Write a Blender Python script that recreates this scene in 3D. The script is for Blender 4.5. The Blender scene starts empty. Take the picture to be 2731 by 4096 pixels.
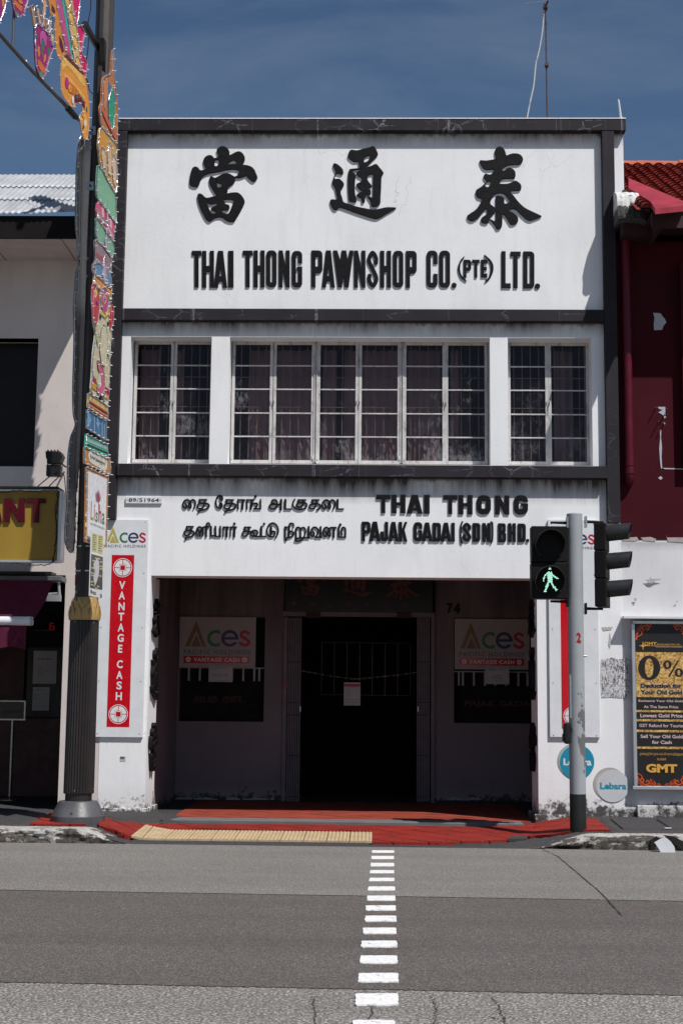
import bpy, bmesh, math, random
import numpy as np
from mathutils import Vector, Matrix
random.seed(7)
SC = bpy.context.scene
COL = SC.collection
# ------------------------------------------------------------------ camera
F_PX = 5689.0; CX = 1365.5; CY = 2048.0; CAM_H = 1.5
_k = F_PX * F_PX / 772.0
_u = np.array([.0097 * _k, -_k, F_PX]); _u /= np.linalg.norm(_u)
_h = np.array([1, 0, -.023]); _h -= _h.dot(_u) * _u; _h /= np.linalg.norm(_h)
_y = np.cross(_u, _h)
ROT = np.array([_h, _y, _u])
cam_d = bpy.data.cameras.new('camera'); cam = bpy.data.objects.new('camera', cam_d); COL.objects.link(cam)
cam_d.sensor_fit = 'VERTICAL'; cam_d.sensor_height = 36; cam_d.sensor_width = 24
cam_d.lens = F_PX / 4096 * 36; cam_d.clip_end = 2000; cam_d.clip_start = .1
_m = np.column_stack([ROT[:, 0], -ROT[:, 1], -ROT[:, 2]])
cam.matrix_world = Matrix.Translation((0, 0, CAM_H)) @ Matrix(_m.tolist()).to_4x4()
SC.camera = cam
# ------------------------------------------------------------------ sky, sun, exposure
SUN_T = Vector((-.45, .50, -1.0))            # direction the sunlight travels
w = bpy.data.worlds.new('World'); SC.world = w; w.use_nodes = True
nt = w.node_tree; bg = nt.nodes['Background']
sky = nt.nodes.new('ShaderNodeTexSky'); sky.sky_type = 'NISHITA'; sky.sun_disc = False
el = math.atan2(1.0, math.hypot(SUN_T.x, SUN_T.y))
sky.sun_elevation = el; sky.sun_rotation = math.atan2(-SUN_T.x, -SUN_T.y)
sky.altitude = 0; sky.air_density = 1.0; sky.dust_density = .35; sky.ozone_density = 2.2
hs = nt.nodes.new('ShaderNodeHueSaturation'); hs.inputs['Saturation'].default_value = 1.11; hs.inputs['Value'].default_value = .65
nt.links.new(sky.outputs[0], hs.inputs['Color'])
tc = nt.nodes.new('ShaderNodeTexCoord'); mp = nt.nodes.new('ShaderNodeMapping'); mp.inputs['Scale'].default_value = (1.5, 1.5, 5.5)
mp.inputs['Rotation'].default_value = (0, .35, 0); mp.inputs['Location'].default_value = (4.1, 2.2, .9)
nt.links.new(tc.outputs['Generated'], mp.inputs[0])
nz = nt.nodes.new('ShaderNodeTexNoise'); nz.inputs['Scale'].default_value = 2.6; nz.inputs['Detail'].default_value = 9; nz.inputs['Roughness'].default_value = .58
nz.inputs['Distortion'].default_value = .5
nt.links.new(mp.outputs[0], nz.inputs['Vector'])
mr = nt.nodes.new('ShaderNodeMapRange'); mr.inputs[1].default_value = .42; mr.inputs[2].default_value = .85; mr.inputs[4].default_value = .40
nt.links.new(nz.outputs[0], mr.inputs[0])
mx = nt.nodes.new('ShaderNodeMix'); mx.data_type = 'RGBA'; mx.inputs[7].default_value = (2.7, 3.2, 4.0, 1)
nt.links.new(mr.outputs[0], mx.inputs[0]); nt.links.new(hs.outputs[0], mx.inputs[6]); nt.links.new(mx.outputs[2], bg.inputs[0])
bg.inputs[1].default_value = .10
sl = bpy.data.lights.new('sun', 'SUN'); sl.energy = 4.95; sl.angle = math.radians(.53); sl.color = (1, .972, .935)
so = bpy.data.objects.new('sun', sl); COL.objects.link(so); so.rotation_euler = SUN_T.to_track_quat('-Z', 'Y').to_euler()
SC.view_settings.view_transform = 'Standard'; SC.view_settings.look = 'None'
SC.view_settings.exposure = 0; SC.view_settings.gamma = 1; SC.view_settings.use_curve_mapping = False
SC.cycles.max_bounces = 6; SC.cycles.transparent_max_bounces = 12

# ------------------------------------------------------------------ geometry helpers
V3 = lambda *a: np.array(a, float)
CAMP = V3(0, 0, CAM_H)
def ray(px, py): return ROT @ V3(px - CX, py - CY, F_PX)
def on_y(px, py, Y): d = ray(px, py); return CAMP + d * (Y / d[1])
def on_z(px, py, Z): d = ray(px, py); return CAMP + d * ((Z - CAM_H) / d[2])
def on_x(px, py, X): d = ray(px, py); return CAMP + d * (X / d[0])

class Frame:
    """flat surface of the place: origin O, unit axes U (right) and V (up); N faces the viewer"""
    def __init__(s, O, U, V=(0, 0, 1)):
        s.O = V3(*O); s.U = V3(*U); s.U /= np.linalg.norm(s.U); s.V = V3(*V); s.V -= s.V.dot(s.U) * s.U; s.V /= np.linalg.norm(s.V)
        s.N = np.cross(s.U, s.V)
    def px(s, x, y):
        d = ray(x, y); t = (s.O - CAMP).dot(s.N) / d.dot(s.N); p = CAMP + d * t - s.O
        return (p.dot(s.U), p.dot(s.V))
    def w(s, u, v, n=0): return s.O + s.U * u + s.V * v + s.N * n
def wall_frame(Y): return Frame((0, Y, 0), (1, 0, 0))

def link(o, parent=None):
    COL.objects.link(o)
    if parent is not None:
        o.parent = parent
        l = Vector((0, 0, 0)); p = parent
        while p is not None: l += p.location; p = p.parent
        o.location = -l
    return o
def tag(o, label=None, cat=None, group=None, kind=None):
    if label: o['label'] = label
    if cat: o['category'] = cat
    if group: o['group'] = group
    if kind: o['kind'] = kind
    return o
def thing(name, loc, label, cat, group=None):
    o = bpy.data.objects.new(name, None); COL.objects.link(o); o.location = Vector([float(a) for a in loc]); o.empty_display_size = .1
    return tag(o, label, cat, group)

class MB:
    def __init__(s): s.v = []; s.f = []
    def add(s, vs, fs):
        b = len(s.v); s.v += [tuple(float(c) for c in p) for p in vs]; s.f += [tuple(i + b for i in f) for f in fs]; return s
    def box(s, x0, x1, y0, y1, z0, z1):
        return s.add([(x0, y0, z0), (x1, y0, z0), (x1, y1, z0), (x0, y1, z0), (x0, y0, z1), (x1, y0, z1), (x1, y1, z1), (x0, y1, z1)],
                     [(0, 3, 2, 1), (4, 5, 6, 7), (0, 1, 5, 4), (1, 2, 6, 5), (2, 3, 7, 6), (3, 0, 4, 7)])
    def fbox(s, fr, u0, u1, v0, v1, n0, n1):
        P = [fr.w(u, v, n) for n in (n1, n0) for (u, v) in ((u0, v0), (u1, v0), (u1, v1), (u0, v1))]
        return s.add(P, [(0, 1, 2, 3), (7, 6, 5, 4), (0, 4, 5, 1), (1, 5, 6, 2), (2, 6, 7, 3), (3, 7, 4, 0)])
    def prism(s, fr, pts, n0, n1):
        k = len(pts); P = [fr.w(u, v, n1) for u, v in pts] + [fr.w(u, v, n0) for u, v in pts]
        a = sum(pts[i][0] * pts[(i + 1) % k][1] - pts[(i + 1) % k][0] * pts[i][1] for i in range(k))
        fs = [tuple(range(k)), tuple(range(2 * k - 1, k - 1, -1))] + [(i, k + i, k + (i + 1) % k, (i + 1) % k) for i in range(k)]
        if a < 0: fs = [tuple(reversed(f)) for f in fs]
        return s.add(P, fs)
    def tube(s, path, r, n=8, cap=True, closed=False):
        P = [V3(*p) for p in path]; m = len(P); rs = r if hasattr(r, '__len__') else [r] * m
        vs = []; up = None
        for i in range(m):
            if closed: t = P[(i + 1) % m] - P[i - 1]
            else: t = P[min(i + 1, m - 1)] - P[max(i - 1, 0)]
            t = t / (np.linalg.norm(t) + 1e-9)
            if up is None: up = V3(0, 0, 1) if abs(t[2]) < .9 else V3(0, 1, 0)
            a = np.cross(t, up); a /= np.linalg.norm(a) + 1e-9; b = np.cross(a, t); up = b
            for j in range(n):
                q = 2 * math.pi * j / n; vs.append(P[i] + (a * math.cos(q) + b * math.sin(q)) * rs[i])
        fs = []
        for i in range(m if closed else m - 1):
            for j in range(n):
                k = (i + 1) % m
                fs.append((i * n + j, i * n + (j + 1) % n, k * n + (j + 1) % n, k * n + j))
        if cap and not closed: fs += [tuple(range(n - 1, -1, -1)), tuple(range((m - 1) * n, m * n))]
        return s.add(vs, fs)
    def lathe(s, c, prof, n=24, rfun=None, cap=True):
        vs = []
        for (r, z) in prof:
            for j in range(n):
                q = 2 * math.pi * j / n; rr = r if rfun is None else rfun(r, z, q)
                vs.append((c[0] + rr * math.cos(q), c[1] + rr * math.sin(q), z))
        m = len(prof); fs = [(i * n + j, i * n + (j + 1) % n, (i + 1) * n + (j + 1) % n, (i + 1) * n + j) for i in range(m - 1) for j in range(n)]
        if cap: fs += [tuple(range(n - 1, -1, -1)), tuple(range((m - 1) * n, m * n))]
        return s.add(vs, fs)
    def ball(s, c, r, n=8, m=6):
        vs = [(c[0] + r * math.sin(math.pi * i / m) * math.cos(2 * math.pi * j / n), c[1] + r * math.sin(math.pi * i / m) * math.sin(2 * math.pi * j / n), c[2] + r * math.cos(math.pi * i / m)) for i in range(m + 1) for j in range(n)]
        return s.add(vs, [(i * n + j, (i + 1) * n + j, (i + 1) * n + (j + 1) % n, i * n + (j + 1) % n) for i in range(m) for j in range(n)])
    def build(s, name, mat, parent=None, bevel=0, smooth=False, label=None):
        me = bpy.data.meshes.new(name); me.from_pydata(s.v, [], s.f); me.update()
        me.materials.append(mat)
        if smooth:
            me.polygons.foreach_set('use_smooth', [True] * len(me.polygons))
        o = bpy.data.objects.new(name, me); link(o, parent)
        if bevel:
            b = o.modifiers.new('bevel', 'BEVEL'); b.width = bevel; b.segments = 2; b.limit_method = 'ANGLE'
        if label: o['label'] = label
        return o
def auto_smooth(o, ang=35):
    me = o.data; me.polygons.foreach_set('use_smooth', [True] * len(me.polygons))
    bm = bmesh.new(); bm.from_mesh(me)
    for e in bm.edges:
        if len(e.link_faces) == 2 and e.calc_face_angle(0) > math.radians(ang): e.smooth = False
    bm.to_mesh(me); bm.free(); return o

# filled outlines with holes ---------------------------------------------------
def curve_mesh(contours, thick, bevel=0.0):
    c = bpy.data.curves.new('outline', 'CURVE'); c.dimensions = '2D'; c.fill_mode = 'BOTH'
    c.extrude = max(thick / 2 - bevel, 0); c.bevel_depth = bevel; c.bevel_resolution = 1; c.offset = -bevel if bevel else 0
    for ct in contours:
        sp = c.splines.new('POLY'); sp.points.add(len(ct) - 1)
        for i, p in enumerate(ct): sp.points[i].co = (p[0], p[1], 0, 1)
        sp.use_cyclic_u = True
    o = bpy.data.objects.new('outline', c); me = bpy.data.meshes.new_from_object(o)
    v = np.array([x.co[:] for x in me.vertices], float).reshape(-1, 3); f = [tuple(p.vertices) for p in me.polygons]
    bpy.data.objects.remove(o); bpy.data.curves.remove(c); bpy.data.meshes.remove(me)
    return v, f
def plate(name, fr, contours, n0, thick, mat, parent=None, bevel=0.0, label=None, flat=False):
    v, f = curve_mesh(contours, thick, bevel)
    if thick < 1e-6: zc = n0
    else: zc = n0 + thick / 2
    P = [fr.w(a, b, c + zc) for a, b, c in v]
    mb = MB(); mb.add(P, f); o = mb.build(name, mat, parent, label=label); return o
def pxs(fr, pts): return [fr.px(*p) for p in pts]
def smooth_path(pts, k=6, closed=False):
    P = [V3(*p) for p in pts]; n = len(P); out = []
    rng = range(n if closed else n - 1)
    for i in rng:
        if closed: a, b, c, d = P[i - 1], P[i], P[(i + 1) % n], P[(i + 2) % n]
        else: a, b, c, d = P[max(i - 1, 0)], P[i], P[i + 1], P[min(i + 2, n - 1)]
        for j in range(k):
            t = j / k; out.append(.5 * ((2 * b) + (-a + c) * t + (2 * a - 5 * b + 4 * c - d) * t * t + (-a + 3 * b - 3 * c + d) * t ** 3))
    if not closed: out.append(P[-1])
    return [tuple(p) for p in out]

# signed distance glyphs ---------------------------------------------------------
class G2:
    def __init__(s, x0, y0, x1, y1, step): 
        s.xs = np.arange(x0 - 2 * step, x1 + 2.5 * step, step); s.ys = np.arange(y0 - 2 * step, y1 + 2.5 * step, step)
        s.X, s.Y = np.meshgrid(s.xs, s.ys)
    def box(s, x0, y0, x1, y1, r=0):
        cx, cy = (x0 + x1) / 2, (y0 + y1) / 2; hx, hy = abs(x1 - x0) / 2 - r, abs(y1 - y0) / 2 - r
        dx = np.abs(s.X - cx) - hx; dy = np.abs(s.Y - cy) - hy
        return np.minimum(np.maximum(dx, dy), 0) + np.hypot(np.maximum(dx, 0), np.maximum(dy, 0)) - r
    def disc(s, cx, cy, r, ry=None):
        if ry: return (np.hypot((s.X - cx) / r, (s.Y - cy) / ry) - 1) * min(r, ry)
        return np.hypot(s.X - cx, s.Y - cy) - r
    def seg(s, pts, r):
        D = np.full(s.X.shape, 1e9)
        for (a, b) in zip(pts[:-1], pts[1:]):
            ex, ey = b[0] - a[0], b[1] - a[1]; L = ex * ex + ey * ey + 1e-12
            t = np.clip(((s.X - a[0]) * ex + (s.Y - a[1]) * ey) / L, 0, 1)
            D = np.minimum(D, np.hypot(s.X - a[0] - t * ex, s.Y - a[1] - t * ey))
        return D - r
    def poly(s, pts):
        D = s.seg(list(pts) + [pts[0]], 0); ins = np.zeros(s.X.shape, bool); n = len(pts)
        for i in range(n):
            x1, y1 = pts[i]; x2, y2 = pts[(i + 1) % n]
            if y1 == y2: continue
            c = ((s.Y < y1) != (s.Y < y2)) & (s.X < (x2 - x1) * (s.Y - y1) / (y2 - y1) + x1); ins ^= c
        return np.where(ins, -D, D)
    def contours(s, S):
        ny, nx = S.shape; S = np.where(S == 0, 1e-6, S); ins = S < 0; segs = {}
        def pt(e):
            k, i, j = e
            if k == 0: a, b = S[i, j], S[i, j + 1]; t = a / (a - b); return (s.xs[j] + t * (s.xs[j + 1] - s.xs[j]), s.ys[i])
            a, b = S[i, j], S[i + 1, j]; t = a / (a - b); return (s.xs[j], s.ys[i] + t * (s.ys[i + 1] - s.ys[i]))
        c = ins[:-1, :-1] * 1 + ins[:-1, 1:] * 2 + ins[1:, 1:] * 4 + ins[1:, :-1] * 8
        adj = {}
        T = {1: [(3, 0)], 2: [(0, 1)], 3: [(3, 1)], 4: [(1, 2)], 5: [(3, 2), (1, 0)], 6: [(0, 2)], 7: [(3, 2)], 8: [(2, 3)], 9: [(2, 0)], 10: [(0, 3), (2, 1)], 11: [(2, 1)], 12: [(1, 3)], 13: [(1, 0)], 14: [(0, 3)]}
        for i, j in zip(*np.nonzero((c > 0) & (c < 15))):
            E = [(0, i, j), (1, i, j + 1), (0, i + 1, j), (1, i, j)]
            for a, b in T[int(c[i, j])]: adj.setdefault(E[a], []).append(E[b]); adj.setdefault(E[b], []).append(E[a])
        out = []; seen = set()
        for e0 in adj:
            if e0 in seen: continue
            loop = [e0]; seen.add(e0); cur = e0
            while True:
                nx_ = [q for q in adj[cur] if q not in seen]
                if not nx_: break
                cur = nx_[0]; seen.add(cur); loop.append(cur)
            if len(loop) > 5: out.append(simplify([pt(e) for e in loop], (s.xs[1] - s.xs[0]) * .12))
        return [o for o in out if len(o) > 2]
def simplify(P, tol):
    def rdp(a, b):
        if b <= a + 1: return []
        p, q = np.array(P[a]), np.array(P[b]); d = q - p; L = np.linalg.norm(d)
        Q = np.array(P[a + 1:b])
        dist = np.abs(d[0] * (Q[:, 1] - p[1]) - d[1] * (Q[:, 0] - p[0])) / L if L > 1e-9 else np.hypot(*(Q - p).T)
        m = int(dist.argmax())
        if dist[m] < tol: return []
        m += a + 1
        return rdp(a, m) + [m] + rdp(m, b)
    n = len(P)
    if n < 8: return P
    P = list(P); h = n // 2
    idx = [0] + rdp(0, h) + [h] + rdp(h, n - 1) + [n - 1]
    return [P[i] for i in idx]

def latin(ch, w, h, t, step=.5):
    """one condensed sign-writer's capital in a w x h box, y down, stroke t"""
    g = G2(-5, -5, w + 5, h + 5, step); mn, mx_ = np.minimum, np.maximum; B = g.box
    tv = t * 1.15
    O = lambda: mx_(B(0, 0, w, h, w * .42), -B(t, tv, w - t, h - tv, min((w - 2 * t) / 2 * .95, 3)))
    if ch == 'I': S = B(0, 0, w, h)
    elif ch == 'T': S = mn(B(0, 0, w, tv), B(w / 2 - t / 2, 0, w / 2 + t / 2, h))
    elif ch == 'H': S = mn(mn(B(0, 0, t, h), B(w - t, 0, w, h)), B(0, h * .41, w, h * .58))
    elif ch == 'L': S = mn(B(0, 0, t, h), B(0, h - tv, w, h))
    elif ch == 'E': S = mn(mn(B(0, 0, t, h), B(0, h - h * .22, w, h)), mn(B(0, 0, w, h * .22), B(0, h * .4, w * .92, h * .6)))
    elif ch == 'O': S = O()
    elif ch == 'C': S = mx_(O(), -B(w * .5, h * .36, w + 9, h * .63))
    elif ch == 'G': S = mn(mn(mx_(O(), -B(w * .45, h * .34, w + 9, h * .44)), B(w * .5, h * .43, w, h * .54)), B(w - t, h * .43, w, h * .78))
    elif ch == 'D': S = mx_(mn(B(0, 0, w, h, w * .38), B(0, 0, w * .5, h)), -mn(B(t, tv, w - t, h - tv, 2), B(t, tv, w * .55, h - tv)))
    elif ch == 'P': S = mn(mx_(mn(B(0, 0, w, h * .62, w * .38), B(0, 0, w * .5, h * .62)), -B(t, h * .17, w - t, h * .44, 2)), B(0, 0, t, h))
    elif ch == 'B':
        S = mn(mn(B(0, 0, w * .95, h * .53, w * .3), B(0, h * .47, w, h, w * .3)), B(0, 0, w * .5, h))
        S = mx_(mx_(S, -B(t, h * .17, w - t, h * .37, 2)), -B(t, h * .6, w - t, h * .83, 2))
    elif ch == 'S':
        r = t / 2 * .97; p = smooth_path([(w - r, h * .33), (w - r, h * .19), (w * .5, r), (r, h * .18), (r, h * .31), (w * .5, h * .5), (w - r, h * .7), (w - r, h * .83), (w * .5, h - r), (r, h * .82), (r, h * .68)], 5)
        S = g.seg(p, r)
    elif ch == 'A':
        S = mx_(mx_(g.poly([(0, h), (w * .31, 0), (w * .69, 0), (w, h)]), -g.poly([(t * .95, h + 5), (w - t * .95, h + 5), (w * .5 + w * .13, h * .84), (w * .5 - w * .13, h * .84)])),
                -g.poly([(w * .5, h * .46), (w * .5 + w * .08, h * .69), (w * .5 - w * .08, h * .69)]))
    elif ch == 'N': S = mn(mn(B(0, 0, t * .95, h), B(w - t * .95, 0, w, h)), g.poly([(0, 0), (t * .95, 0), (w, h), (w - t * .95, h)]))
    elif ch == 'W':
        S = g.poly([(0, 0), (t, 0), (w * .36, h * .28), (w * .42, 0), (w * .64, 0), (w * .72, h * .25), (w - t * .95, 0), (w, 0), (w * .76, h), (w * .76 - t, h), (w * .5, h * .7), (w * .44, h), (w * .44 - t, h)])
    elif ch == 'K': S = mn(mn(B(0, 0, t, h), g.poly([(t * .7, h * .52), (w - t * .8, 0), (w, 0), (w * .62, h * .48)])), g.poly([(w * .35, h * .4), (w * .68, h * .42), (w, h), (w - t * 1.05, h)]))
    elif ch == 'J': S = mn(B(w - t, 0, w, h * .8), mx_(mx_(B(0, h * .3, w, h, w * .42), -B(t, h * .2, w - t, h - tv, 2)), -B(-9, -9, w - t, h * .5)))
    elif ch == '.': S = g.disc(w / 2, h / 2, w / 2)
    elif ch == '(': S = mx_(g.disc(w * 1.05 + 0, h / 2, w * 1.05, h * .52), -g.disc(w * 1.35, h / 2, w * 1.05, h * .5)); S = mx_(S, B(-1, 0, w, h))
    elif ch == ')': S = mx_(g.disc(-w * .05, h / 2, w * 1.05, h * .52), -g.disc(-w * .35, h / 2, w * 1.05, h * .5)); S = mx_(S, B(0, 0, w + 1, h))
    else: raise ValueError(ch)
    S = S + .0
    return g.contours(S)

# built-in font print ---------------------------------------------------------------
def text_mesh(s, bold=0.0, spacing=1.0):
    c = bpy.data.curves.new('print', 'FONT'); c.body = s; c.size = 1; c.offset = bold; c.space_character = spacing; c.resolution_u = 3
    o = bpy.data.objects.new('print', c); COL.objects.link(o); bpy.context.view_layer.update()
    me = bpy.data.meshes.new_from_object(o.evaluated_get(bpy.context.evaluated_depsgraph_get()))
    v = np.array([x.co[:] for x in me.vertices], float).reshape(-1, 3); f = [tuple(p.vertices) for p in me.polygons]
    bpy.data.objects.remove(o); bpy.data.curves.remove(c); bpy.data.meshes.remove(me)
    return v, f
def text_uv(s, fr, u0, v0, u1, v1, mat, parent, n=.002, bold=.0, name='lettering', spacing=1.0, keep=False, thick=0, label=None):
    v, f = text_mesh(s, bold, spacing)
    if len(v) == 0: return None
    a, b = v.min(0), v.max(0)
    su = (u1 - u0) / (b[0] - a[0]); sv = (v1 - v0) / (b[1] - a[1])
    P = [fr.w(u0 + (p[0] - a[0]) * su, v0 + (p[1] - a[1]) * sv, n) for p in v]
    mb = MB(); mb.add(P, f)
    o = mb.build(name, mat, parent, label=label)
    if thick:
        m = o.modifiers.new('solid', 'SOLIDIFY'); m.thickness = thick; m.offset = -1
    return o
def text_px(s, fr, x0, y0, x1, y1, mat, parent, **k):
    u0, _ = fr.px(x0, (y0 + y1) / 2); u1, _ = fr.px(x1, (y0 + y1) / 2); _, v1 = fr.px((x0 + x1) / 2, y0); _, v0 = fr.px((x0 + x1) / 2, y1)
    return text_uv(s, fr, u0, v0, u1, v1, mat, parent, **k)
def rect_px(name, fr, x0, y0, x1, y1, n0, thick, mat, parent, bevel=0, label=None):
    u0, _ = fr.px(x0, (y0 + y1) / 2); u1, _ = fr.px(x1, (y0 + y1) / 2); _, v1 = fr.px((x0 + x1) / 2, y0); _, v0 = fr.px((x0 + x1) / 2, y1)
    mb = MB()
    if thick: mb.fbox(fr, u0, u1, v0, v1, n0, n0 + thick)
    else: mb.add([fr.w(u0, v0, n0), fr.w(u1, v0, n0), fr.w(u1, v1, n0), fr.w(u0, v1, n0)], [(0, 1, 2, 3)])
    return mb.build(name, mat, parent, bevel=bevel, label=label)

# ------------------------------------------------------------------ materials
class NT:
    def __init__(s, name):
        s.m = bpy.data.materials.new(name); s.m.use_nodes = True; s.t = s.m.node_tree; s.b = s.t.nodes['Principled BSDF']
        s.co = s.t.nodes.new('ShaderNodeTexCoord').outputs['Object']
    def n(s, typ, **k):
        x = s.t.nodes.new(typ)
        for a, b in k.items(): setattr(x, a, b)
        return x
    def set(s, sock, val):
        if hasattr(val, 'is_output') or isinstance(val, bpy.types.NodeSocket): s.t.links.new(val, sock)
        else: sock.default_value = val
    def math(s, op, a, b=0.0, c=None, clamp=False):
        x = s.n('ShaderNodeMath', operation=op); x.use_clamp = clamp; s.set(x.inputs[0], a); s.set(x.inputs[1], b)
        if c is not None: s.set(x.inputs[2], c)
        return x.outputs[0]
    def map(s, scale=(1, 1, 1), loc=(0, 0, 0), rot=(0, 0, 0)):
        x = s.n('ShaderNodeMapping'); s.set(x.inputs[0], s.co); x.inputs['Scale'].default_value = scale; x.inputs['Location'].default_value = loc; x.inputs['Rotation'].default_value = rot
        return x.outputs[0]
    def noise(s, scale, vec=None, detail=4, rough=.55, dist=0):
        x = s.n('ShaderNodeTexNoise'); s.set(x.inputs['Vector'], vec if vec is not None else s.co); x.inputs['Scale'].default_value = scale
        x.inputs['Detail'].default_value = detail; x.inputs['Roughness'].default_value = rough; x.inputs['Distortion'].default_value = dist
        return x.outputs[0]
    def voro(s, scale, vec=None, feature='F1', out=0, rand=1.0):
        x = s.n('ShaderNodeTexVoronoi', feature=feature); s.set(x.inputs['Vector'], vec if vec is not None else s.co); x.inputs['Scale'].default_value = scale
        x.inputs['Randomness'].default_value = rand
        return x.outputs[out]
    def mr(s, v, a, b, c=0.0, d=1.0, smooth=False):
        x = s.n('ShaderNodeMapRange'); x.interpolation_type = 'SMOOTHSTEP' if smooth else 'LINEAR'
        s.set(x.inputs[0], v); s.set(x.inputs[1], a); s.set(x.inputs[2], b); s.set(x.inputs[3], c); s.set(x.inputs[4], d); return x.outputs[0]
    def mix(s, f, a, b, bt='MIX'):
        x = s.n('ShaderNodeMix', data_type='RGBA', blend_type=bt); s.set(x.inputs[0], f)
        for i, v in ((6, a), (7, b)):
            if isinstance(v, tuple) and len(v) == 3: v = (*v, 1)
            s.set(x.inputs[i], v)
        return x.outputs[2]
    def xyz(s):
        x = s.n('ShaderNodeSeparateXYZ'); s.set(x.inputs[0], s.co); return x.outputs
    def bump(s, h, strength=.3, dist=.01):
        x = s.n('ShaderNodeBump'); x.inputs['Strength'].default_value = strength; x.inputs['Distance'].default_value = dist; s.set(x.inputs['Height'], h)
        s.t.links.new(x.outputs[0], s.b.inputs['Normal'])
    def fin(s, col, rough=.6, metal=0, spec=.5):
        if isinstance(col, tuple) and len(col) == 3: col = (*col, 1)
        s.set(s.b.inputs['Base Color'], col); s.set(s.b.inputs['Roughness'], rough); s.b.inputs['Metallic'].default_value = metal
        s.b.inputs['Specular IOR Level'].default_value = spec; return s.m
def c3(c, k): return tuple(min(x * k, 1) for x in c)
_mc = {}
def M(name, col, rough=.6, metal=0, var=.12, scale=4, bump=.08, bscale=50, spec=.4, dirt=0.0):
    if name in _mc: return _mc[name]
    s = NT(name); n = s.noise(scale, detail=5); c = s.mix(s.mr(n, .3, .7), c3(col, 1 - var), c3(col, 1 + var))
    if dirt:
        d = s.noise(scale * 3.1, s.map((1, 1, .35)), detail=8, rough=.7)
        c = s.mix(s.mr(d, .52, .75, 0, dirt), c, (.09, .08, .07))
    r = s.mr(s.noise(scale * 2.3), .3, .7, max(rough - .08, .02), min(rough + .1, 1))
    if bump: s.bump(s.noise(bscale, detail=3), bump, .004)
    _mc[name] = s.fin(c, r, metal, spec); return _mc[name]
def P(name, col, rough=.45): return M(name, col, rough, var=.05, scale=8, bump=0)     # printed ink
# ------------------------------------------------------------------ shared materials
D = 17.6; YF = D - .10
zy = lambda y, Y=D, x=1400: on_y(x, y, Y)[2]
xx = lambda x, y=1600, Y=D: on_y(x, y, Y)[0]
def wall_mat(name, col, tops, moss_z=None, moss_h=.35, crack=.5, var=.05, shade=(.075, .06, .06)):
    """painted render: darkening below each height in tops (soot and drips, painted shade in the arcade), hairline cracks, mould at the foot"""
    s = NT(name); X, Y, Z = s.xyz()[0:3]
    c = s.mix(s.mr(s.noise(1.3, detail=6), .3, .7), c3(col, 1 - var), c3(col, 1 + var * .5))
    fine = s.noise(9, s.map((1, 1, .12)), detail=7, rough=.7)
    c = s.mix(s.mr(fine, .5, .8, 0, .17), c, c3(col, .42)); c = s.mix(s.mr(s.noise(.9, s.map((1, 1, .6), (3, 0, 1)), detail=7, rough=.7), .55, .75, 0, .18), c, c3(col, .5))
    streak = s.noise(5, s.map((1, 1, .10)), detail=8, rough=.75)
    drip = s.noise(13, s.map((1, 1, .04)), detail=6, rough=.75)
    blot = s.noise(1.1, s.map((1, 1, .3)), detail=3)
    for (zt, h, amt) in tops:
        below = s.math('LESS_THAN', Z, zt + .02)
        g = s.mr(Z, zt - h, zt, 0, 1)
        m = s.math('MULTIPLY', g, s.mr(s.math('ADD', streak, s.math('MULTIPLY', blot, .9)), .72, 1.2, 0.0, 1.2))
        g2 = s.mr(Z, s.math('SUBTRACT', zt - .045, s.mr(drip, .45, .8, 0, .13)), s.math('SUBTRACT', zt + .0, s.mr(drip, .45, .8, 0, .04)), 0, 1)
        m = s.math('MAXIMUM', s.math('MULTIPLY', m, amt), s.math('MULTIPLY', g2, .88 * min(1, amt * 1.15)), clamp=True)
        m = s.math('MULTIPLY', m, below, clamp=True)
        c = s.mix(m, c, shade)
    if crack:
        v = s.voro(.75, s.map((1, 1, 1), (3.1, 0, 1.7)), 'DISTANCE_TO_EDGE'); 
        wob = s.noise(5, detail=6)
        v2 = s.math('ADD', v, s.math('MULTIPLY', s.math('SUBTRACT', wob, .5), .16))
        ln = s.math('MULTIPLY', s.mr(s.math('ABSOLUTE', s.math('SUBTRACT', v2, .03)), 0, .003, .8, 0), s.mr(s.noise(.8), .56, .66, 0, crack))
        c = s.mix(ln, c, (.12, .11, .11))
    if moss_z is not None:
        g = s.mr(Z, moss_z, moss_z + moss_h, 1, 0)
        mo = s.noise(11, detail=9, rough=.75); big = s.noise(1.7, detail=3)
        m = s.mr(s.math('ADD', s.math('ADD', mo, s.math('MULTIPLY', g, .42)), s.math('MULTIPLY', big, .5)), 1.0, 1.12, 0, .95)
        m = s.math('MULTIPLY', m, s.mr(g, 0, .25), clamp=True)
        c = s.mix(s.mr(g, .2, 1, 0, .35), c, (.45, .37, .3)); c = s.mix(m, c, (.035, .03, .028))
    s.bump(s.math('ADD', s.noise(28, detail=5), s.math('MULTIPLY', s.noise(3.5, detail=3), 1.5)), .09, .012)
    return s.fin(c, .8, 0, .3 if col[1] > .1 else .12)
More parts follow.
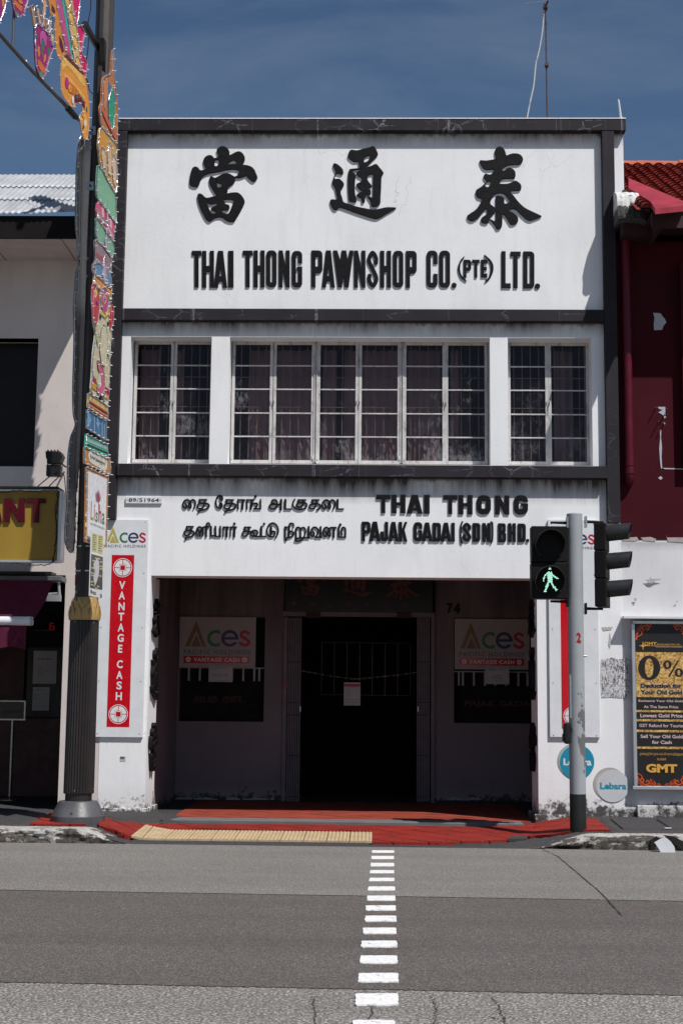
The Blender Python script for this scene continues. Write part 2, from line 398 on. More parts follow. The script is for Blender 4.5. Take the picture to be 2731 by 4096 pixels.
def trim_mat():
    s = NT('black_trim_paint'); X, Y, Z = s.xyz()[0:3]
    c = s.mix(s.mr(s.noise(2, detail=6), .3, .7), (.016, .0135, .017), (.027, .0235, .028))
    v = s.voro(3.2, s.map((1.1, .01, 2.2)), 'DISTANCE_TO_EDGE'); wob = s.noise(14, detail=5)
    v2 = s.math('ADD', v, s.math('MULTIPLY', s.math('SUBTRACT', wob, .5), .3))
    ln = s.math('MULTIPLY', s.mr(s.math('ABSOLUTE', s.math('SUBTRACT', v2, .02)), 0, .015, 1, 0), s.mr(s.noise(2.2, s.map((1, 1, .2))), .50, .60, 0, .8))
    c = s.mix(ln, c, (.28, .28, .31))
    st = s.noise(2.6, s.map((2.3, .01, .01), (5, 0, 0)), detail=5, rough=.8)
    w1 = s.noise(24, detail=3)
    ln2 = s.math('MULTIPLY', s.mr(st, .60, .64, 0, 1), s.mr(w1, .35, .6, .1, .7))
    c = s.mix(ln2, c, (.25, .25, .28))
    ch = s.mr(s.noise(9, detail=9, rough=.8), .77, .79, 0, 1); c = s.mix(ch, c, (.5, .48, .46))
    s.bump(s.noise(30, detail=4), .2, .006); return s.fin(c, .65, 0, .2)
ZB1t, ZB1b = zy(476, YF), zy(522, YF)
ZB2t, ZB2b = zy(1235, YF), zy(1282, YF)
ZB3t, ZB3b = zy(1860, YF), zy(1908, YF)
ZOT = zy(2308)
m_wall = wall_mat('white_painted_render', (.785, .785, .795), [(ZB1b, .20, .95), (ZB2b, .20, 1.0), (ZB3b, .34, 1.35), (zy(1232), -.0001, 0)], moss_z=.1, moss_h=.55)
m_trim = trim_mat()
def chipped_letter():
    s = NT('chipped_black_enamel'); c = s.mix(s.mr(s.noise(25, detail=4), .3, .7), (.005, .004, .0045), (.011, .009, .0095))
    ch = s.mr(s.noise(34, s.map((1, 1, .8)), detail=9, rough=.75), .70, .73, 0, .8); c = s.mix(ch, c, (.35, .33, .33))
    s.bump(s.noise(16, detail=5), .35, .01); return s.fin(c, .5, 0, .16)
m_let = chipped_letter()
m_inner = wall_mat('shade_tinted_mauve_wall', (.205, .165, .175), [(3.4, 2.3, 1.15)], moss_z=.1, moss_h=.3, crack=.3, var=.12)  # darkening towards the top paints the arcade's shade into the wall colour
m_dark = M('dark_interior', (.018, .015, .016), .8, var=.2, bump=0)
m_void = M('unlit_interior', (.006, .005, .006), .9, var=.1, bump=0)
m_frame = M('weathered_white_steel', (.52, .50, .49), .65, var=.14, scale=6, dirt=.9, spec=.2)
m_metal = M('galvanised_metal', (.42, .43, .45), .38, .8, var=.1)
m_tinsel = M('silver_tinsel', (.55, .56, .58), .25, .85, var=.25, scale=60, bump=.8, bscale=120)
m_led = M('white_led_cap', (.85, .86, .86), .3, var=.02)
m_cable = M('black_cable', (.012, .012, .013), .5, var=.1)
m_alu = M('brushed_aluminium', (.55, .57, .6), .35, .7, var=.06)

# ------------------------------------------------------------------ ground
ymid = lambda px, py, Z: on_z(px, py, Z)[1]
KY = 15.47                                   # kerb line (road edge)
def sm(t): t = min(max(t, 0), 1); return t * t * (3 - 2 * t)
def lift(x, y):                              # 1 on the raised pavement, 0 on the dropped crossing
    t = min(max((y - KY) / 1.7, 0), 1)
    a = sm((x - (-3.15 + .25 * t)) / (.62 + .2 * t)); b = 1 - sm((x - (1.62 + .1 * t)) / (.75))
    return 1 - min(a, b)
def hp(x, y):
    t = min(max((y - KY) / (D - KY), 0), 1)
    return (.012 + .085 * t) + (.15 + .05 * t - .012 - .085 * t) * lift(x, y)
def on_h(px, py):
    z = .08
    for _ in range(25): p = on_z(px, py, z); z = .5 * z + .5 * hp(p[0], p[1])
    return on_z(px, py, z)
def asphalt(name, c1, c2, sc, lo=.42, hi=.6, bump=.5, tint=None, dark=.35):
    s = NT(name); n = s.noise(sc, detail=3, rough=.6); v = s.voro(sc * 1.3, out=1)
    x = s.n('ShaderNodeSeparateColor'); s.set(x.inputs[0], v)
    g = s.mix(s.mr(x.outputs[0], 0, 1), c1, c2)
    c = s.mix(s.mr(n, lo, hi), c3(c1, .65), g)
    pit = s.voro(sc * .55); c = s.mix(s.mr(pit, .0, .16, dark, 0), c, (.025, .022, .022))
    big = s.noise(.5, detail=6, rough=.6); c = s.mix(s.mr(big, .35, .7, 0, .22), c, c3(c1, .55))
    tr = s.noise(1.4, s.map((.12, 1.2, 1)), detail=5); c = s.mix(s.mr(tr, .45, .75, 0, .34), c, c3(c1, .6))
    oil = s.noise(3.1, s.map((.5, 2.2, 1), (4, 1, 0)), detail=8, rough=.72); c = s.mix(s.mr(oil, .64, .70, 0, .45), c, c3(c1, .35))
    s.bump(s.math('ADD', n, s.math('MULTIPLY', v if False else x.outputs[1], .6)), bump, .006)
    return s.fin(c, .85, 0, .25)
m_as_far = asphalt('pale_worn_asphalt', (.155, .146, .135), (.43, .41, .38), 95, dark=.5)
m_as_mid = asphalt('brown_grey_asphalt', (.092, .080, .074), (.27, .243, .226), 110, dark=.3)
m_as_near = asphalt('coarse_pale_asphalt', (.155, .144, .133), (.58, .55, .505), 62, dark=.75, bump=.8)
m_as_pave = asphalt('dark_pavement_asphalt', (.045, .042, .044), (.12, .115, .118), 85)
road = MB(); road.add([(-400, -300, 0), (400, -300, 0), (400, KY, 0), (-400, KY, 0)], [(0, 1, 2, 3)])
road_o = tag(road.build('road', m_as_near), kind='structure')
def strip_sheet(name, pxl, pxr, far, mat, z, wob):
    mb = MB(); n = 160; vs = []
    for i in range(n + 1):
        t = i / n; x = -60 + 120 * t
        ya = ymid(0, pxl, 0); yb = ymid(2731, pxr, 0); xa = on_z(0, pxl, 0)[0]; xb = on_z(2731, pxr, 0)[0]
        y = ya + (yb - ya) * (x - xa) / (xb - xa)
        vs.append((x, y, z))
    # fine wobble only where it is seen
    vs2 = []
    for k in range(1400):
        x = -7 + 14 * k / 1399; y = ya + (yb - ya) * (x - xa) / (xb - xa) + random.uniform(-wob, wob); vs2.append((x, y, z))
    e = [(-60, ya + (yb - ya) * (-60 - xa) / (xb - xa), z)] + vs2 + [(60, ya + (yb - ya) * (60 - xa) / (xb - xa), z)]
    top = [(p[0], far(p[0]), z) for p in e]; m = len(e)
    mb.add(e + top, [(i, i + 1, m + i + 1, m + i) for i in range(m - 1)])
    return tag(mb.build(name, mat), kind='structure')
strip_sheet('road_resurfaced_band', 3930, 3984, lambda x: KY, m_as_mid, .004, .012)
strip_sheet('road_far_lane', 3563, 3608, lambda x: KY - .0005, m_as_far, .008, .012)
bk = MB(); bk.add([(-400, KY + 6, -.02), (400, KY + 6, -.02), (400, 900, -.02), (-400, 900, -.02)], [(0, 1, 2, 3)])
tag(bk.build('ground', m_as_pave), kind='structure')
def gpoly(pts): return [tuple(on_h(*p)[:2]) for p in pts]
regs = [gpoly(r) for r in (
    [(118, 3299), (205, 3252), (330, 3262), (345, 3299)],
    [(395, 3264), (470, 3287), (560, 3295), (575, 3309), (525, 3346), (500, 3340), (395, 3302)],
    [(575, 3309), (560, 3295), (700, 3296), (1000, 3298), (1490, 3302), (1490, 3327), (1100, 3323), (800, 3315)],
    [(1490, 3302), (1700, 3306), (1900, 3310), (2035, 3361), (1900, 3368), (1700, 3371), (1490, 3371)],
    [(1900, 3310), (2060, 3304), (2130, 3295), (2140, 3345), (2105, 3348), (2035, 3361)],
    [(2130, 3295), (2180, 3285), (2250, 3275), (2382, 3274), (2440, 3323), (2275, 3328), (2200, 3340), (2140, 3345)])]
def inside(x, y, r):
    c = False
    for i in range(len(r)):
        (x1, y1), (x2, y2) = r[i - 1], r[i]
        if (y1 < y) != (y2 < y) and x < (x2 - x1) * (y - y1) / (y2 - y1) + x1: c = not c
    return c
pv = MB(); nx, ny = 260, 26; vs = []
Xs = [-40, -20, -10] + list(np.linspace(-6, 6, nx)) + [10, 20, 40]
Ys = [KY, KY + .2, KY + .36, KY + .372] + list(np.linspace(KY + .48, D + .3, ny)) + [D + 6.2]
for yv in Ys:
    for xv in Xs:
        z = hp(xv, yv) if yv <= D + .31 else .05
        if yv >= D + .29: z = .05
        if yv < KY + .365: z -= .03 * lift(xv, yv)
        if any(inside(xv + a_, yv + b_, r_) for r_ in regs for a_ in (-.04, 0, .04) for b_ in (-.06, 0, .04)): z -= .035
        vs.append((xv, yv, z - .006))
A_, B_ = len(Xs), len(Ys)
pv.add(vs, [(j * A_ + i, j * A_ + i + 1, (j + 1) * A_ + i + 1, (j + 1) * A_ + i) for j in range(B_ - 1) for i in range(A_ - 1)])
pave = tag(pv.build('pavement', m_as_pave, smooth=True), kind='structure')

# red clay tiles, laid diagonally on the dropped crossing
def clip(poly, cl):
    def side(p, a, b): return (b[0] - a[0]) * (p[1] - a[1]) - (b[1] - a[1]) * (p[0] - a[0])
    out = poly
    for a, b in zip(cl, cl[1:] + cl[:1]):
        inp, out = out, []
        for i, p in enumerate(inp):
            q = inp[i - 1]; sp, sq = side(p, a, b), side(q, a, b)
            if sp >= 0:
                if sq < 0: t = sq / (sq - sp); out.append((q[0] + t * (p[0] - q[0]), q[1] + t * (p[1] - q[1])))
                out.append(p)
            elif sq >= 0: t = sq / (sq - sp); out.append((q[0] + t * (p[0] - q[0]), q[1] + t * (p[1] - q[1])))
        if len(out) < 3: return []
    return out
def area(p): return .5 * sum(p[i - 1][0] * p[i][1] - p[i][0] * p[i - 1][1] for i in range(len(p)))
def tile_mat(nm, col):
    s = NT(nm); oi = s.n('ShaderNodeObjectInfo'); r = oi.outputs['Random']
    c = s.mix(r, c3(col, .88), c3(col, 1.12)); c = s.mix(s.mr(s.noise(6, detail=7, rough=.7), .5, .75, 0, .4), c, (.10, .045, .04))
    c = s.mix(s.mr(s.noise(60, detail=2), .62, .7, 0, .3), c, (.4, .3, .26)); s.bump(s.noise(80), .15, .003); return s.fin(c, .8, 0, .15)
m_red = tile_mat('red_clay_tile', (.21, .017, .012)); m_orange = tile_mat('orange_red_clay_tile', (.25, .045, .027))
m_grout = M('red_brown_grout', (.10, .035, .03), .9, var=.2, bump=.1)
def lay_tiles(regions, size, ang, zf, mat, parent, rise=.012, gap=.011):
    ca, sa = math.cos(ang), math.sin(ang); cnt = 0
    for reg in regions:
        if area(reg) < 0: reg = reg[::-1]
        xs = [p[0] for p in reg]; ys = [p[1] for p in reg]; cx_, cy_ = sum(xs) / len(xs), sum(ys) / len(ys); R = max(max(xs) - min(xs), max(ys) - min(ys))
        n = int(14 / size)
        for i in range(-n, n):
            for j in range(-n, n):
                sq = [(i * size + gap / 2, j * size + gap / 2), ((i + 1) * size - gap / 2, j * size + gap / 2), ((i + 1) * size - gap / 2, (j + 1) * size - gap / 2), (i * size + gap / 2, (j + 1) * size - gap / 2)]
                sq = [(ca * a - sa * b, sa * a + ca * b + 16) for a, b in sq]
                if max(p[0] for p in sq) < min(xs) or min(p[0] for p in sq) > max(xs) or max(p[1] for p in sq) < min(ys) or min(p[1] for p in sq) > max(ys): continue
                q = clip(list(reg), sq)
                if len(q) < 3 or abs(area(q)) < .0012: continue
                mb = MB(); k = len(q); dz = random.uniform(-.0015, .0015)
                # subdivide long pieces so that they follow the slope
                top = [(p[0], p[1], zf(*p) + rise + dz) for p in q]; bot = [(p[0], p[1], zf(*p) - .05) for p in q]
                cc = (sum(p[0] for p in q) / k, sum(p[1] for p in q) / k)
                mb.add(top + bot, [tuple(range(k))] + [(a, k + a, k + (a + 1) % k, (a + 1) % k) for a in range(k)])
                o = mb.build('tile', mat, parent); cnt += 1
    return cnt
n_t = lay_tiles(regs, .30, math.radians(45), hp, m_red, pave, rise=.008)
# yellow studded tactile tiles
m_tac = M('buff_tactile_tile', (.43, .32, .19), .7, var=.12, scale=9, dirt=.5)
TC = [tuple(on_h(*p)[:2]) for p in ((527, 3346), (1489, 3371), (1489, 3329), (577, 3309))]
y0t = (TC[0][1] + TC[1][1]) / 2; y1t = (TC[2][1] + TC[3][1]) / 2; x1t = (TC[1][0] + TC[2][0]) / 2
TS = (y1t - y0t) / 3; nT = int((x1t - TC[0][0]) / TS) + 1
for r_ in range(3):
    for c_ in range(nT):
        xa = x1t - (c_ + 1) * TS; xb = xa + TS; ya = y0t + r_ * TS; yb = ya + TS
        # left end is cut on the slant
        def lx(y): return TC[0][0] + (TC[3][0] - TC[0][0]) * (y - y0t) / (y1t - y0t)
        if xb < lx(ya) + .02: continue
        g = .004; q = [(xa + g, ya + g), (xb - g, ya + g), (xb - g, yb - g), (xa + g, yb - g)]
        q = clip(q, [(lx(y0t), y0t), (20, y0t), (20, y1t), (lx(y1t), y1t)])
        if len(q) < 3 or abs(area(q)) < .004: continue
        mb = MB(); k = len(q)
        mb.add([(p[0], p[1], hp(*p) + .012) for p in q] + [(p[0], p[1], hp(*p) - .01) for p in q], [tuple(range(k))] + [(a, k + a, k + (a + 1) % k, (a + 1) % k) for a in range(k)])
        N_ = 6
        for i in range(N_):
            for j in range(N_):
                px_ = xa + (i + .5) * TS / N_; py_ = ya + (j + .5) * TS / N_
                if px_ < lx(py_) + .02: continue
                z = hp(px_, py_) + .0122; r0, r1 = TS / N_ * .42, TS / N_ * .30
                vs = [(px_ + r0 * math.cos(a), py_ + r0 * math.sin(a), z) for a in [math.pi * 2 * t / 8 for t in range(8)]] + [(px_ + r1 * math.cos(a), py_ + r1 * math.sin(a), z + .0075) for a in [math.pi * 2 * t / 8 for t in range(8)]]
                mb.add(vs, [(t, (t + 1) % 8, 8 + (t + 1) % 8, 8 + t) for t in range(8)] + [tuple(range(8, 16))])
        mb.build('tactile_tile', m_tac, pave)
# dark drain cover set in the red tiles
mb = MB(); q = [on_h(*p) for p in ((2030, 3362), (2102, 3360), (2108, 3349), (2040, 3351))]
mb.add([(p[0], p[1], p[2] + .016) for p in q] + [(p[0], p[1], p[2] - .01) for p in q], [(0, 1, 2, 3), (0, 4, 5, 1), (1, 5, 6, 2), (2, 6, 7, 3), (3, 7, 4, 0)])
mb.build('cover_plate', M('dark_iron', (.035, .033, .035), .7), pave)
# joints cut in the right hand pavement
m_joint = M('joint_shadow_grime', (.012, .011, .011), .9, bump=0)
def ground_strip(name, pts, wd, mat, parent, dz=.004, zf=None, jit=0, n=14):
    P3 = [on_h(*p) if zf is None else on_z(*p, zf) for p in pts]; path = []
    for a, b in zip(P3[:-1], P3[1:]):
        for t in np.linspace(0, 1, n, endpoint=False): path.append(a + (b - a) * t)
    path.append(P3[-1]); vs = []; fs = []
    for i, p in enumerate(path):
        q = path[min(i + 1, len(path) - 1)] - path[max(i - 1, 0)]; q = q / np.linalg.norm(q); nrm = V3(-q[1], q[0], 0)
        ww = wd * random.uniform(.35, 1.3) if jit else wd; off = nrm * random.uniform(-jit, jit)
        z = (hp(p[0], p[1]) if zf is None else zf) + dz
        a = p + off + nrm * ww / 2; b = p + off - nrm * ww / 2; vs += [(a[0], a[1], z), (b[0], b[1], z)]
    mb = MB(); mb.add(vs, [(2 * i + 1, 2 * i + 3, 2 * i + 2, 2 * i) for i in range(len(path) - 1)]); return mb.build(name, mat, parent)
for pts in ([(2440, 3275), (2490, 3315)], [(2625, 3276), (2684, 3315)], [(2490, 3316), (2760, 3316)]):
    ground_strip('slab_joint', pts, .018, m_joint, pave)
# cracks and saw cut in the road
m_crack = M('road_crack_grime', (.045, .04, .038), .95, bump=0)
ground_strip('saw_cut', [(2170, 3402), (2230, 3430), (2300, 3490), (2400, 3575), (2488, 3668)], .012, m_crack, road_o, dz=.013, zf=0, jit=.004)
for cr in ([(1265, 3985), (1250, 4020), (1262, 4060), (1255, 4120)], [(1730, 3990), (1745, 4040), (1735, 4110)], [(1955, 3985), (1985, 4010), (2005, 4065), (2030, 4120)], [(1480, 3990), (1490, 4030), (1475, 4110)]):
    ground_strip('crack', cr, .007, m_crack, road_o, dz=.0035, zf=0, jit=.010, n=26)
mb = MB(); cc = on_z(2010, 4078, 0)
for k in range(10):
    a = cc + V3(random.uniform(-.05, .05), random.uniform(-.05, .05), 0); r = random.uniform(.004, .010)
    mb.add([(a[0] + r * random.uniform(.6, 1.2) * math.cos(t), a[1] + r * random.uniform(.6, 1.2) * math.sin(t), .0036 + k * .0002) for t in np.linspace(0, 5.4, 7)], [tuple(range(7))])
mb.build('pothole_spot', m_crack, road_o)
# painted crossing studs
def paint():
    s = NT('worn_road_paint'); c = s.mix(s.mr(s.noise(60, detail=4), .35, .6), (.62, .61, .60), (.8, .79, .78))
    c = s.mix(s.mr(s.noise(17, detail=9, rough=.8), .56, .63, 0, .75), c, (.26, .24, .23)); s.bump(s.noise(120), .4, .004); return s.fin(c, .7, 0, .3)
m_paint = paint()
studs = [(0.5, 6, 854, 904.5), (13.5, 20.5, 852.5, 904), (29.5, 37, 851, 904.5), (46, 53, 849, 904.5), (63.5, 71, 847.5, 905), (83.5, 92.5, 845.5, 906.5), (104.5, 115, 843, 907), (127, 137.5, 840, 908), (150.5, 163, 838, 909.5), (178, 191, 833.5, 909), (208, 222, 829, 911), (242, 259, 827, 912), (282, 302, 823.5, 914.5), (329, 355, 816, 913.5), (390, 402, 810, 906), (458, 490, 798, 906)]
for (a, b, l, r) in studs:
    k = 1.7417; y0_, y1_ = 3400 + a * k, 3400 + b * k; l, r = l * k, r * k
    pts = []
    for (x_, y_) in ((l - .6, y1_), (r + .6, y1_), (r - .4, y0_), (l + .6, y0_)):
        pts.append(on_z(x_, y_, .0105))
    ring = []
    for i in range(4):
        p, q = pts[i], pts[(i + 1) % 4]
        for t in np.linspace(.04, .96, 9): 
            v = p + (q - p) * t; ring.append((v[0] + random.uniform(-.004, .004), v[1] + random.uniform(-.006, .006), .0105))
    k2 = len(ring); mb = MB(); mb.add(ring + [(p[0], p[1], .002) for p in ring], [tuple(range(k2))] + [(i, k2 + i, k2 + (i + 1) % k2, (i + 1) % k2) for i in range(k2)])
    mb.build('crossing_marking', m_paint, road_o)

# ------------------------------------------------------------------ kerbs
def kerb_mat():
    s = NT('peeling_kerb_paint'); X, Y, Z = s.xyz()[0:3]
    a = s.noise(3.6, s.map((1, 1, 2.2)), detail=9, rough=.68); b = s.noise(18, detail=6, rough=.7)
    c = s.mix(s.mr(b, .3, .7), (.28, .265, .245), (.48, .465, .44))
    side = s.mr(Z, .03, .15, .1, -.02)
    m = s.mr(s.math('ADD', a, side), .515, .54, 0, 1); c = s.mix(m, c, s.mix(s.mr(b, .4, .6), (.035, .032, .03), (.10, .085, .07)))
    rust = s.mr(s.noise(2.1, detail=6), .55, .7, 0, .35); c = s.mix(rust, c, (.22, .16, .11))
    s.bump(s.math('ADD', s.math('MULTIPLY', m, -1.0), b), .6, .02); return s.fin(c, .8, 0, .3)
m_kerb = kerb_mat()
def kerb(xa, xb, taper_a, taper_b, seed, rough_amt):
    rnd = random.Random(seed); nseg = int((xb - xa) / .025); prof0 = [(0, -.03), (0, .03), (.004, .07), (0, .105), (.012, .135), (.045, .152), (.12, .156), (.24, .156), (.36, .153), (.38, .1)]
    ph = [rnd.uniform(0, 6.28) for _ in range(8)]
    def nz_(x, k): return sum(math.sin(x * f + ph[i] + k * (1.7 + i)) / (1 + i * .6) for i, f in enumerate((2.1, 4.7, 9.3, 17.1, 31.7, 53.)))
    vs = []
    for i in range(nseg + 1):
        x = xa + (xb - xa) * i / nseg
        tp = 1.0
        if taper_a: tp = min(tp, sm((x - xa) / taper_a))
        if taper_b: tp = min(tp, sm((xb - x) / taper_b))
        for k, (dy, z) in enumerate(prof0):
            er = max(0, nz_(x, k * .35) - .8) * rough_amt if 1 <= k <= 5 else 0
            zz = z if z < 0 else z * (.08 + .92 * tp)
            vs.append((x, KY - .012 + dy + er + rnd.uniform(-.003, .003), zz - er * .25 * (k > 3) + (rnd.uniform(-.002, .002) if z > 0 else 0)))
    n = len(prof0); mb = MB(); mb.add(vs, [(i * n + j, (i + 1) * n + j, (i + 1) * n + j + 1, i * n + j + 1) for i in range(nseg) for j in range(n - 1)])
    return tag(mb.build('kerb', m_kerb), kind='structure')
kerb(-9, on_z(512, 3374, 0)[0], 0, .5, 3, .018)
kr = kerb(on_z(2125, 3398, 0)[0], 9, .75, 0, 11, .045)
# white concrete chunk leaning on the broken kerb, dark break behind it
fr = wall_frame(KY - .14)
pts = [(2614, 3370), (2628, 3362), (2645, 3352), (2648, 3346), (2662, 3352), (2676, 3364), (2690, 3384), (2694, 3402), (2692, 3408), (2636, 3408), (2630, 3395)]
ck = plate('broken_white_slab', fr, [pxs(fr, pts)], 0, .06, M('white_broken_stone', (.66, .67, .70), .7, var=.08, bump=.4, bscale=18))
tag(ck, 'broken chunk of white plaster leaning against the cracked kerb at right', 'rubble')
fr = wall_frame(KY - .03)
mb = MB()
for pts in ([(2600, 3360), (2625, 3345), (2640, 3360), (2612, 3380), (2620, 3398), (2600, 3404)], [(2650, 3340), (2690, 3345), (2731, 3365), (2770, 3380), (2770, 3404), (2728, 3402), (2700, 3380), (2680, 3362)]):
    mb.prism(fr, pxs(fr, pts), -.02, .006)
mb.build('broken_cavity', m_joint, kr)
# ------------------------------------------------------------------ the pawnshop
XPL = xx(488, 1235, YF); XPR = xx(2416, 1235, YF)             # inner edges of the black side piers
PW = .147; XOL, XOR = XPL - PW, XPR + PW + .01
XEND = xx(2500, 520, YF) + .005
ZPB = zy(2078, YF, 450)
shop = thing('pawnshop_building', (0, D, .12), 'white two storey pawnshop with black trim, raised black signwriting and a dark open ground floor', 'building')
WT = .34
OL, OR = xx(592, 2800), xx(2149, 2800)                        # ground floor opening
ZO = ZOT
PILD = .7
XWL, XWR = XOL + .02, xx(2487, 2600)
b = MB()
b.box(XWL, XOR - .004, D, D + WT, ZB3t - .05, zy(1858))          # band behind the lowest beam
b.box(XWL, XWR, D, D + WT, ZO, ZB3t - .05)
ZWT, ZWB = zy(1349), zy(1857)
b.box(XWL, XOR - .004, D, D + WT, ZWT, ZB1t - .03)
win = [(xx(517), xx(842)), (xx(915), xx(1959)), (xx(2031), xx(2366))]
xs = [XWL] + [v for a in win for v in a] + [XOR - .004]
for i in range(0, len(xs), 2): b.box(xs[i], xs[i + 1], D, D + WT, zy(1858), ZWT)
b.build('front_wall', m_wall, shop)
b = MB(); b.box(XOR - .002, XEND - .02, D - .004, D + .6, zy(790), ZB1b + .02); b.build('party_wall_end', m_wall, shop)
for xa, xb in ((XWL, OL), (OR, XWR)):
    b = MB(); b.box(xa, xb, D, D + PILD, .02, ZO); b.build('pillar', m_wall, shop)
b = MB(); b.box(XWL - .01, OL + .045, D - .035, D + PILD + .03, .02, on_y(500, 3232, D - .035)[2]); b.build('plinth', m_wall, shop, bevel=.012)
b = MB(); b.box(OR - .045, OR + .42, D - .02, D + PILD + .03, .02, on_y(2200, 3258, D)[2]); b.build('plinth', m_wall, shop, bevel=.01)
# black trim: side piers and beams
b = MB()
for xa, xb in ((XOL, XPL), (XPR, XOR)):
    b = MB(); b.box(xa, xb, YF, D + .05, ZPB, ZB1b); b.build('side_pier', m_trim, shop, bevel=.006)
for zt, zb_, nm, dp, x1 in ((ZB1t, ZB1b, 'top_beam', .006, XEND), (ZB2t, ZB2b, 'beam', -.004, XPR - .001), (ZB3t, ZB3b, 'beam', .022, XPR - .001)):
    b = MB(); x0 = XOL - .03 if nm == 'top_beam' else XPL + .001
    b.box(x0, x1, YF - dp, D + .03, zb_, zt); b.build(nm, m_trim, shop, bevel=.005)
b = MB(); b.box(XOL - .03, XEND, YF - .012, D + .5, ZB1t, ZB1t + .012); b.build('coping', m_wall, shop)
# roof slab, rooms and party walls behind the front (block the light as the building does)
b = MB(); b.box(XWL + .01, XEND - .03, D + WT, D + 12, ZB1t - .55, ZB1t - .4); b.build('roof', M('roof_felt', (.12, .12, .12), .9), shop)
b = MB(); b.box(XWL + .001, XWL + .12, D + PILD, D + 12, .1, ZB1t - .56); b.box(XWR - .12, XWR, D + PILD, D + 12, .1, 6.3); b.box(XOR - .12, XOR - .006, D + WT, D + 12, 6.3, ZB1t - .56); b.box(XWL + .13, XWR - .13, D + 11.9, D + 12, .1, ZB1t - .56); b.build('party_wall', m_dark, shop)
b = MB(); b.box(XWL + .13, XWR - .13, D + WT + .001, D + 11.9, ZB3b - .12, ZB3b); b.box(XWL + .13, XWR - .13, D + WT + .001, D + 3.3, ZO + .32, ZO + .42); b.build('ceiling', m_inner, shop)
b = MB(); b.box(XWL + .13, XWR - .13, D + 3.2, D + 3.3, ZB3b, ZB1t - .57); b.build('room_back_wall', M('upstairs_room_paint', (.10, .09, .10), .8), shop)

# windows ---------------------------------------------------------------
FY = D + .25
def glass_mat(nm, amt, seed):
    s = NT(nm); t = s.t; out = t.nodes['Material Output']; t.nodes.remove(s.b)
    tr = s.n('ShaderNodeBsdfTransparent'); tr.inputs[0].default_value = (.80, .74, .74, 1)
    gl = s.n('ShaderNodeBsdfGlossy'); gl.inputs['Roughness'].default_value = .06; gl.inputs[0].default_value = (.8, .78, .8, 1)
    fr_ = s.n('ShaderNodeFresnel'); fr_.inputs[0].default_value = 1.45
    m1 = s.n('ShaderNodeMixShader'); t.links.new(s.math('MULTIPLY', fr_.outputs[0], .5), m1.inputs[0]); t.links.new(tr.outputs[0], m1.inputs[1]); t.links.new(gl.outputs[0], m1.inputs[2])
    df = s.n('ShaderNodeBsdfDiffuse'); df.inputs[0].default_value = (.36, .35, .38, 1)
    a = s.noise(24, s.map((1, 1, .42), (seed, 0, 0)), detail=10, rough=.78); b2 = s.noise(2.0, s.map((1, 1, 1), (seed * 2, 0, 0)), detail=3)
    Z = s.xyz()[2]; low = s.mr(Z, ZWB, ZWT, .07, -.09)
    m = s.mr(s.math('ADD', s.math('ADD', s.math('MULTIPLY', a, 1.0), s.math('MULTIPLY', b2, .7)), low), .895, 1.10, .012, amt)
    m = s.math('MULTIPLY', m, 1.0, clamp=True)
    m2 = s.n('ShaderNodeMixShader'); t.links.new(m, m2.inputs[0]); t.links.new(m1.outputs[0], m2.inputs[1]); t.links.new(df.outputs[0], m2.inputs[2])
    t.links.new(m2.outputs[0], out.inputs[0]); return s.m
m_glass = [glass_mat('grimy_window_glass', .36, 0.0), glass_mat('cleaner_window_glass', .14, 7.0)]
m_curt = M('mauve_curtain', (.44, .37, .40), .9, var=.2, scale=2, bump=0)
m_bar = M('pale_grille_steel', (.42, .36, .36), .5, var=.15)
bars = [1465, 1559.5, 1655, 1748.5]
leaves = [(548, 681, 0, 0), (706, 841, 0, 1), (939, 1079, 1, 0), (1105, 1245, 1, 1), (1280, 1421, 1, 0), (1446, 1589, 1, 1), (1624, 1768, 1, 0), (1791, 1937, 1, 1), (2040, 2179, 2, 0), (2203, 2343, 2, 1)]
zt_g, zb_g = zy(1381, FY), zy(1843, FY)
wins = {}
for i, (xa, xb, wi, side) in enumerate(leaves):
    XA, XB = on_y(xa, 1600, FY)[0], on_y(xb, 1600, FY)[0]; S_ = .038
    b = MB(); y0, y1 = FY - .02, FY + .02
    b.box(XA - S_, XA, y0, y1, zb_g - .045, zt_g + .05); b.box(XB, XB + S_, y0, y1, zb_g - .045, zt_g + .05)
    b.box(XA, XB, y0, y1, zt_g, zt_g + .05); b.box(XA, XB, y0, y1, zb_g - .045, zb_g)
    for yb in bars:
        z = zy(yb, FY); b.box(XA, XB, y0 + .004, y1 - .004, z - .0085, z + .0085)
    # hinge plates and stay
    sx = XA - S_ + .002 if side == 0 else XB + S_ - .022
    for z in (zb_g + .01, zt_g - .06): b.box(sx, sx + .02, y0 - .012, y0 - .001, z, z + .05)
    wd = b.build('window', m_frame, shop, bevel=.003)
    b = MB(); z = zy(1608, FY); x = XB + .012 if side == 0 else XA - .03
    b.box(x, x + .016, y0 - .03, y0 - .001, z - .012, z + .012); b.box(x + .004, x + .012, y0 - .034, y0 - .028, z - .05, z + .01); b.build('handle', m_frame, wd)
    zs = [zt_g] + [zy(yb, FY) for yb in bars] + [zb_g]
    for k in range(5):
        b = MB(); b.box(XA - .004, XB + .004, FY - .003, FY + .003, zs[k + 1] + (.009 if k < 4 else -.004), zs[k] - (.009 if k > 0 else -.004))
        o = b.build('pane', m_glass[1 if i in (3, 8, 9) or random.random() < .15 else 0], wd)
        o.rotation_euler = (0, 0, 0)
    b = MB()                                                      # security grille behind the leaf
    for t in (.14, .38, .62, .86):
        x = XA + (XB - XA) * t; b.box(x - .006, x + .006, FY + .16, FY + .172, zb_g - .02, zt_g + .03)
    for z in (zy(1500, FY), zy(1620, FY), zy(1738, FY)): b.box(XA - .03, XB + .03, FY + .150, FY + .158, z - .005, z + .005)
    b.build('grille', m_bar, wd)
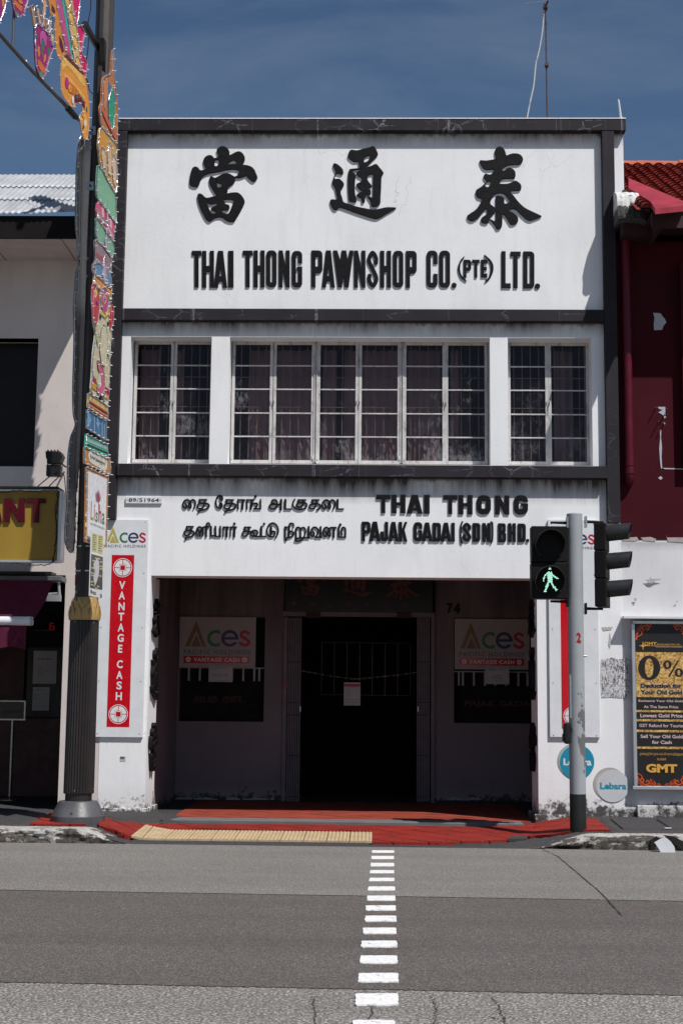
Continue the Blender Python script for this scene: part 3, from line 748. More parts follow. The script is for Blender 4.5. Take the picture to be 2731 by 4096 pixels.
def win_frame(k, posts):
    xa, xb = win[k]; b = MB(); y0, y1 = FY + .021, FY + .075
    b.box(xa, xb, y0, y1, zt_g + .03, ZWT - .002); b.box(xa, xb, y0, y1, ZWB + .002, zb_g - .02)
    b.box(xa, xa + .05, y0, y1, zb_g - .02, zt_g + .03); b.box(xb - .05, xb, y0, y1, zb_g - .02, zt_g + .03)
    for p in posts:
        X = on_y(p, 1600, FY)[0]; b.box(X - .03, X + .03, y0 - .03, y1, zb_g - .02, zt_g + .03)
        for q in (-.016, .016): b.box(X + q - .006, X + q + .006, y0 - .052, y0 - .03, zb_g - .03, zt_g + .04)
    b.box(xa + .004, xb - .004, FY - .05, FY + .02, ZWB + .001, ZWB + .022)
    b.build('window_frame', m_frame, shop, bevel=.003)
win_frame(0, []); win_frame(1, [1262, 1606]); win_frame(2, [])
rc = random.Random(5)
for (xa, xb) in [(560, 640), (700, 735), (1000, 1090), (1108, 1245), (1290, 1345), (1375, 1425), (1446, 1590), (1630, 1760), (1800, 1835), (2215, 2290)]:
    X0, X1 = on_y(xa, 1600, FY + .35)[0], on_y(xb, 1600, FY + .35)[0]; n = max(6, int((X1 - X0) / .02)); vs = []
    for i in range(n + 1):
        x = X0 + (X1 - X0) * i / n; y = FY + .36 + .028 * math.sin(x * 58 + rc.random() * .8) + .015 * math.sin(x * 23)
        vs += [(x, y, ZWB - .05), (x, y, ZWT - .02)]
    b = MB(); b.add(vs, [(2 * i, 2 * i + 2, 2 * i + 3, 2 * i + 1) for i in range(n)]); b.build('curtain', m_curt, shop, smooth=True)

# raised lettering --------------------------------------------------------
FB = wall_frame(D)
def raised(contours_px, depth=.045, bev=.006, mat=None, fr=FB, parent=shop, name='letter', n0=0):
    fr2 = Frame(fr.w(0, 0, n0 + depth), fr.U, fr.V)             # trace on the plane of the letter's face
    return plate(name, fr2, [pxs(fr2, c) for c in contours_px], -depth, depth, mat or m_let, parent, bevel=bev)
DANG = [[(745,130),(800,145),(840,185),(855,230),(860,270),(930,235),(985,213),(1030,220),(1070,255),(1095,310),(1090,370),(1065,418),(1130,430),(1200,455),(1245,500),(1265,545),(1290,605),(1285,650),(1240,690),(1200,680),(1150,640),(1115,600),(1080,615),(1010,635),(945,632),(943,680),(900,735),(850,770),(828,800),(825,840),(812,862),(760,867),(820,871),(900,858),(985,860),(1040,900),(1088,975),(1085,1040),(1030,1150),(970,1250),(920,1320),(820,1310),(750,1262),(690,1250),(620,1270),(545,1318),(490,1285),(440,1200),(390,1090),(360,990),(350,905),(385,872),(430,890),(470,930),(510,942),(580,925),(655,905),(640,890),(590,820),(545,730),(535,650),(570,600),(620,628),(660,615),(740,570),(820,555),(880,575),(935,608),(985,580),(1003,545),(990,515),(920,500),(800,510),(680,540),(560,560),(480,585),(420,635),(395,690),(375,745),(340,775),(270,765),(235,740),(228,690),(240,590),(265,490),(310,452),(360,465),(400,510),(470,495),(480,480),(455,430),(442,360),(475,300),(530,272),(580,280),(620,318),(680,292),(660,230),(655,190),(690,150)],
 [(660,345),(690,365),(685,410),(665,440),(625,442),(620,400),(630,360)], [(830,412),(880,372),(925,355),(960,385),(970,405),(900,410)], [(660,712),(735,735),(715,770),(675,775),(662,745)],
 [(512,1025),(570,1048),(645,1030),(650,1060),(570,1100),(575,1135),(640,1165),(645,1180),(600,1190),(560,1160),(530,1100),(515,1050)], [(778,975),(915,980),(900,1050),(870,1130),(830,1192),(770,1180),(745,1160),(748,1140),(830,1138),(855,1100),(845,1055),(790,1035),(782,1000)]]
TONG_A = [[(555,190),(650,198),(760,170),(850,150),(912,128),(950,170),(985,255),(960,300),(900,360),(820,440),(805,462),(880,440),(955,410),(1010,465),(1072,550),(1042,610),(1035,780),(1025,930),(1020,1030),(970,1075),(905,1085),(875,1065),(865,1000),(810,910),(850,915),(900,935),(905,830),(905,700),(905,585),(870,580),(822,605),(820,650),(840,690),(885,745),(875,780),(810,795),(860,805),(875,850),(865,895),(805,898),(785,945),(780,1000),(750,1025),(730,1000),(722,950),(690,945),(650,900),(665,880),(725,845),(722,825),(690,810),(645,745),(665,715),(720,690),(728,650),(715,625),(670,605),(645,545),(700,510),(730,495),(650,505),(590,530),(635,580),(625,700),(625,860),(650,970),(640,1008),(590,1012),(535,990),(520,900),(512,700),(520,560),(540,495),(610,482),(690,470),(680,400),(675,378),(615,382),(560,350),(512,290)], [(765,330),(820,290),(860,285),(845,340),(800,380),(770,380)]]
TONG_B = [[(290,405),(330,405),(385,440),(435,500),(440,565),(400,577),(335,560),(312,610),(310,645),(375,642),(420,675),(452,720),(440,770),(405,820),(405,880),(425,940),(445,1005),(520,1035),(650,1078),(780,1105),(900,1125),(1000,1115),(1120,1090),(1262,1095),(1240,1125),(1120,1195),(1040,1245),(965,1275),(880,1260),(720,1210),(550,1150),(390,1095),(355,1120),(320,1138),(275,1110),(240,1040),(238,980),(270,965),(345,965),(330,880),(310,790),(268,720),(280,650),(310,570),(320,530),(290,470),(280,430)]]
TAI = [[(705,97),(750,120),(785,180),(802,235),(860,215),(920,205),(990,212),(1040,245),(1062,300),(1045,350),(990,385),(900,388),(820,400),(770,425),(740,450),(745,478),(780,465),(830,432),(880,435),(930,475),(945,530),(935,590),(900,603),(800,605),(740,615),(705,640),(692,670),(720,683),(820,680),(890,655),(935,632),(980,650),(1025,690),(1035,740),(1010,790),(870,802),(920,875),(990,965),(1080,1050),(1180,1105),(1290,1155),(1352,1190),(1320,1215),(1240,1245),(1180,1265),(1110,1240),(1030,1170),(960,1100),(910,1080),(845,1100),(900,1130),(960,1175),(985,1225),(975,1290),(920,1325),(870,1325),(835,1280),(800,1220),(740,1155),(738,1250),(730,1350),(700,1390),(650,1395),(620,1340),(570,1280),(530,1245),(520,1290),(475,1308),(415,1290),(400,1240),(440,1195),(495,1155),(490,1080),(430,1130),(370,1210),(300,1260),(245,1270),(200,1240),(185,1190),(240,1145),(330,1080),(405,965),(415,925),(350,900),(320,840),(330,780),(400,735),(450,690),(490,650),(460,610),(440,570),(475,522),(540,540),(585,510),(605,475),(590,460),(480,465),(420,420),(382,320),(480,318),(570,305),(632,285),(615,190),(635,135),(670,103)],
 [(500,655),(548,652),(545,700),(510,735),(475,720),(472,690)], [(600,870),(640,845),(720,832),(780,860),(820,910),(848,970),(772,993),(768,920),(735,880),(690,870),(640,875),(632,960),(632,1052),(590,1030),(548,990),(570,920)], [(535,1230),(600,1160),(632,1115),(628,1262),(570,1245)]]
def sc_(cs, ox, oy): return [[(ox + x / 3.92, oy + y / 3.92) for x, y in smooth_path(c, 3, True)] for c in cs]
raised(sc_(DANG, 700, 550), .022, .006); raised(sc_(TONG_A, 1260, 550), .022, .006); raised(sc_(TONG_B, 1260, 550), .022, .006, name='letter_stroke'); raised(sc_(TAI, 1820, 560), .022, .006)
def row(spec, x_org, y_org, k, t, depth=.018):
    for ch, x0, x1, y0, y1 in spec:
        X0, X1, Y0, Y1 = x_org + x0 * k, x_org + x1 * k, y_org + y0 * k, y_org + y1 * k
        cs = latin(ch, X1 - X0, Y1 - Y0, t * (.8 if (Y1 - Y0) < 90 and t > 14 and ch in 'PTE' and k < .33 else 1))
        raised([[(X0 + a, Y0 + b_) for a, b_ in c] for c in cs], depth, .004)
k = 500 / 1568
row([('T', 55, 175, 70, 530), ('H', 185, 333, 70, 532), ('A', 332, 498, 70, 532), ('I', 512, 578, 70, 530), ('T', 694, 816, 68, 527), ('H', 830, 968, 66, 528), ('O', 988, 1118, 66, 527), ('N', 1144, 1282, 66, 527), ('G', 1308, 1438, 72, 528)], 750, 980, k, 16.5)
row([('P', 48, 187, 66, 528), ('A', 180, 343, 66, 528), ('W', 320, 576, 66, 528), ('N', 582, 726, 68, 530), ('S', 750, 882, 70, 530), ('H', 910, 1046, 70, 530), ('O', 1070, 1200, 70, 530), ('P', 1232, 1367, 72, 532)], 1230, 980, k, 16.5)
row([('C', 80, 218, 68, 530), ('O', 238, 374, 68, 532), ('.', 392, 456, 470, 535), ('L', 1018, 1134, 75, 538), ('T', 1132, 1258, 80, 538), ('D', 1292, 1430, 78, 542), ('.', 1435, 1502, 482, 545)], 1680, 980, k, 16.5)
row([('P', 545, 638, 182, 405), ('T', 652, 744, 182, 405), ('E', 762, 840, 180, 404)], 1680, 980, k, 11)
for pts in ([(555, 138), (510, 180), (480, 240), (472, 300), (485, 360), (520, 420), (582, 455), (560, 425), (520, 380), (502, 330), (500, 280), (510, 220), (545, 165)],
            [(803, 118), (845, 150), (885, 190), (912, 240), (918, 290), (910, 345), (885, 400), (850, 445), (812, 466), (815, 445), (850, 410), (872, 360), (882, 310), (880, 250), (862, 200), (835, 165), (810, 145)]):
    raised([[(1680 + x * k, 980 + y * k) for x, y in smooth_path(pts, 3, True)]], .018, .003)
k = 400 / 1568
row([('T', 332, 552, 72, 358), ('H', 572, 790, 72, 362), ('A', 808, 1058, 75, 368), ('I', 1078, 1167, 74, 368)], 1420, 1960, k, 20, .02)
row([('T', 1380 - 1411, 188, 78, 375), ('H', 207, 428, 78, 380), ('O', 492, 715, 80, 380), ('N', 780, 1004, 84, 382), ('G', 1075, 1296, 80, 384)], 1780, 1960, k, 20, .02)
row([('P', 104, 242, 494, 800), ('A', 220, 398, 494, 802), ('J', 398, 518, 498, 800), ('A', 520, 680, 498, 802), ('K', 684, 818, 498, 804), ('G', 915, 1052, 503, 802), ('A', 1045, 1210, 508, 804), ('D', 1216, 1344, 512, 806), ('A', 1340, 1505, 510, 806)], 1420, 1960, k, 13.2, .02)
row([('I', 97, 150, 512, 806), ('S', 272, 402, 512, 808), ('D', 430, 550, 516, 810), ('N', 580, 708, 516, 812), ('B', 828, 954, 520, 816), ('H', 985, 1106, 520, 812), ('D', 1138, 1262, 524, 814), ('.', 1264, 1316, 765, 815)], 1780, 1960, k, 13.2, .02)
for pts in ([(258, 487), (284, 492), (262, 545), (256, 620), (254, 700), (258, 780), (276, 832), (258, 846), (235, 808), (230, 700), (232, 580), (240, 530)],
            [(705, 495), (725, 486), (750, 510), (755, 600), (754, 720), (748, 800), (716, 846), (706, 830), (724, 780), (730, 680), (730, 590), (724, 520)]):
    raised([[(1780 + x * k, 1960 + y * k) for x, y in pts]], .02, .003)
# Tamil lettering: brush strokes (path, radius) in the coordinates of a chart
def brush(strokes, ox, oy, k, name='letter', depth=.018, mat=None, fr=FB, parent=shop, rs=.80, n0=0):
    xs_ = [p[0] for s_, r in strokes for p in s_]; ys_ = [p[1] for s_, r in strokes for p in s_]
    g = G2(min(xs_) - 32, min(ys_) - 32, max(xs_) + 32, max(ys_) + 32, 2.2); S = None
    for s_, r in strokes:
        pth = smooth_path(s_, 5) if len(s_) > 3 else s_
        d = g.seg(pth, r * rs) if len(s_) > 1 else g.disc(s_[0][0], s_[0][1], r * rs); S = d if S is None else np.minimum(S, d)
    return raised([[(ox + x * k, oy + y * k) for x, y in c] for c in g.contours(S)], depth, .003 if depth > .015 else 0, mat, fr, parent, name, n0)
T = 17; K = 24
def ai(dx=0, dy=0): return [([(140+dx,240+dy),(165+dx,265+dy),(160+dx,310+dy),(130+dx,325+dy),(105+dx,295+dy),(100+dx,240+dy),(130+dx,190+dy),(175+dx,172+dy),(215+dx,190+dy),(238+dx,235+dy),(245+dx,290+dy),(225+dx,322+dy),(203+dx,305+dy),(205+dx,255+dy),(235+dx,200+dy),(272+dx,172+dy),(310+dx,188+dy),(322+dx,235+dy),(312+dx,290+dy),(292+dx,330+dy)], T)]
def tha(dx=0, dy=0): return [([(390+dx,170+dy),(525+dx,170+dy)], 14), ([(403+dx,172+dy),(400+dx,235+dy)], 17), ([(490+dx,172+dy),(482+dx,250+dy),(462+dx,300+dy),(420+dx,328+dy),(375+dx,322+dy),(355+dx,290+dy),(372+dx,255+dy),(405+dx,238+dy),(480+dx,236+dy),(545+dx,245+dy),(568+dx,278+dy),(545+dx,318+dy),(480+dx,350+dy),(410+dx,362+dy),(378+dx,385+dy)], T), ([(376+dx,392+dy)], 22)]
TA = [ai(), tha(), [([(790,188),(808,150),(792,108),(750,98),(712,130),(692,190),(692,260),(720,312),(765,322),(797,290),(795,245),(768,236),(756,268),(782,298)], T), ([(768,120),(760,155),(782,185)], 14)],
  tha(480, 3), [([(1087,172),(1087,335)], 16), ([(1082,174),(1208,174)], 14), ([(1175,178),(1160,335)], K)],
  [([(1245,172),(1245,335)], 16), ([(1240,174),(1368,174)], 14), ([(1335,178),(1315,332)], K), ([(1322,262),(1370,238),(1425,240),(1432,270),(1400,310),(1372,332)], 18), ([(1370,332),(1488,332)], 14), ([(1488,170),(1488,330)], T), ([(1398,112)], 29)]]
for g_ in TA: brush(g_, 710, 1960, .2232)
TB = [[([(240,225),(215,240),(202,212),(212,182),(250,168),(288,185),(302,240),(292,290),(250,322),(192,322),(162,293),(174,260),(225,246),(370,250)], T), ([(368,172),(363,335)], K)],
  [([(442,172),(436,322)], K), ([(430,328),(542,328)], 13)],
  [([(603,162),(573,220),(582,285),(640,328),(720,335),(788,308),(815,262),(798,228),(740,216),(665,226),(635,260),(655,292),(705,292),(740,265),(758,200)], T), ([(662,170),(795,170)], 14), ([(672,172),(668,220)], 18), ([(752,172),(745,230)], 18)],
  [([(905,170),(1025,170)], 14), ([(915,172),(907,235)], T), ([(985,172),(977,240),(960,290),(920,322),(872,318),(857,285),(880,252),(930,240),(1000,236),(1042,255),(1048,290),(1028,320),(992,340)], T)],
  ai(982, 0), [([(1350,172),(1347,322)], K), ([(1342,328),(1452,328)], 13)]]
for g_ in TB: brush(g_, 1040, 1960, .2296)
TC_ = [[([(165,652),(285,652)], 14), ([(166,655),(165,715)], T), ([(250,655),(238,745),(205,795),(152,808),(117,780),(132,742),(172,724),(240,722),(288,745),(298,780),(270,818),(210,842),(158,852)], T), ([(146,876)], 24)],
  [([(365,708),(388,740),(383,790),(357,822),(337,790),(342,720),(367,672),(402,660),(440,680),(460,740),(458,798),(432,822),(415,790),(425,720),(452,672),(500,657),(560,657)], T), ([(515,660),(515,828)], K - 3), ([(520,690),(515,625),(540,588),(572,595),(580,632)], 14)],
  [([(602,655),(602,825)], K - 3), ([(602,828),(640,812),(672,826)], 13), ([(680,655),(683,820)], K - 3), ([(668,828),(775,828)], 13), ([(768,655),(765,825)], 19)],
  [([(826,660),(822,825)], 13), ([(818,662),(920,662)], 13), ([(888,665),(880,828)], K)],
  [([(957,660),(948,828)], 13), ([(948,662),(1058,662)], 13), ([(1025,665),(1015,832)], K), ([(1020,600)], 27)],
  [([(1198,664),(1312,664)], 14), ([(1207,666),(1202,730)], T), ([(1275,666),(1272,760),(1240,808),(1192,822),(1162,798),(1168,760),(1202,738),(1262,737),(1330,747),(1370,772),(1373,808),(1345,828),(1312,798),(1327,745),(1372,720),(1420,727),(1438,760),(1420,798),(1388,828),(1468,830)], 16)],
  [([(1503,660),(1498,822)], K), ([(1495,828),(1580,828)], 13), ([(1552,602)], 26)]]
for g_ in TC_: brush(g_, 710, 1960, .2232)
TD = [[([(268,828),(308,760),(316,680),(288,612),(235,575),(172,592),(132,650),(122,720),(142,788),(190,812),(240,797),(263,750),(250,722),(200,717)], T), ([(192,642),(190,770)], K)],
  [([(440,642),(437,825)], 19), ([(430,644),(520,644)], 13), ([(507,642),(500,790)], K - 3), ([(510,722),(550,717),(583,742),(578,780),(540,812),(470,832),(442,850)], T), ([(450,866)], 27), ([(512,650),(512,592),(545,577),(583,592),(580,648)], 15)],
  [([(630,822),(627,680),(652,652),(690,656),(705,690),(705,812)], 18), ([(705,690),(730,656),(770,656),(793,700),(783,770),(760,828),(720,868),(660,888),(612,878),(627,850),(700,832),(855,828)], 16), ([(847,642),(845,826)], K - 2)],
  [([(920,722),(943,750),(933,798),(905,803),(887,770),(892,700),(920,657),(960,647),(1000,672),(1013,720),(990,788),(962,816),(1065,818)], T), ([(1055,642),(1052,816)], K - 3)],
  [([(1130,718),(1158,745),(1153,793),(1125,803),(1102,775),(1102,702),(1132,657),(1170,652),(1203,690),(1223,740),(1223,793),(1200,803),(1182,770),(1192,700),(1222,657),(1322,652)], T), ([(1285,662),(1282,818)], K - 2)],
  [([(1370,642),(1368,812)], K - 3), ([(1365,818),(1490,818)], 14), ([(1485,815),(1488,690),(1465,652),(1432,656),(1420,690),(1425,780)], 17), ([(1396,602)], 29)]]
for g_ in TD: brush(g_, 1040, 1960, .2296)
# vertical Chinese characters on the inner faces of both pillars
def side_chars(fr, sign):
    for cs, (ytop, ybot), cy in (((TAI), (2395, 2550), 0), ((TONG_A + TONG_B), (2590, 2800), 0), ((DANG), (2890, 3085), 0)):
        X_ = fr.O[0]; zt = on_y(600 if sign > 0 else 2135, ytop, D + .35)[2]; zb = on_y(600 if sign > 0 else 2135, ybot, D + .35)[2]
        allp = [p for c in cs for p in c]; x0, x1 = min(p[0] for p in allp), max(p[0] for p in allp); y0, y1 = min(p[1] for p in allp), max(p[1] for p in allp)
        W_ = .52; k2 = W_ / (x1 - x0); parts = [TONG_A, TONG_B] if cs is not TAI and cs is not DANG else [cs]
        for part in parts:
            ct = [[((x - x0) * k2 - W_ / 2, zt - (y - y0) / (y1 - y0) * (zt - zb)) for x, y in smooth_path(c, 3, True)] for c in part]
            plate('letter', fr, ct, 0, .05, m_let, shop, bevel=.006)
side_chars(Frame((OL + .001, D + .36, 0), (0, 1, 0)), 1)
side_chars(Frame((OR - .001, D + .36, 0), (0, -1, 0)), -1)

# five-foot way: floor, step edge, inner wall ---------------------------------
FZ = .12
FE = on_z(1400, 3287, FZ)[1]
b = MB(); b.box(XWL - 2.5, XWR + 2, D + .1, D + 9, .0, FZ - .012); b.build('floor_slab', m_as_pave, shop)
edge = M('grey_step_edge', (.13, .125, .128), .8, var=.12, dirt=.3)
lf = on_z(560, 3275, FZ)[0]; rt = on_z(2095, 3296, FZ)[0]
b = MB(); b.box(lf, rt, FE, FE + .36, .01, FZ + .002); b.build('step_edge', edge, shop, bevel=.01)
def zfl(x, y): return FZ - .012
fl = [tuple(on_z(x, y, FZ)[:2]) for x, y in ((672, 3277), (705, 3247))]
reg = [(fl[0][0], FE + .365), (OR - .02, FE + .365), (OR - .05, D + 2.58), (fl[1][0] - .35, D + 2.58), (fl[1][0], D + .5)]
lay_tiles([reg[:2] + [(OR - .05, D + 3.2), (fl[1][0] + .02, D + 3.2)]], .30, math.radians(45), zfl, m_orange, shop, rise=.010)
IY = 20.9
FI = wall_frame(IY)
def ix(x, y=2900): return on_y(x, y, IY)[0]
def iz(y, x=1400): return on_y(x, y, IY)[2]
wL = (ix(712), ix(1054), iz(2886, 900), iz(2467, 900)); wR = (ix(1815), ix(2160), iz(2893, 1950), iz(2473, 1950))
DL, DR, DT = ix(1130), ix(1738), iz(2448)
XI0, XI1 = ix(707), OR + 1.2; ZC = ZO + .32
b = MB()
for x0, x1, z0, z1 in ((XI0, wL[0], .1, ZC), (wL[0], wL[1], .1, wL[2]), (wL[0], wL[1], wL[3], ZC), (wL[1], DL, .1, ZC), (DL, DR, iz(2306), ZC), (DR, wR[0], .1, ZC), (wR[0], wR[1], .1, wR[2]), (wR[0], wR[1], wR[3], ZC), (wR[1], XI1, .1, ZC)):
    b.box(x0, x1, IY, IY + .18, z0, z1)
b.box(XI0 - .12, XI0, D + PILD, IY + .18, .1, ZC); b.box(XI1, XI1 + .1, D + PILD, IY + .18, .1, ZC)
b.build('inner_wall', m_inner, shop)
for x0, x1, yk, xk in ((XI0, DL - .01, 3199, 900), (DR + .01, XI1, 3203, 1900)):
    b = MB(); b.box(x0, x1, IY - .015, IY - .001, FZ - .01, iz(yk, xk)); b.build('skirting', M('black_skirting', (.012, .011, .012), .6), shop)
# chips of peeled paint above the skirting
mp_ = M('peeled_paint_edge', (.34, .33, .38), .8, bump=0); b = MB(); rr = random.Random(3)
for seg_ in ((590, 640), (700, 770), (775, 870), (905, 960), (970, 1072), (1082, 1096), (1786, 1850), (1860, 1925)):
    n = 9; top = [(x, 3196 - rr.uniform(2, 9) * math.sin(math.pi * (i + .5) / n)) for i, x in enumerate(np.linspace(seg_[0], seg_[1], n))]
    b.prism(FI, pxs(FI, top + [(seg_[1], 3199), (seg_[0], 3199)]), .001, .006)
b.build('peeling_paint', mp_, shop)
# moulding on the left side wall
b = MB(); p0 = on_x(630, 2412, XI0); b.box(XI0, XI0 + .02, D + PILD, IY, iz(2466, 715), iz(2460, 715)); b.build('moulding', m_inner, shop)
# room beyond: counter with glass top line, tiled back
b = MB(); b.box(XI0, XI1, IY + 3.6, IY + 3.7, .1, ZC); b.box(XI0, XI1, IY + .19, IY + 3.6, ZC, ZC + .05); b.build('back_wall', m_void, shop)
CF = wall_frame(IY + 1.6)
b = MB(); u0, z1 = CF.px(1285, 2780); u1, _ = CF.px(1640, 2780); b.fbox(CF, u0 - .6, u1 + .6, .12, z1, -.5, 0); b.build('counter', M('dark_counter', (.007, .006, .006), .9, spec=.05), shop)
b = MB(); b.fbox(CF, u0, u1, z1, z1 + .008, .0, .01); _, z2 = CF.px(1400, 2572); b.fbox(CF, u0, u1 - .02, z2, z2 + .009, .0, .01)
for i in range(8):
    u = u0 + (u1 - u0) * i / 7; b.fbox(CF, u - .006, u + .006, z1, z2, -.004, .004)
b.build('counter_rail', M('dull_brass_rail', (.07, .055, .05), .4, .3), shop)
# windows of the inner wall: dark glass, white bars
for (x0, x1, z0, z1), xs_, yb in ((wL, (754, 798, 840, 889, 928, 972, 1016, 1036), (2676, 2728)), (wR, (1835, 1851, 1895, 1939, 1980, 2024, 2073, 2110), (2682, 2738))):
    mb = MB(); mb.box(x0, x1, IY + .15, IY + .16, z0, z1); wd = mb.build('shop_window', m_void, shop)
    mb = MB(); mb.box(x0, x1, IY + .02, IY + .035, iz(yb[0]) - .008, iz(yb[0]) + .008)
    mb.build('window_rail', M('white_window_bar', (.34, .31, .32), .5), wd)
    for x in xs_:
        X = ix(x, 2700); mb = MB(); mb.box(X - .014, X + .014, IY + .045, IY + .07, iz(yb[1]), iz(yb[0])); mb.build('window_bar', M('white_window_bar', (.34, .31, .32), .5), wd)
m_dkred = M('dull_red_letter', (.07, .012, .010), .6, bump=0)
FG = wall_frame(IY + .148)
gk = .4464
tk = [[([(240,225),(215,240),(202,212),(212,182),(250,168),(288,185),(302,240),(292,290),(250,322),(192,322),(162,293),(174,260),(225,246),(370,250)], T), ([(368,172),(363,335)], K)], TB[1], TB[2]]
def remap(g_, dx): return [([(p[0] + dx, p[1]) for p in s_], r) for s_, r in g_]
for g_ in (TB[0], TB[1], TB[2]): brush(g_, 550 + 500 * gk - 150 * .145, 2250 + 1205 * gk - 160 * .17, .145, 'letter', .012, m_dkred, FG, shop)
for g_ in (remap(TB[3], -840), remap(ai(982), -840), remap(TB[5], -840)): brush(g_, 550 + 755 * gk, 2250 + 1205 * gk - 160 * .17, .145, 'letter', .012, m_dkred, FG, shop)
text_px('PAJAK GADAI', FG, 1856, 2803, 2130, 2832, m_dkred, shop, n=.004, bold=.03)
for ch, x0, x1 in (('7', 1786, 1809), ('4', 1812, 1839)):
    text_px(ch, FI, x0, 2413, x1, 2454, m_let, shop, n=.02, bold=.045, name='house_number', thick=.018)
# ------------------------------------------------------------------ printed colours
i_white = P('white_sign_sheet', (.66, .67, .69), .35); i_white_shaded = P('shaded_white_sign_sheet', (.36, .315, .315), .7); i_red = P('red_ink', (.50, .004, .012), .22); i_dark = P('dark_grey_ink', (.045, .05, .055))  # the darker white sheet has the arcade's shade put into its colour
i_olive = P('olive_gold_ink', (.42, .36, .07)); i_gold_ = i_olive; i_olive_shaded = P('shaded_olive_gold_ink', (.20, .12, .05)); i_green = P('green_ink', (.02, .16, .06)); i_navy = P('navy_ink', (.03, .035, .12)); i_redl = P('logo_red_ink', (.42, .01, .03))  # darker copy of the olive gold carries the arcade's shade in its colour
i_black = P('black_ink', (.012, .011, .012)); i_paper = P('white_paper', (.46, .43, .44), .8); i_grey = P('grey_ink', (.12, .12, .13))
def flat(name, fr, contours_uv, n, mat, parent, label=None): return plate(name, fr, contours_uv, n, 0, mat, parent, label=label)
def aces(fr, T_, parent, n, shaded=False):
    """the company logo: gold chevron A and the letters c e s, mapped by T_(u, v) into frame coordinates"""
    m = lambda c: [T_(*p) for p in c]; i_olive = i_olive_shaded if shaded else i_gold_
    flat('logo', fr, [m([(435, 757), (530, 522), (622, 757), (590, 757), (532, 612), (474, 757)])], n, i_olive, parent)
    flat('logo', fr, [m([(487, 757), (535, 652), (580, 757)])], n, i_olive, parent)
    R = 76; th = 27
    g = G2(600, 580, 1030, 780, 2.0)
    S = np.maximum(np.maximum(g.disc(706, 681, R), -g.disc(706, 681, R - th)), -g.poly([(706, 681), (860, 600), (860, 762)])); S = np.maximum(S, -g.box(744, 560, 900, 800))
    flat('letter', fr, [m(c) for c in g.contours(S)], n, i_green, parent)
    S = np.maximum(np.maximum(g.disc(829, 681, R), -g.disc(829, 681, R - th)), -g.box(829, 692, 960, 716)); S = np.minimum(S, g.box(765, 669, 893, 692))
    flat('letter', fr, [m(c) for c in g.contours(S)], n, i_navy, parent)
    S = g.seg(smooth_path([(994, 634), (962, 618), (932, 632), (932, 660), (962, 680), (992, 702), (994, 728), (962, 744), (922, 724)], 5), 13)
    flat('letter', fr, [m(c) for c in g.contours(S)], n, i_redl, parent)
    a, b = T_(427, 825), T_(1008, 785); text_uv('PACIFIC HOLDINGS', fr, a[0], a[1], b[0], b[1], i_dark, parent, n=n, bold=.006, spacing=1.3)
def coin(fr, cu, cv, R, parent, n):
    g = G2(-1, -1, 1, 1, .045); mx_, mn = np.maximum, np.minimum
    S = mx_(mx_(g.disc(0, 0, .84), -mn(g.box(-.035, -2, .035, 2), g.box(-2, -.035, 2, .035))), -g.box(-.36, -.36, .36, .36, .05))
    S = mn(S, mx_(g.disc(0, 0, 1.0), -g.disc(0, 0, .93))); S = mn(S, mx_(g.box(-.32, -.32, .32, .32, .05), -g.box(-.25, -.25, .25, .25, .03)))
    flat('emblem', fr, [[(cu + x * R, cv + y * R) for x, y in c] for c in g.contours(S)], n, i_white, parent)

# vertical company signs on both pillars
SF = wall_frame(D - .035)
def vsign(x0, x1, label, dx):
    u0, _ = SF.px(x0, 2500); u1, _ = SF.px(x1, 2500); v1 = SF.px(x0 + 90, 2078)[1]; v0 = SF.px(x0 + 90, 2949)[1]
    t = thing('company_sign', SF.w((u0 + u1) / 2, v0, 0), label, 'sign', 'vertical company signs on the two front pillars')
    b = MB(); b.fbox(SF, u0, u1, v0, v1, -.03, .0); b.build('sign_panel', i_white, t, bevel=.003)
    F_ = SF; cu = (u0 + u1) / 2; s = (u1 - u0) / 193
    def uv(px, py): return (u0 + (px - 397) * s, SF.px(490, py)[1] if dx == 0 else SF.px(x0 + 100, py + (7))[1])
    aces(F_, lambda a, b_: uv(475 + (a - 630) * .278, 2171 + (b_ - 757) * .272), t, .002)
    b = MB(); p, q = uv(446 - 3 * dx, 2908), uv(536 - 8 * dx, 2220); b.add([F_.w(p[0], p[1], .002), F_.w(q[0], p[1], .002), F_.w(q[0], q[1], .002), F_.w(p[0], q[1], .002)], [(0, 1, 2, 3)]); b.build('red_strip', i_red, t)
    cx_ = (p[0] + q[0]) / 2; R = (q[0] - p[0]) * .425
    coin(F_, cx_, uv(0, 2271)[1], R, t, .004); coin(F_, cx_, uv(0, 2857)[1], R, t, .004)
    for ch, yc in zip('VANTAGECASH', (2341, 2382, 2426, 2467, 2510, 2552, 2595, 2657, 2700, 2742, 2785)):
        a, b_ = uv(0, yc + 16)[1], uv(0, yc - 16)[1]; w_ = {'E': .026, 'T': .036, 'C': .036, 'S': .033}.get(ch, .038)
        text_uv(ch, F_, cx_ - w_, a, cx_ + w_, b_, i_white, t, n=.004, bold=.028, name='letter')
    for fx in (.07, .93):
        for yy in (2088, 2292, 2510, 2725, 2935):
            v = uv(0, yy)[1]; b = MB(); b.prism(F_, [(u0 + (u1 - u0) * fx + .006 * math.cos(a), v + .006 * math.sin(a)) for a in np.linspace(0, 5.6, 8)], -.001, .003); b.build('screw', M('dark_screw', (.06, .06, .06), .4, .6), t)
    return t
vsign(391, 584, 'tall white company sign with red strip on the left pillar, beside the fluted lamp post', 0)
vsign(2194, 2392, 'tall white company sign with red strip, half hidden behind the signal pole', 1)
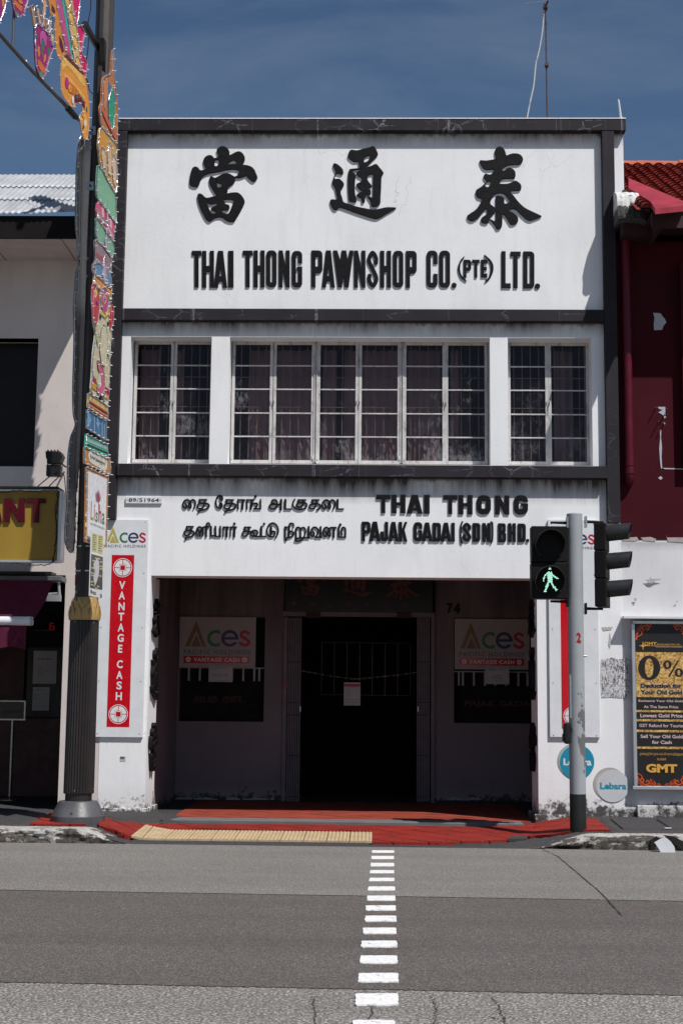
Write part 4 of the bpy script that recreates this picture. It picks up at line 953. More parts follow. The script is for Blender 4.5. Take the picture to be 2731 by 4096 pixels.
# number plate
t = thing('number_plate', FB.w(*FB.px(577, 2015), .02), 'small white plate reading 89/51964 at the left end of the lower signwriting', 'sign')
rect_px('plate', FB, 505, 1989, 649, 2015, .005, .02, i_white, t, bevel=.002)
text_px('·89/51964·', FB, 510, 1994, 645, 2009, i_black, t, n=.027, bold=.008)

# company boards and papers in the dark arcade
def board(x0, x1, y0, y1, lab):
    t = thing('company_board', FI.w(*FI.px((x0 + x1) / 2, y1), .05), lab, 'sign', 'company boards above the shop windows')
    u0, v1 = FI.px(x0, y0); u1, v0 = FI.px(x1, y1)
    b = MB(); b.fbox(FI, u0, u1, v0, v1, .01, .045); b.build('sign_panel', i_white_shaded, t, bevel=.003)
    f = lambda a, b_: (u0 + (a - 385) / (1057 - 385) * (u1 - u0), v1 - (b_ - 487) / (943 - 487) * (v1 - v0))
    aces(FI, f, t, .047, True)
    p, q = f(427, 907), f(1007, 843); b = MB(); b.add([FI.w(p[0], p[1], .047), FI.w(q[0], p[1], .047), FI.w(q[0], q[1], .047), FI.w(p[0], q[1], .047)], [(0, 1, 2, 3)]); b.build('red_strip', i_red, t)
    a, b_ = f(515, 892), f(917, 858); text_uv('VANTAGE CASH', FI, a[0], a[1], b_[0], b_[1], i_white, t, n=.049, bold=.02, spacing=1.2)
    for cx_ in (468, 963): c_ = f(cx_, 875); coin(FI, c_[0], c_[1], (u1 - u0) * .035, t, .049)
board(722, 1022, 2467, 2671, 'white company board with a red strip over the left shop window')
board(1817, 2116, 2475, 2680, 'white company board with a red strip over the right shop window below number 74')
def paper(x0, x1, y0, y1, fr, n, label, lines, name='notice_paper', tilt=0, head=None, mat=None):
    t = thing(name, fr.w(*fr.px((x0 + x1) / 2, y1), n), label, 'notice')
    rect_px('sheet', fr, x0, y0, x1, y1, n, .002, mat or i_paper, t)
    for (s, a, b_, c_, d_, bo) in lines:
        text_px(s, fr, x0 + (x1 - x0) * a, y0 + (y1 - y0) * c_, x0 + (x1 - x0) * b_, y0 + (y1 - y0) * d_, i_grey, t, n=n + .004, bold=bo)
    return t
paper(837, 932, 2664, 2728, FI, .06, 'white business hours notice taped under the left company board', [('Extended Business Hours', .14, .86, .06, .14, .02), ('Dear Customers', .12, .36, .22, .27, .0), ('Mon-Sat: 9.00am - 8.00pm', .14, .86, .52, .62, .03), ('Closed on Sunday and Public Holidays', .2, .8, .66, .71, .0), ('Thai Thong Pawnshop Company Pte Ltd', .3, .9, .88, .93, 0)])
paper(1938, 2034, 2671, 2737, FI, .06, 'white notice taped under the right company board beside number 74', [('營業時間 一星期七日', .14, .86, .08, .18, .02), ('9.00am - 8.00pm', .26, .74, .58, .68, .03), ('周一至周六', .34, .66, .44, .53, .02), ('公共假日休息', .3, .7, .74, .79, 0)])
NP = wall_frame(IY - .1)
t = paper(1375, 1441, 2730, 2822, NP, 0, 'white check in notice with a red header hanging in the doorway', [('SafeEntry', .2, .8, .17, .22, 0), ('1. Scan', .08, .4, .27, .32, 0), ('2. Check in', .08, .4, .40, .45, 0), ('3. Show', .08, .36, .51, .56, 0), ('Thank you for your cooperation', .08, .9, .72, .77, 0), ('Stay safe and keep well', .08, .8, .84, .89, 0)], name='door_notice')
rect_px('header_band', NP, 1376, 2736, 1440, 2746, .0035, 0, i_redl, t)

# folding gate in the doorway
gate = thing('folding_gate', (0, IY, FZ), 'mauve folding steel gate pushed open to both sides of the doorway', 'gate')
m_gate = M('mauve_gate_paint', (.15, .12, .135), .5, var=.18, scale=7, dirt=.5)
GF = wall_frame(IY - .05)
rect_px('gate_header', GF, 1130, 2447, 1738, 2467, -.06, .06, m_gate, gate, bevel=.004)
for x0, x1 in ((1130, 1146), (1723, 1738)): rect_px('gate_post', GF, x0, 2468, x1, 3212, -.05, .04, m_gate, gate, bevel=.003)
for x0, x1 in ((1149, 1204), (1667, 1720)):
    for i in range(8):
        x = x0 + (x1 - x0) * (i + .3) / 8
        rect_px('gate_bar', GF, x - 2.2, 2470, x + 2.2, 3208, -.04 + .008 * (i % 2), .022, m_gate, gate)
    for yy in (2648, 2810, 2860, 3022, 3186): rect_px('gate_rivet_bar', GF, x0, yy - 1.8, x1, yy + 1.8, -.02, .012, M('dark_rivet_bar', (.03, .028, .03), .5), gate)
for x in (1201, 1671):
    rect_px('gate_handle', GF, x - 2, 2826, x + 2, 2846, .0, .02, m_alu, gate)
for x in (1253, 1615): rect_px('gate_roller', GF, x - 28, 2444, x + 28, 2472, .001, .03, M('rusty_bracket', (.05, .03, .025), .8), gate)
rect_px('red_tag', GF, 1132, 2724, 1142, 2752, -.008, .004, i_redl, gate)
# chain across the doorway
ch = thing('door_chain', GF.w(*GF.px(1400, 2715), 0), 'thin steel chain sagging across the open doorway', 'chain'); b = MB()
pts = [GF.w(*GF.px(x, y), .02) for x, y in smooth_path([(1204, 2683), (1255, 2692), (1330, 2705), (1400, 2714), (1440, 2715), (1500, 2709), (1600, 2699), (1668, 2689)], 5)]
pts = [V3(*p) for p in pts]; L = 0
for i in range(len(pts) - 1):
    d = pts[i + 1] - pts[i]; n_ = max(1, int(np.linalg.norm(d) / .035))
    for j in range(n_):
        c_ = pts[i] + d * (j + .5) / n_; a = d / np.linalg.norm(d); s2 = V3(0, 0, 1) if (i + j) % 2 else V3(0, 1, 0)
        b.tube([c_ + a * .022 * math.cos(q) + s2 * .010 * math.sin(q) for q in np.linspace(0, 2 * math.pi, 9)[:-1]], .0035, 5, closed=True)
b.build('chain_links', M('dull_chain', (.30, .26, .20), .45, .6), ch)
# carved name board above the door
nb = thing('carved_name_board', FI.w(*FI.px(1435, 2445), .1), 'black carved board with dull red Chinese characters above the doorway', 'sign')
BF = wall_frame(IY - .12); u0, v0 = BF.px(1139, 2445); u1, _ = BF.px(1731, 2447); 
b = MB(); b.fbox(BF, u0, u1, v0, v0 + .62, -.1, 0); b.build('board', M('black_lacquer', (.008, .007, .008), .35), nb, bevel=.006)
m_carve = M('dull_red_carving', (.10, .034, .025), .55, bump=0)
def carved(cs, x0, x1, ybot, hpx):
    allp = [p for c in cs for p in c]; a0, a1 = min(p[0] for p in allp), max(p[0] for p in allp); b0, b1 = min(p[1] for p in allp), max(p[1] for p in allp)
    U0, V0 = BF.px(x0, ybot); U1, _ = BF.px(x1, ybot); H_ = (U1 - U0) * hpx
    f = lambda c: [(U0 + (x - a0) / (a1 - a0) * (U1 - U0), V0 + (b1 - y) / (b1 - b0) * H_) for x, y in smooth_path(c, 3, True)]
    return f
for cs, x0, x1, yb, hh in ((DANG, 1189, 1300, 2384, 1.05), (TAI, 1546, 1682, 2400, 1.0)):
    f = carved(cs, x0, x1, yb, hh); plate('letter', BF, [f(c) for c in cs], 0, .02, m_carve, nb, bevel=.003)
allT = TONG_A + TONG_B; f = carved(allT, 1371, 1488, 2386, 1.05)
plate('letter', BF, [f(c) for c in TONG_A], 0, .02, m_carve, nb, bevel=.003); plate('letter', BF, [f(c) for c in TONG_B], 0, .02, m_carve, nb, bevel=.003)
for ch_, xc in zip('司公限有人私', (1248, 1319, 1395, 1466, 1539, 1616)): text_px(ch_, BF, xc - 12, 2408, xc + 12, 2429, m_carve, nb, n=.004, bold=.0, name='letter')
rect_px('seal', BF, 1168, 2408, 1184, 2421, .001, .003, m_carve, nb)

# small green white sticker on the left pillar
t = thing('small_sticker', FB.w(*FB.px(492, 3046), .002), 'small torn green and white sticker low on the left pillar', 'sticker')
rect_px('sheet', FB, 481, 3026, 503, 3046, .002, .001, i_paper, t); rect_px('print', FB, 482, 3026, 499, 3036, .004, 0, P('dull_green_ink', (.09, .13, .07)), t)

# ------------------------------------------------------------------ right neighbour
RY = D + .02; RF = wall_frame(RY)
m_maroon = wall_mat('maroon_render', (.052, .0040, .009), [(7.0, 1.2, .5)], None, crack=.35, var=.22, shade=(.02, .008, .008))  # colour darkens towards the top of the wall
m_wall2 = wall_mat('white_cream_render', (.66, .65, .66), [(zy(2175, RY, 2600), .10, .3)], moss_z=.15, moss_h=.55, var=.08)
rb = thing('maroon_shophouse', (5, D, .2), 'neighbouring shophouse at right, maroon above and white below, under a red tiled roof', 'building')
ZM = on_y(2600, 2160, RY)[2]
b = MB(); b.box(XWR - .0, 12, RY, RY + .3, .0, ZM); b.build('lower_wall', m_wall2, rb)
b = MB(); b.box(XOR + .001, 12, RY - .004, RY + .3, ZM, 7.4); b.build('upper_wall', m_maroon, rb)
b = MB(); cxp = on_y(2722, 1500, RY - .04)[0]; b.box(cxp, 12, RY - .12, RY, on_y(2722, 2130, RY)[2] + .8, 7.1); b.build('pier', m_maroon, rb)
b = MB(); b.box(XWR + .2, 12, RY + .3, RY + 10, 7.2, 7.3); b.box(11.9, 12, RY + .3, RY + 10, 0, 7.3); b.build('body', m_dark, rb)
u0 = on_y(2548, 3240, RY - .05)[0]; z1 = on_y(2600, 3222, RY - .05)[2]
b = MB(); b.box(u0, 12, RY - .05, RY - .001, .05, z1); b.build('base_ledge', m_wall2, rb, bevel=.008)
for pts in ([(2484, 2148), (2510, 2146), (2516, 2150), (2545, 2148), (2552, 2158), (2540, 2164), (2486, 2163)], [(2560, 2150), (2600, 2148), (2622, 2156), (2618, 2166), (2570, 2162)], [(2662, 2138), (2664, 2150), (2740, 2150), (2760, 2150), (2760, 2172), (2668, 2166)]):
    plate('flaking_paint', RF, [pxs(RF, pts)], .002, .004, M('old_cream_paint', (.40, .35, .33), .8, dirt=.7, scale=12), rb)
for pts in ([(2610, 1252), (2640, 1254), (2644, 1262), (2656, 1276), (2662, 1290), (2650, 1306), (2646, 1320), (2614, 1321), (2612, 1300), (2615, 1270)], [(2628, 1628), (2658, 1628), (2659, 1660), (2650, 1662), (2640, 1655), (2630, 1650), (2648, 1640), (2632, 1636)], [(2651, 1662), (2662, 1668), (2655, 1675)], [(2648, 1690), (2658, 1692), (2656, 1699)],
            [(2636, 1720), (2642, 1720), (2641, 1750), (2645, 1790), (2643, 1830), (2646, 1874), (2641, 1874), (2637, 1840), (2634, 1795), (2638, 1750)], [(2629, 1912), (2640, 1905), (2648, 1912), (2640, 1920)], [(2646, 1872), (2760, 1875), (2760, 1879), (2656, 1877)]):
    plate('paint_chip', RF, [pxs(RF, pts)], .0065, .003, M('bare_plaster_chip', (.42, .42, .47), .8), rb)
for x, y in ((2614, 1645), (2660, 1650), (2626, 1700), (2648, 1705)):
    b = MB(); p = RF.w(*RF.px(x, y), 0); b.tube([p, p + V3(.0, -.10, .03)], .006, 6); b.build('old_bolt', m_cable, rb)
# roof: eave, tiles, ridge, flashing
EY = D - .85; ez = on_y(2620, 838, EY)[2]; RYd = D + 2.3; rz = on_y(2620, 668, RYd)[2]; slope = (rz - ez) / (RYd - EY)
RX0 = XEND - .02
def rsurf(px, py, off=0):                      # where a sight line meets the roof slope
    d = ray(px, py); o = CAMP; t = (ez + off + slope * (o[1] - EY) - o[2]) / (d[2] - slope * d[1]); return o + d * t
m_tile = M('dark_red_roof_tile', (.17, .020, .014), .8, spec=.15, var=.45, scale=7, bump=.3, bscale=30); 
b = MB(); rr = random.Random(9); Lr = math.hypot(RYd - EY, rz - ez); nrow = int(Lr / .16); wcol = .155
for j in range(int((7.5 - RX0) / wcol)):
    x = RX0 + .12 + j * wcol
    for i in range(nrow):
        if x > 5.6 and i % 1: continue
        s0 = i * Lr / nrow; s1 = s0 + Lr / nrow * 1.12; r0, r1 = .062, .052; dy = (RYd - EY) / Lr; dz = (rz - ez) / Lr; vs = []
        jx = rr.uniform(-.008, .008); up = rr.uniform(0, .008) + .02
        for (s_, r_) in ((s0, r0), (s1, r1)):
            for a in np.linspace(0, math.pi, 6):
                n_ = r_ * math.sin(a) + up * (1 if s_ == s0 else .4); vs.append((x + jx - r_ * 1.1 * math.cos(a), EY + s_ * dy - n_ * dz, ez + s_ * dz + n_ * dy))
        b.add(vs, [(k, k + 6, k + 7, k + 1) for k in range(5)] + [tuple(range(6))])
b.add([(RX0, EY, ez), (12, EY, ez), (12, RYd, rz), (RX0, RYd, rz)], [(0, 1, 2, 3)])
o = b.build('roof_tiles', m_tile, rb); o['kind'] = 'stuff'
b = MB(); rr = random.Random(4); x = RX0
while x < 7:
    L_ = .62; dz_ = rr.uniform(-.012, .012)
    b.tube([(x, RYd, rz + .02 + dz_), (x + L_, RYd, rz + .02 + dz_)], [.085, .075], 12); x += L_ - .02
b.build('ridge_tiles', M('orange_ridge_tile', (.48, .10, .035), .7, var=.15), rb)
b = MB(); b.add([(RX0, RYd, rz), (12, RYd, rz), (12, RYd + 3, rz - 1.6), (RX0, RYd + 3, rz - 1.6)], [(0, 1, 2, 3)]); b.build('rear_roof', m_tile, rb)
pk = [rsurf(*p, .10) for p in ((2512, 712), (2740, 808), (2740, 822), (2618, 834), (2600, 806), (2512, 752))]
b = MB(); k = len(pk); b.add([p for p in pk] + [p - V3(0, 0, .07) for p in pk], [tuple(range(k))[::-1], tuple(range(k, 2 * k))] + [(i, (i + 1) % k, k + (i + 1) % k, k + i) for i in range(k)])
b.build('pink_flashing', M('faded_pink_metal', (.28, .026, .045), .7, var=.2, dirt=.4, spec=.2), rb)
b = MB(); fx0 = on_y(2606, 860, EY)[0]; b.add([(RX0 - .02, D, ez + slope * .85 + .09), (RX0 + .03, D, ez + slope * .85 + .09), (RX0 + .03, D - .40, ez + slope * .45 + .09), (RX0 - .02, D - .40, ez + slope * .45 + .09), (RX0 - .02, D, ez + slope * .85 - .1), (RX0 + .03, D, ez + slope * .85 - .1), (RX0 + .03, D - .40, ez + slope * .45 - .1), (RX0 - .02, D - .40, ez + slope * .45 - .1)], [(0, 1, 2, 3), (7, 6, 5, 4), (0, 3, 7, 4), (1, 5, 6, 2), (3, 2, 6, 7), (0, 4, 5, 1)]); b.build('added_shadow_board', M('dark_maroon_board', (.03, .008, .01), .7), rb); b = MB(); b.box(fx0, 12, EY + .03, EY + .07, ez - .22, ez - .02); b.build('fascia', M('dark_maroon_board', (.03, .008, .01), .7), rb)  # first piece: sloped board added behind the bracket to straighten the roof's shadow
b = MB(); b.box(fx0 + .02, 12, EY + .08, RY, ez - .03, ez - .01); b.build('eave_soffit', M('dark_maroon_board', (.03, .008, .01), .7), rb)
for i in range(6):
    b = MB(); x = fx0 + .1 + i * .6; b.box(x, x + .07, EY + .1, RY, ez - .16, ez - .04); b.build('rafter', M('dark_maroon_board', (.03, .008, .01), .7), rb)
# white rounded bracket capping the party wall
br = thing('plaster_bracket', (XEND, D, zy(870, D, 2540)), 'rounded white plaster bracket with black mould at the right end of the pawnshop roofline', 'bracket')
def mold():
    s = NT('mouldy_white_plaster'); X, Y, Z = s.xyz()[0:3]; zc_ = float(zy(838, D - .4, 2540))
    g = s.mr(Z, zc_ - .04, zc_ + .10, 1, 0); n = s.noise(9, detail=9, rough=.75); m = s.mr(s.math('ADD', n, s.math('MULTIPLY', g, .35)), .64, .72, 0, .95)
    c = s.mix(s.mr(n, .5, .7), (.62, .61, .6), (.42, .38, .34)); c = s.mix(m, c, (.03, .028, .027)); s.bump(n, .4, .02); return s.fin(c, .8, 0, .3)
m_mold = mold()
bx0 = on_y(2468, 820, D - .44)[0]; bx1 = on_y(2608, 810, D - .44)[0]; zt_ = on_y(2500, 778, D - .1)[2]; zbt = on_y(2500, 872, D - .44)[2]
prof = [(D + .05, zt_), (D - .15, zt_ + .0), (D - .30, zt_ - .05), (D - .40, zt_ - .13), (D - .44, zbt + .06), (D - .43, zbt), (D - .34, zbt - .02), (D + .05, zbt - .02)]
prof = smooth_path(prof[:6], 3) + [p for p in prof[6:]]
b = MB(); n_ = len(prof); nx_ = 14; rr = random.Random(2); vs = []
for i in range(nx_ + 1):
    x = bx0 + (bx1 - bx0) * i / nx_
    for (y, z) in prof: vs.append((x + rr.uniform(-.006, .006), y + rr.uniform(-.008, .008) + (.12 * (i / nx_) ** 6), z + rr.uniform(-.008, .008) - (.07 * (i / nx_) ** 5)))
b.add(vs, [(i * n_ + j, i * n_ + (j + 1) % n_, (i + 1) * n_ + (j + 1) % n_, (i + 1) * n_ + j) for i in range(nx_) for j in range(n_)] + [tuple(range(n_))[::-1], tuple(range(nx_ * n_, (nx_ + 1) * n_))])
b.build('cap', m_mold, br)
b = MB(); b.box(bx0 + .08, bx0 + .45, D - .3, D + .3, zt_ - .6, zbt - .02); b.build('corbel', M('dark_maroon_board', (.03, .008, .01), .7), br)
# downpipe
dp = thing('drain_pipe', on_y(2510, 1930, RY - .1), 'maroon drain pipe running down beside the black right hand pier', 'pipe')
xa = on_y(2509, 1500, RY - .09)[0]; z0, z1 = on_y(2509, 1890, RY - .09)[2], on_y(2509, 920, RY - .09)[2]
m_pipe = M('maroon_pipe_paint', (.085, .004, .014), .4, var=.15, spec=.25)
b = MB(); b.tube([(xa, RY - .09, z0), (xa, RY - .09, z1)], .056, 16, cap=False); auto_smooth(b.build('pipe', m_pipe, dp))
b = MB(); b.tube([(xa, RY - .09, z0 + .03), (xa, RY - .09, z0 - .02)], .066, 16); b.tube([(xa, RY - .09, z0 + .10), (xa, RY - .09, z0 + .08)], .063, 16); auto_smooth(b.build('collar', m_pipe, dp))
b = MB(); b.tube(smooth_path([(xa, RY - .09, z0), (xa, RY - .088, z0 - .05), (xa, RY - .06, z0 - .10), (xa, RY + .03, z0 - .12)], 4), .056, 16); auto_smooth(b.build('elbow', m_pipe, dp))
# poster in aluminium case with ledge
PF = wall_frame(RY - .10)
ps = thing('jewellery_poster_case', PF.w(*PF.px(2640, 3158), 0), 'black and gold jewellery poster reading 0% in an aluminium case on the right wall', 'poster')
XR_ = 2752
rect_px('backing', PF, 2534, 2492, XR_ + 6, 3152, -.095, .08, m_alu, ps)
for (a, b_, c_, d_) in ((2529, 2484, XR_ + 14, 2496), (2529, 3145, XR_ + 14, 3159), (2529, 2496.3, 2542, 3144.7), (XR_, 2496.3, XR_ + 14, 3144.7)): rect_px('frame_bar', PF, a, b_, c_, d_, -.08, .09, m_alu, ps, bevel=.004)
def gold(nm='gold_glitter'):
    s = NT(nm); v = s.voro(58, out=1); x = s.n('ShaderNodeSeparateColor'); s.set(x.inputs[0], v); n = s.noise(35, detail=6, rough=.7)
    c = s.mix(s.mr(s.math('ADD', n, s.math('MULTIPLY', x.outputs[0], .3)), .45, .85), (.22, .085, .015), (.80, .52, .16)); return s.fin(c, .35, .1, .6)
m_gold = gold(); m_goldi = P('gold_ink', (.62, .33, .06)); m_org = P('orange_ornament_ink', (.52, .07, .012)); m_pinki = P('pale_pink_ink', (.55, .42, .42))
rect_px('poster_sheet', PF, 2541, 2495, XR_ + 1, 3146, -.014, .004, i_black, ps)
for a, b_ in ((2609, 2789), (2841, 2849), (2877, 2886), (2920, 2929), (2987, 2996)): rect_px('gold_band', PF, 2542, a, XR_, b_, -.008, 0, m_gold, ps)
n_ = -.005
g = G2(0, 0, 100, 110, 1.2)
S = np.maximum(g.disc(50, 55, 50, 55), -g.disc(50, 55, 20, 43))
x0, x1, y0, y1 = 2551, 2639, 2622, 2720
flat('zero', PF, [[PF.px(x0 + a * (x1 - x0) / 100, y0 + b_ * (y1 - y0) / 110) for a, b_ in c] for c in g.contours(S)], n_, i_black, ps)
for cx_, cy_, s in ((2668, 2658, 1), (2714, 2690, 1)):
    g = G2(-20, -20, 20, 20, .8); S = np.maximum(g.disc(0, 0, 17, 17), -g.disc(0, 0, 6, 11)); flat('percent_mark', PF, [[PF.px(cx_ + a, cy_ + b_) for a, b_ in c] for c in g.contours(S)], n_, i_black, ps)
flat('percent_mark', PF, [pxs(PF, [(2670, 2706), (2707, 2642), (2715, 2642), (2678, 2706)])], n_ + .0006, i_black, ps)
text_px('GMT', PF, 2575, 2568, 2624, 2582, m_goldi, ps, n=n_, bold=.02); text_px('JEWELLERS PTE LTD', PF, 2624, 2575, 2717, 2581, m_goldi, ps, n=n_, bold=.01); text_px('FINE JEWELLERY & DIAMONDS', PF, 2621, 2586, 2727, 2591, m_pinki, ps, n=n_)
rect_px('rule', PF, 2560, 2583, 2727, 2584.4, n_, 0, m_goldi, ps)
flat('star', PF, [pxs(PF, [(2553, 2583), (2567, 2580), (2570, 2564), (2573, 2580), (2590, 2583), (2573, 2586), (2570, 2601), (2567, 2586)])], n_ + .0005, m_goldi, ps)
for s_, x0, x1, y0, y1, mt, bo in (('Deduction for', 2560, 2725, 2734, 2751, i_black, .045), ('Your Old Gold', 2560, 2727, 2760, 2777, i_black, .045), ('Exchange Your Old Gold', 2552, 2731, 2799, 2811, m_pinki, .02), ('At The Same Price', 2573, 2711, 2822, 2833, m_pinki, .02),
    ('Lowest Gold Price', 2559, 2728, 2855, 2870, m_pinki, .03), ('GST Refund for Tourist', 2555, 2733, 2896, 2909, m_pinki, .02), ('Sell Your Old Gold', 2560, 2729, 2939, 2953, m_pinki, .03), ('for Cash', 2606, 2685, 2962, 2976, m_pinki, .03),
    ('தங்கத்தின் தரம் எப்போதும் நிரந்தரம்', 2557, 2733, 3010, 3024, m_goldi, .0), ('உங்கள்', 2627, 2663, 3030, 3041, m_goldi, .0), ('GMT', 2582, 2707, 3056, 3091, m_goldi, .05)):
    if mt is i_black: text_px(s_, PF, x0 - 1.2, y0 - 1.2, x1 + 1.2, y1 + 1.2, m_pinki, ps, n=n_, bold=bo + .035)
    text_px(s_, PF, x0, y0, x1, y1, mt, ps, n=n_ + .001, bold=bo)
def swirl(cx_, cy_, sx, sy):
    g = G2(-2, -2, 62, 62, .9); S = None
    for p, r in (([(2, 60), (4, 40), (14, 22), (26, 16), (30, 24), (24, 30), (18, 26)], 2.6), ([(6, 50), (18, 44), (24, 36), (20, 30)], 2.0), ([(18, 16), (34, 6), (48, 8), (52, 18), (44, 22), (40, 16)], 2.6), ([(30, 8), (44, 2), (62, 2)], 1.8), ([(2, 30), (10, 12), (24, 2)], 1.8), ([(3, 48), (0, 60)], 3.2), ([(50, 10), (60, 8)], 2)):
        d = g.seg(smooth_path(p, 4) if len(p) > 3 else p, r); S = d if S is None else np.minimum(S, d)
    flat('ornament', PF, [[PF.px(cx_ + sx * a, cy_ + sy * b_) for a, b_ in c] for c in g.contours(S)], n_, m_org, ps)
swirl(2542, 2497, 1, 1); swirl(XR_, 2497, -1, 1); swirl(2543, 3144, 1, -1); swirl(XR_, 3144, -1, -1)
swirl(2600, 3144, .7, -.45); swirl(2698, 3144, -.7, -.45)
lg = thing('wall_ledge', on_y(2600, 2480, RY), 'thin white plaster ledge with grimy top over the jewellery poster', 'ledge')
LF = wall_frame(RY - .18); u0, v0 = LF.px(2493, 2474); _, v1 = LF.px(2493, 2463); b = MB(); b.box(u0, 12, RY - .18, RY, v0, v1); b.build('slab', m_wall2, lg, bevel=.004)
# stickers
def disc_sticker(cx_, cy_, R, mat, ring, txt, tcol, label, off):
    t = thing('round_sticker', RF.w(*RF.px(cx_, cy_ + R), .003), label, 'sticker'); F2 = wall_frame(D - .001)
    c = lambda x, y, r, n=40: [F2.px(x + r * math.cos(a), y + r * math.sin(a)) for a in np.linspace(0, 2 * math.pi, n + 1)[:-1]]
    flat('backing', F2, [c(cx_ + off[0], cy_ + off[1], R)], .004, ring, t); flat('backing', F2, [c(cx_ + off[0] * .5, cy_ + off[1] * .5, R)], .006, M('dull_beige_sticker', (.45, .43, .38), .7), t)
    flat('disc', F2, [c(cx_, cy_, R)], .008, mat, t)
    text_px(txt, F2, cx_ - R * .79, cy_ - R * .21, cx_ + R * .83, cy_ + R * .20, tcol, t, n=.010, bold=.035); return t
i_teal = P('teal_ink', (.008, .23, .35)); 
disc_sticker(2306, 3048, 69, i_teal, M('pale_teal_rim', (.25, .36, .42), .7), 'Lebara', i_white, 'teal round telecom sticker partly hidden behind the signal pole', (-9, -5))
disc_sticker(2449, 3144, 65, P('worn_white_sticker', (.50, .51, .53), .6), M('grimy_beige_rim', (.40, .37, .34), .8), 'Lebara', i_teal, 'white round telecom sticker with teal lettering low on the right wall', (-13, -9))
def torn():
    s = NT('torn_poster_remains'); a = s.noise(24, s.map((1.6, 1, .8)), detail=9, rough=.78, dist=1.2); b2 = s.noise(9, detail=5)
    c = s.mix(s.mr(a, .47, .56), (.62, .61, .62), (.07, .055, .07)); c = s.mix(s.mr(b2, .62, .7, 0, .4), c, (.25, .3, .38)); s.bump(a, .5, .01); return s.fin(c, .8, 0, .2)
t = thing('torn_poster', FB.w(*FB.px(2458, 2791), .002), 'scraped off remains of a poster on the white wall left of the jewellery poster', 'poster')
F2 = wall_frame(D - .001)
pts = [(2402, 2638), (2430, 2634), (2445, 2630), (2470, 2638), (2500, 2633), (2513, 2640), (2514, 2790), (2480, 2792), (2440, 2789), (2403, 2791), (2400, 2720)]
flat('sheet', F2, [pxs(F2, pts)], .004, torn(), t)
for cx_, cy_, pts in ((2600, 2310, [(-22, 8), (-8, 22), (4, 24), (22, 14), (46, 8), (20, 4), (4, 6), (-2, -4), (-5, 8)]), (2535, 2400, [(-4, -6), (12, -8), (4, 8)]), (2702, 2405, [(-4, 4), (10, -6), (4, 6)]), (2405, 2515, [(0, -6), (45, -8), (38, 4), (6, 8)]), (2437, 2570, [(0, -40), (4, -20), (8, 0), (0, 24), (-6, 10)])):
    b = MB(); b.prism(F2, pxs(F2, [(cx_ + a, cy_ + c) for a, c in pts]), .002, .004); b.build('plaster_scar', M('wall_scar', (.42, .41, .41), .9, dirt=.5, scale=20), rb)
# antenna, spike, cable on the roof
an = thing('tv_antenna', on_y(2187, 475, D + 2), 'rusty television aerial standing on the pawnshop roof', 'antenna'); AF = wall_frame(D + 2)
m_rust = M('rusty_mast', (.08, .05, .045), .7, var=.3, scale=30); A = lambda x, y, n=0: AF.w(*AF.px(x, y), n)
b = MB(); b.tube([A(2188, 500), A(2184, 262), A(2181, 30)], .012, 8); b.build('mast', m_rust, an)
b = MB(); b.tube([A(2179, 22, -.1), A(2230, -40, .8)], .014, 6); b.box(*[v for ab in zip(A(2172, 36, -.03), A(2188, 20, .03)) for v in ab][0:2], D + 1.95, D + 2.05, A(2172, 36)[2], A(2172, 20)[2]); b.build('boom', m_rust, an)
b = MB()
for i, (x, y) in enumerate(((2190, 14), (2204, -2), (2216, -18))):
    c_ = A(x, y, .1 + .25 * i); b.tube([c_ + V3(-.34, .22, .06), c_ + V3(.36, -.22, -.06)], .004, 5)
b.build('element', m_alu, an)
b = MB(); b.box(A(2178, 264)[0], A(2192, 264)[0], D + 1.96, D + 2.04, A(2180, 266)[2], A(2180, 254)[2]); b.build('clamp', m_rust, an)
cb = MB(); cb.tube(smooth_path([A(2174, 40), A(2168, 120), A(2155, 200), A(2141, 258), A(2133, 340), A(2118, 410), A(2105, 480)], 4), .012, 6)
tag(cb.build('aerial_cable', M('white_cable', (.5, .5, .52), .5)), 'white cable running slack from the aerial head down to the pawnshop roof edge', 'cable')
sp = MB(); S_ = wall_frame(D + .2); q = lambda x, y: S_.w(*S_.px(x, y)); sp.tube([q(2482, 478), q(2473, 404), q(2471, 396)], [.016, .012, .002], 8); sp.box(*(q(2476, 480)[0], q(2490, 480)[0]), D + .17, D + .23, q(2480, 480)[2], q(2480, 472)[2])
tag(sp.build('lightning_rod', M('white_rod', (.6, .6, .6), .5)), 'short white rod standing on the top right corner of the pawnshop parapet', 'rod')
# ------------------------------------------------------------------ left neighbour
LY = D + .01; LF_ = wall_frame(LY)
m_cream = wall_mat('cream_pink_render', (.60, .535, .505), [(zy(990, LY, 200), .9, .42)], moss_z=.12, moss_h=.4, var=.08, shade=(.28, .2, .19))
lb = thing('cream_shophouse', (-5, D, .2), 'neighbouring cream shophouse at left with a zinc roof, dark square window and dark restaurant front', 'building')
lX = lambda x, y=1600: on_y(x, y, LY)[0]; lZ = lambda y, x=100: on_y(x, y, LY)[2]
WX = lX(146, 1600); WZ1, WZ0 = lZ(1354), lZ(1866)
LXR = XWL - .002; ZL0 = lZ(2300, 150)
b = MB()
b.box(WX, XOL - .001, LY, LY + .3, ZPB + .0, 7.6); b.box(WX, LXR, LY, LY + .3, ZL0, ZPB - .001)
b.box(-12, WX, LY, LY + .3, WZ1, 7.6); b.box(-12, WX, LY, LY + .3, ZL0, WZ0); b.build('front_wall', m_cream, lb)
PX0 = lX(247, 2800)
b = MB(); b.box(PX0, LXR - .0, LY - .006, LY + .5, .02, ZL0 - .001); b.build('pillar', m_cream, lb)
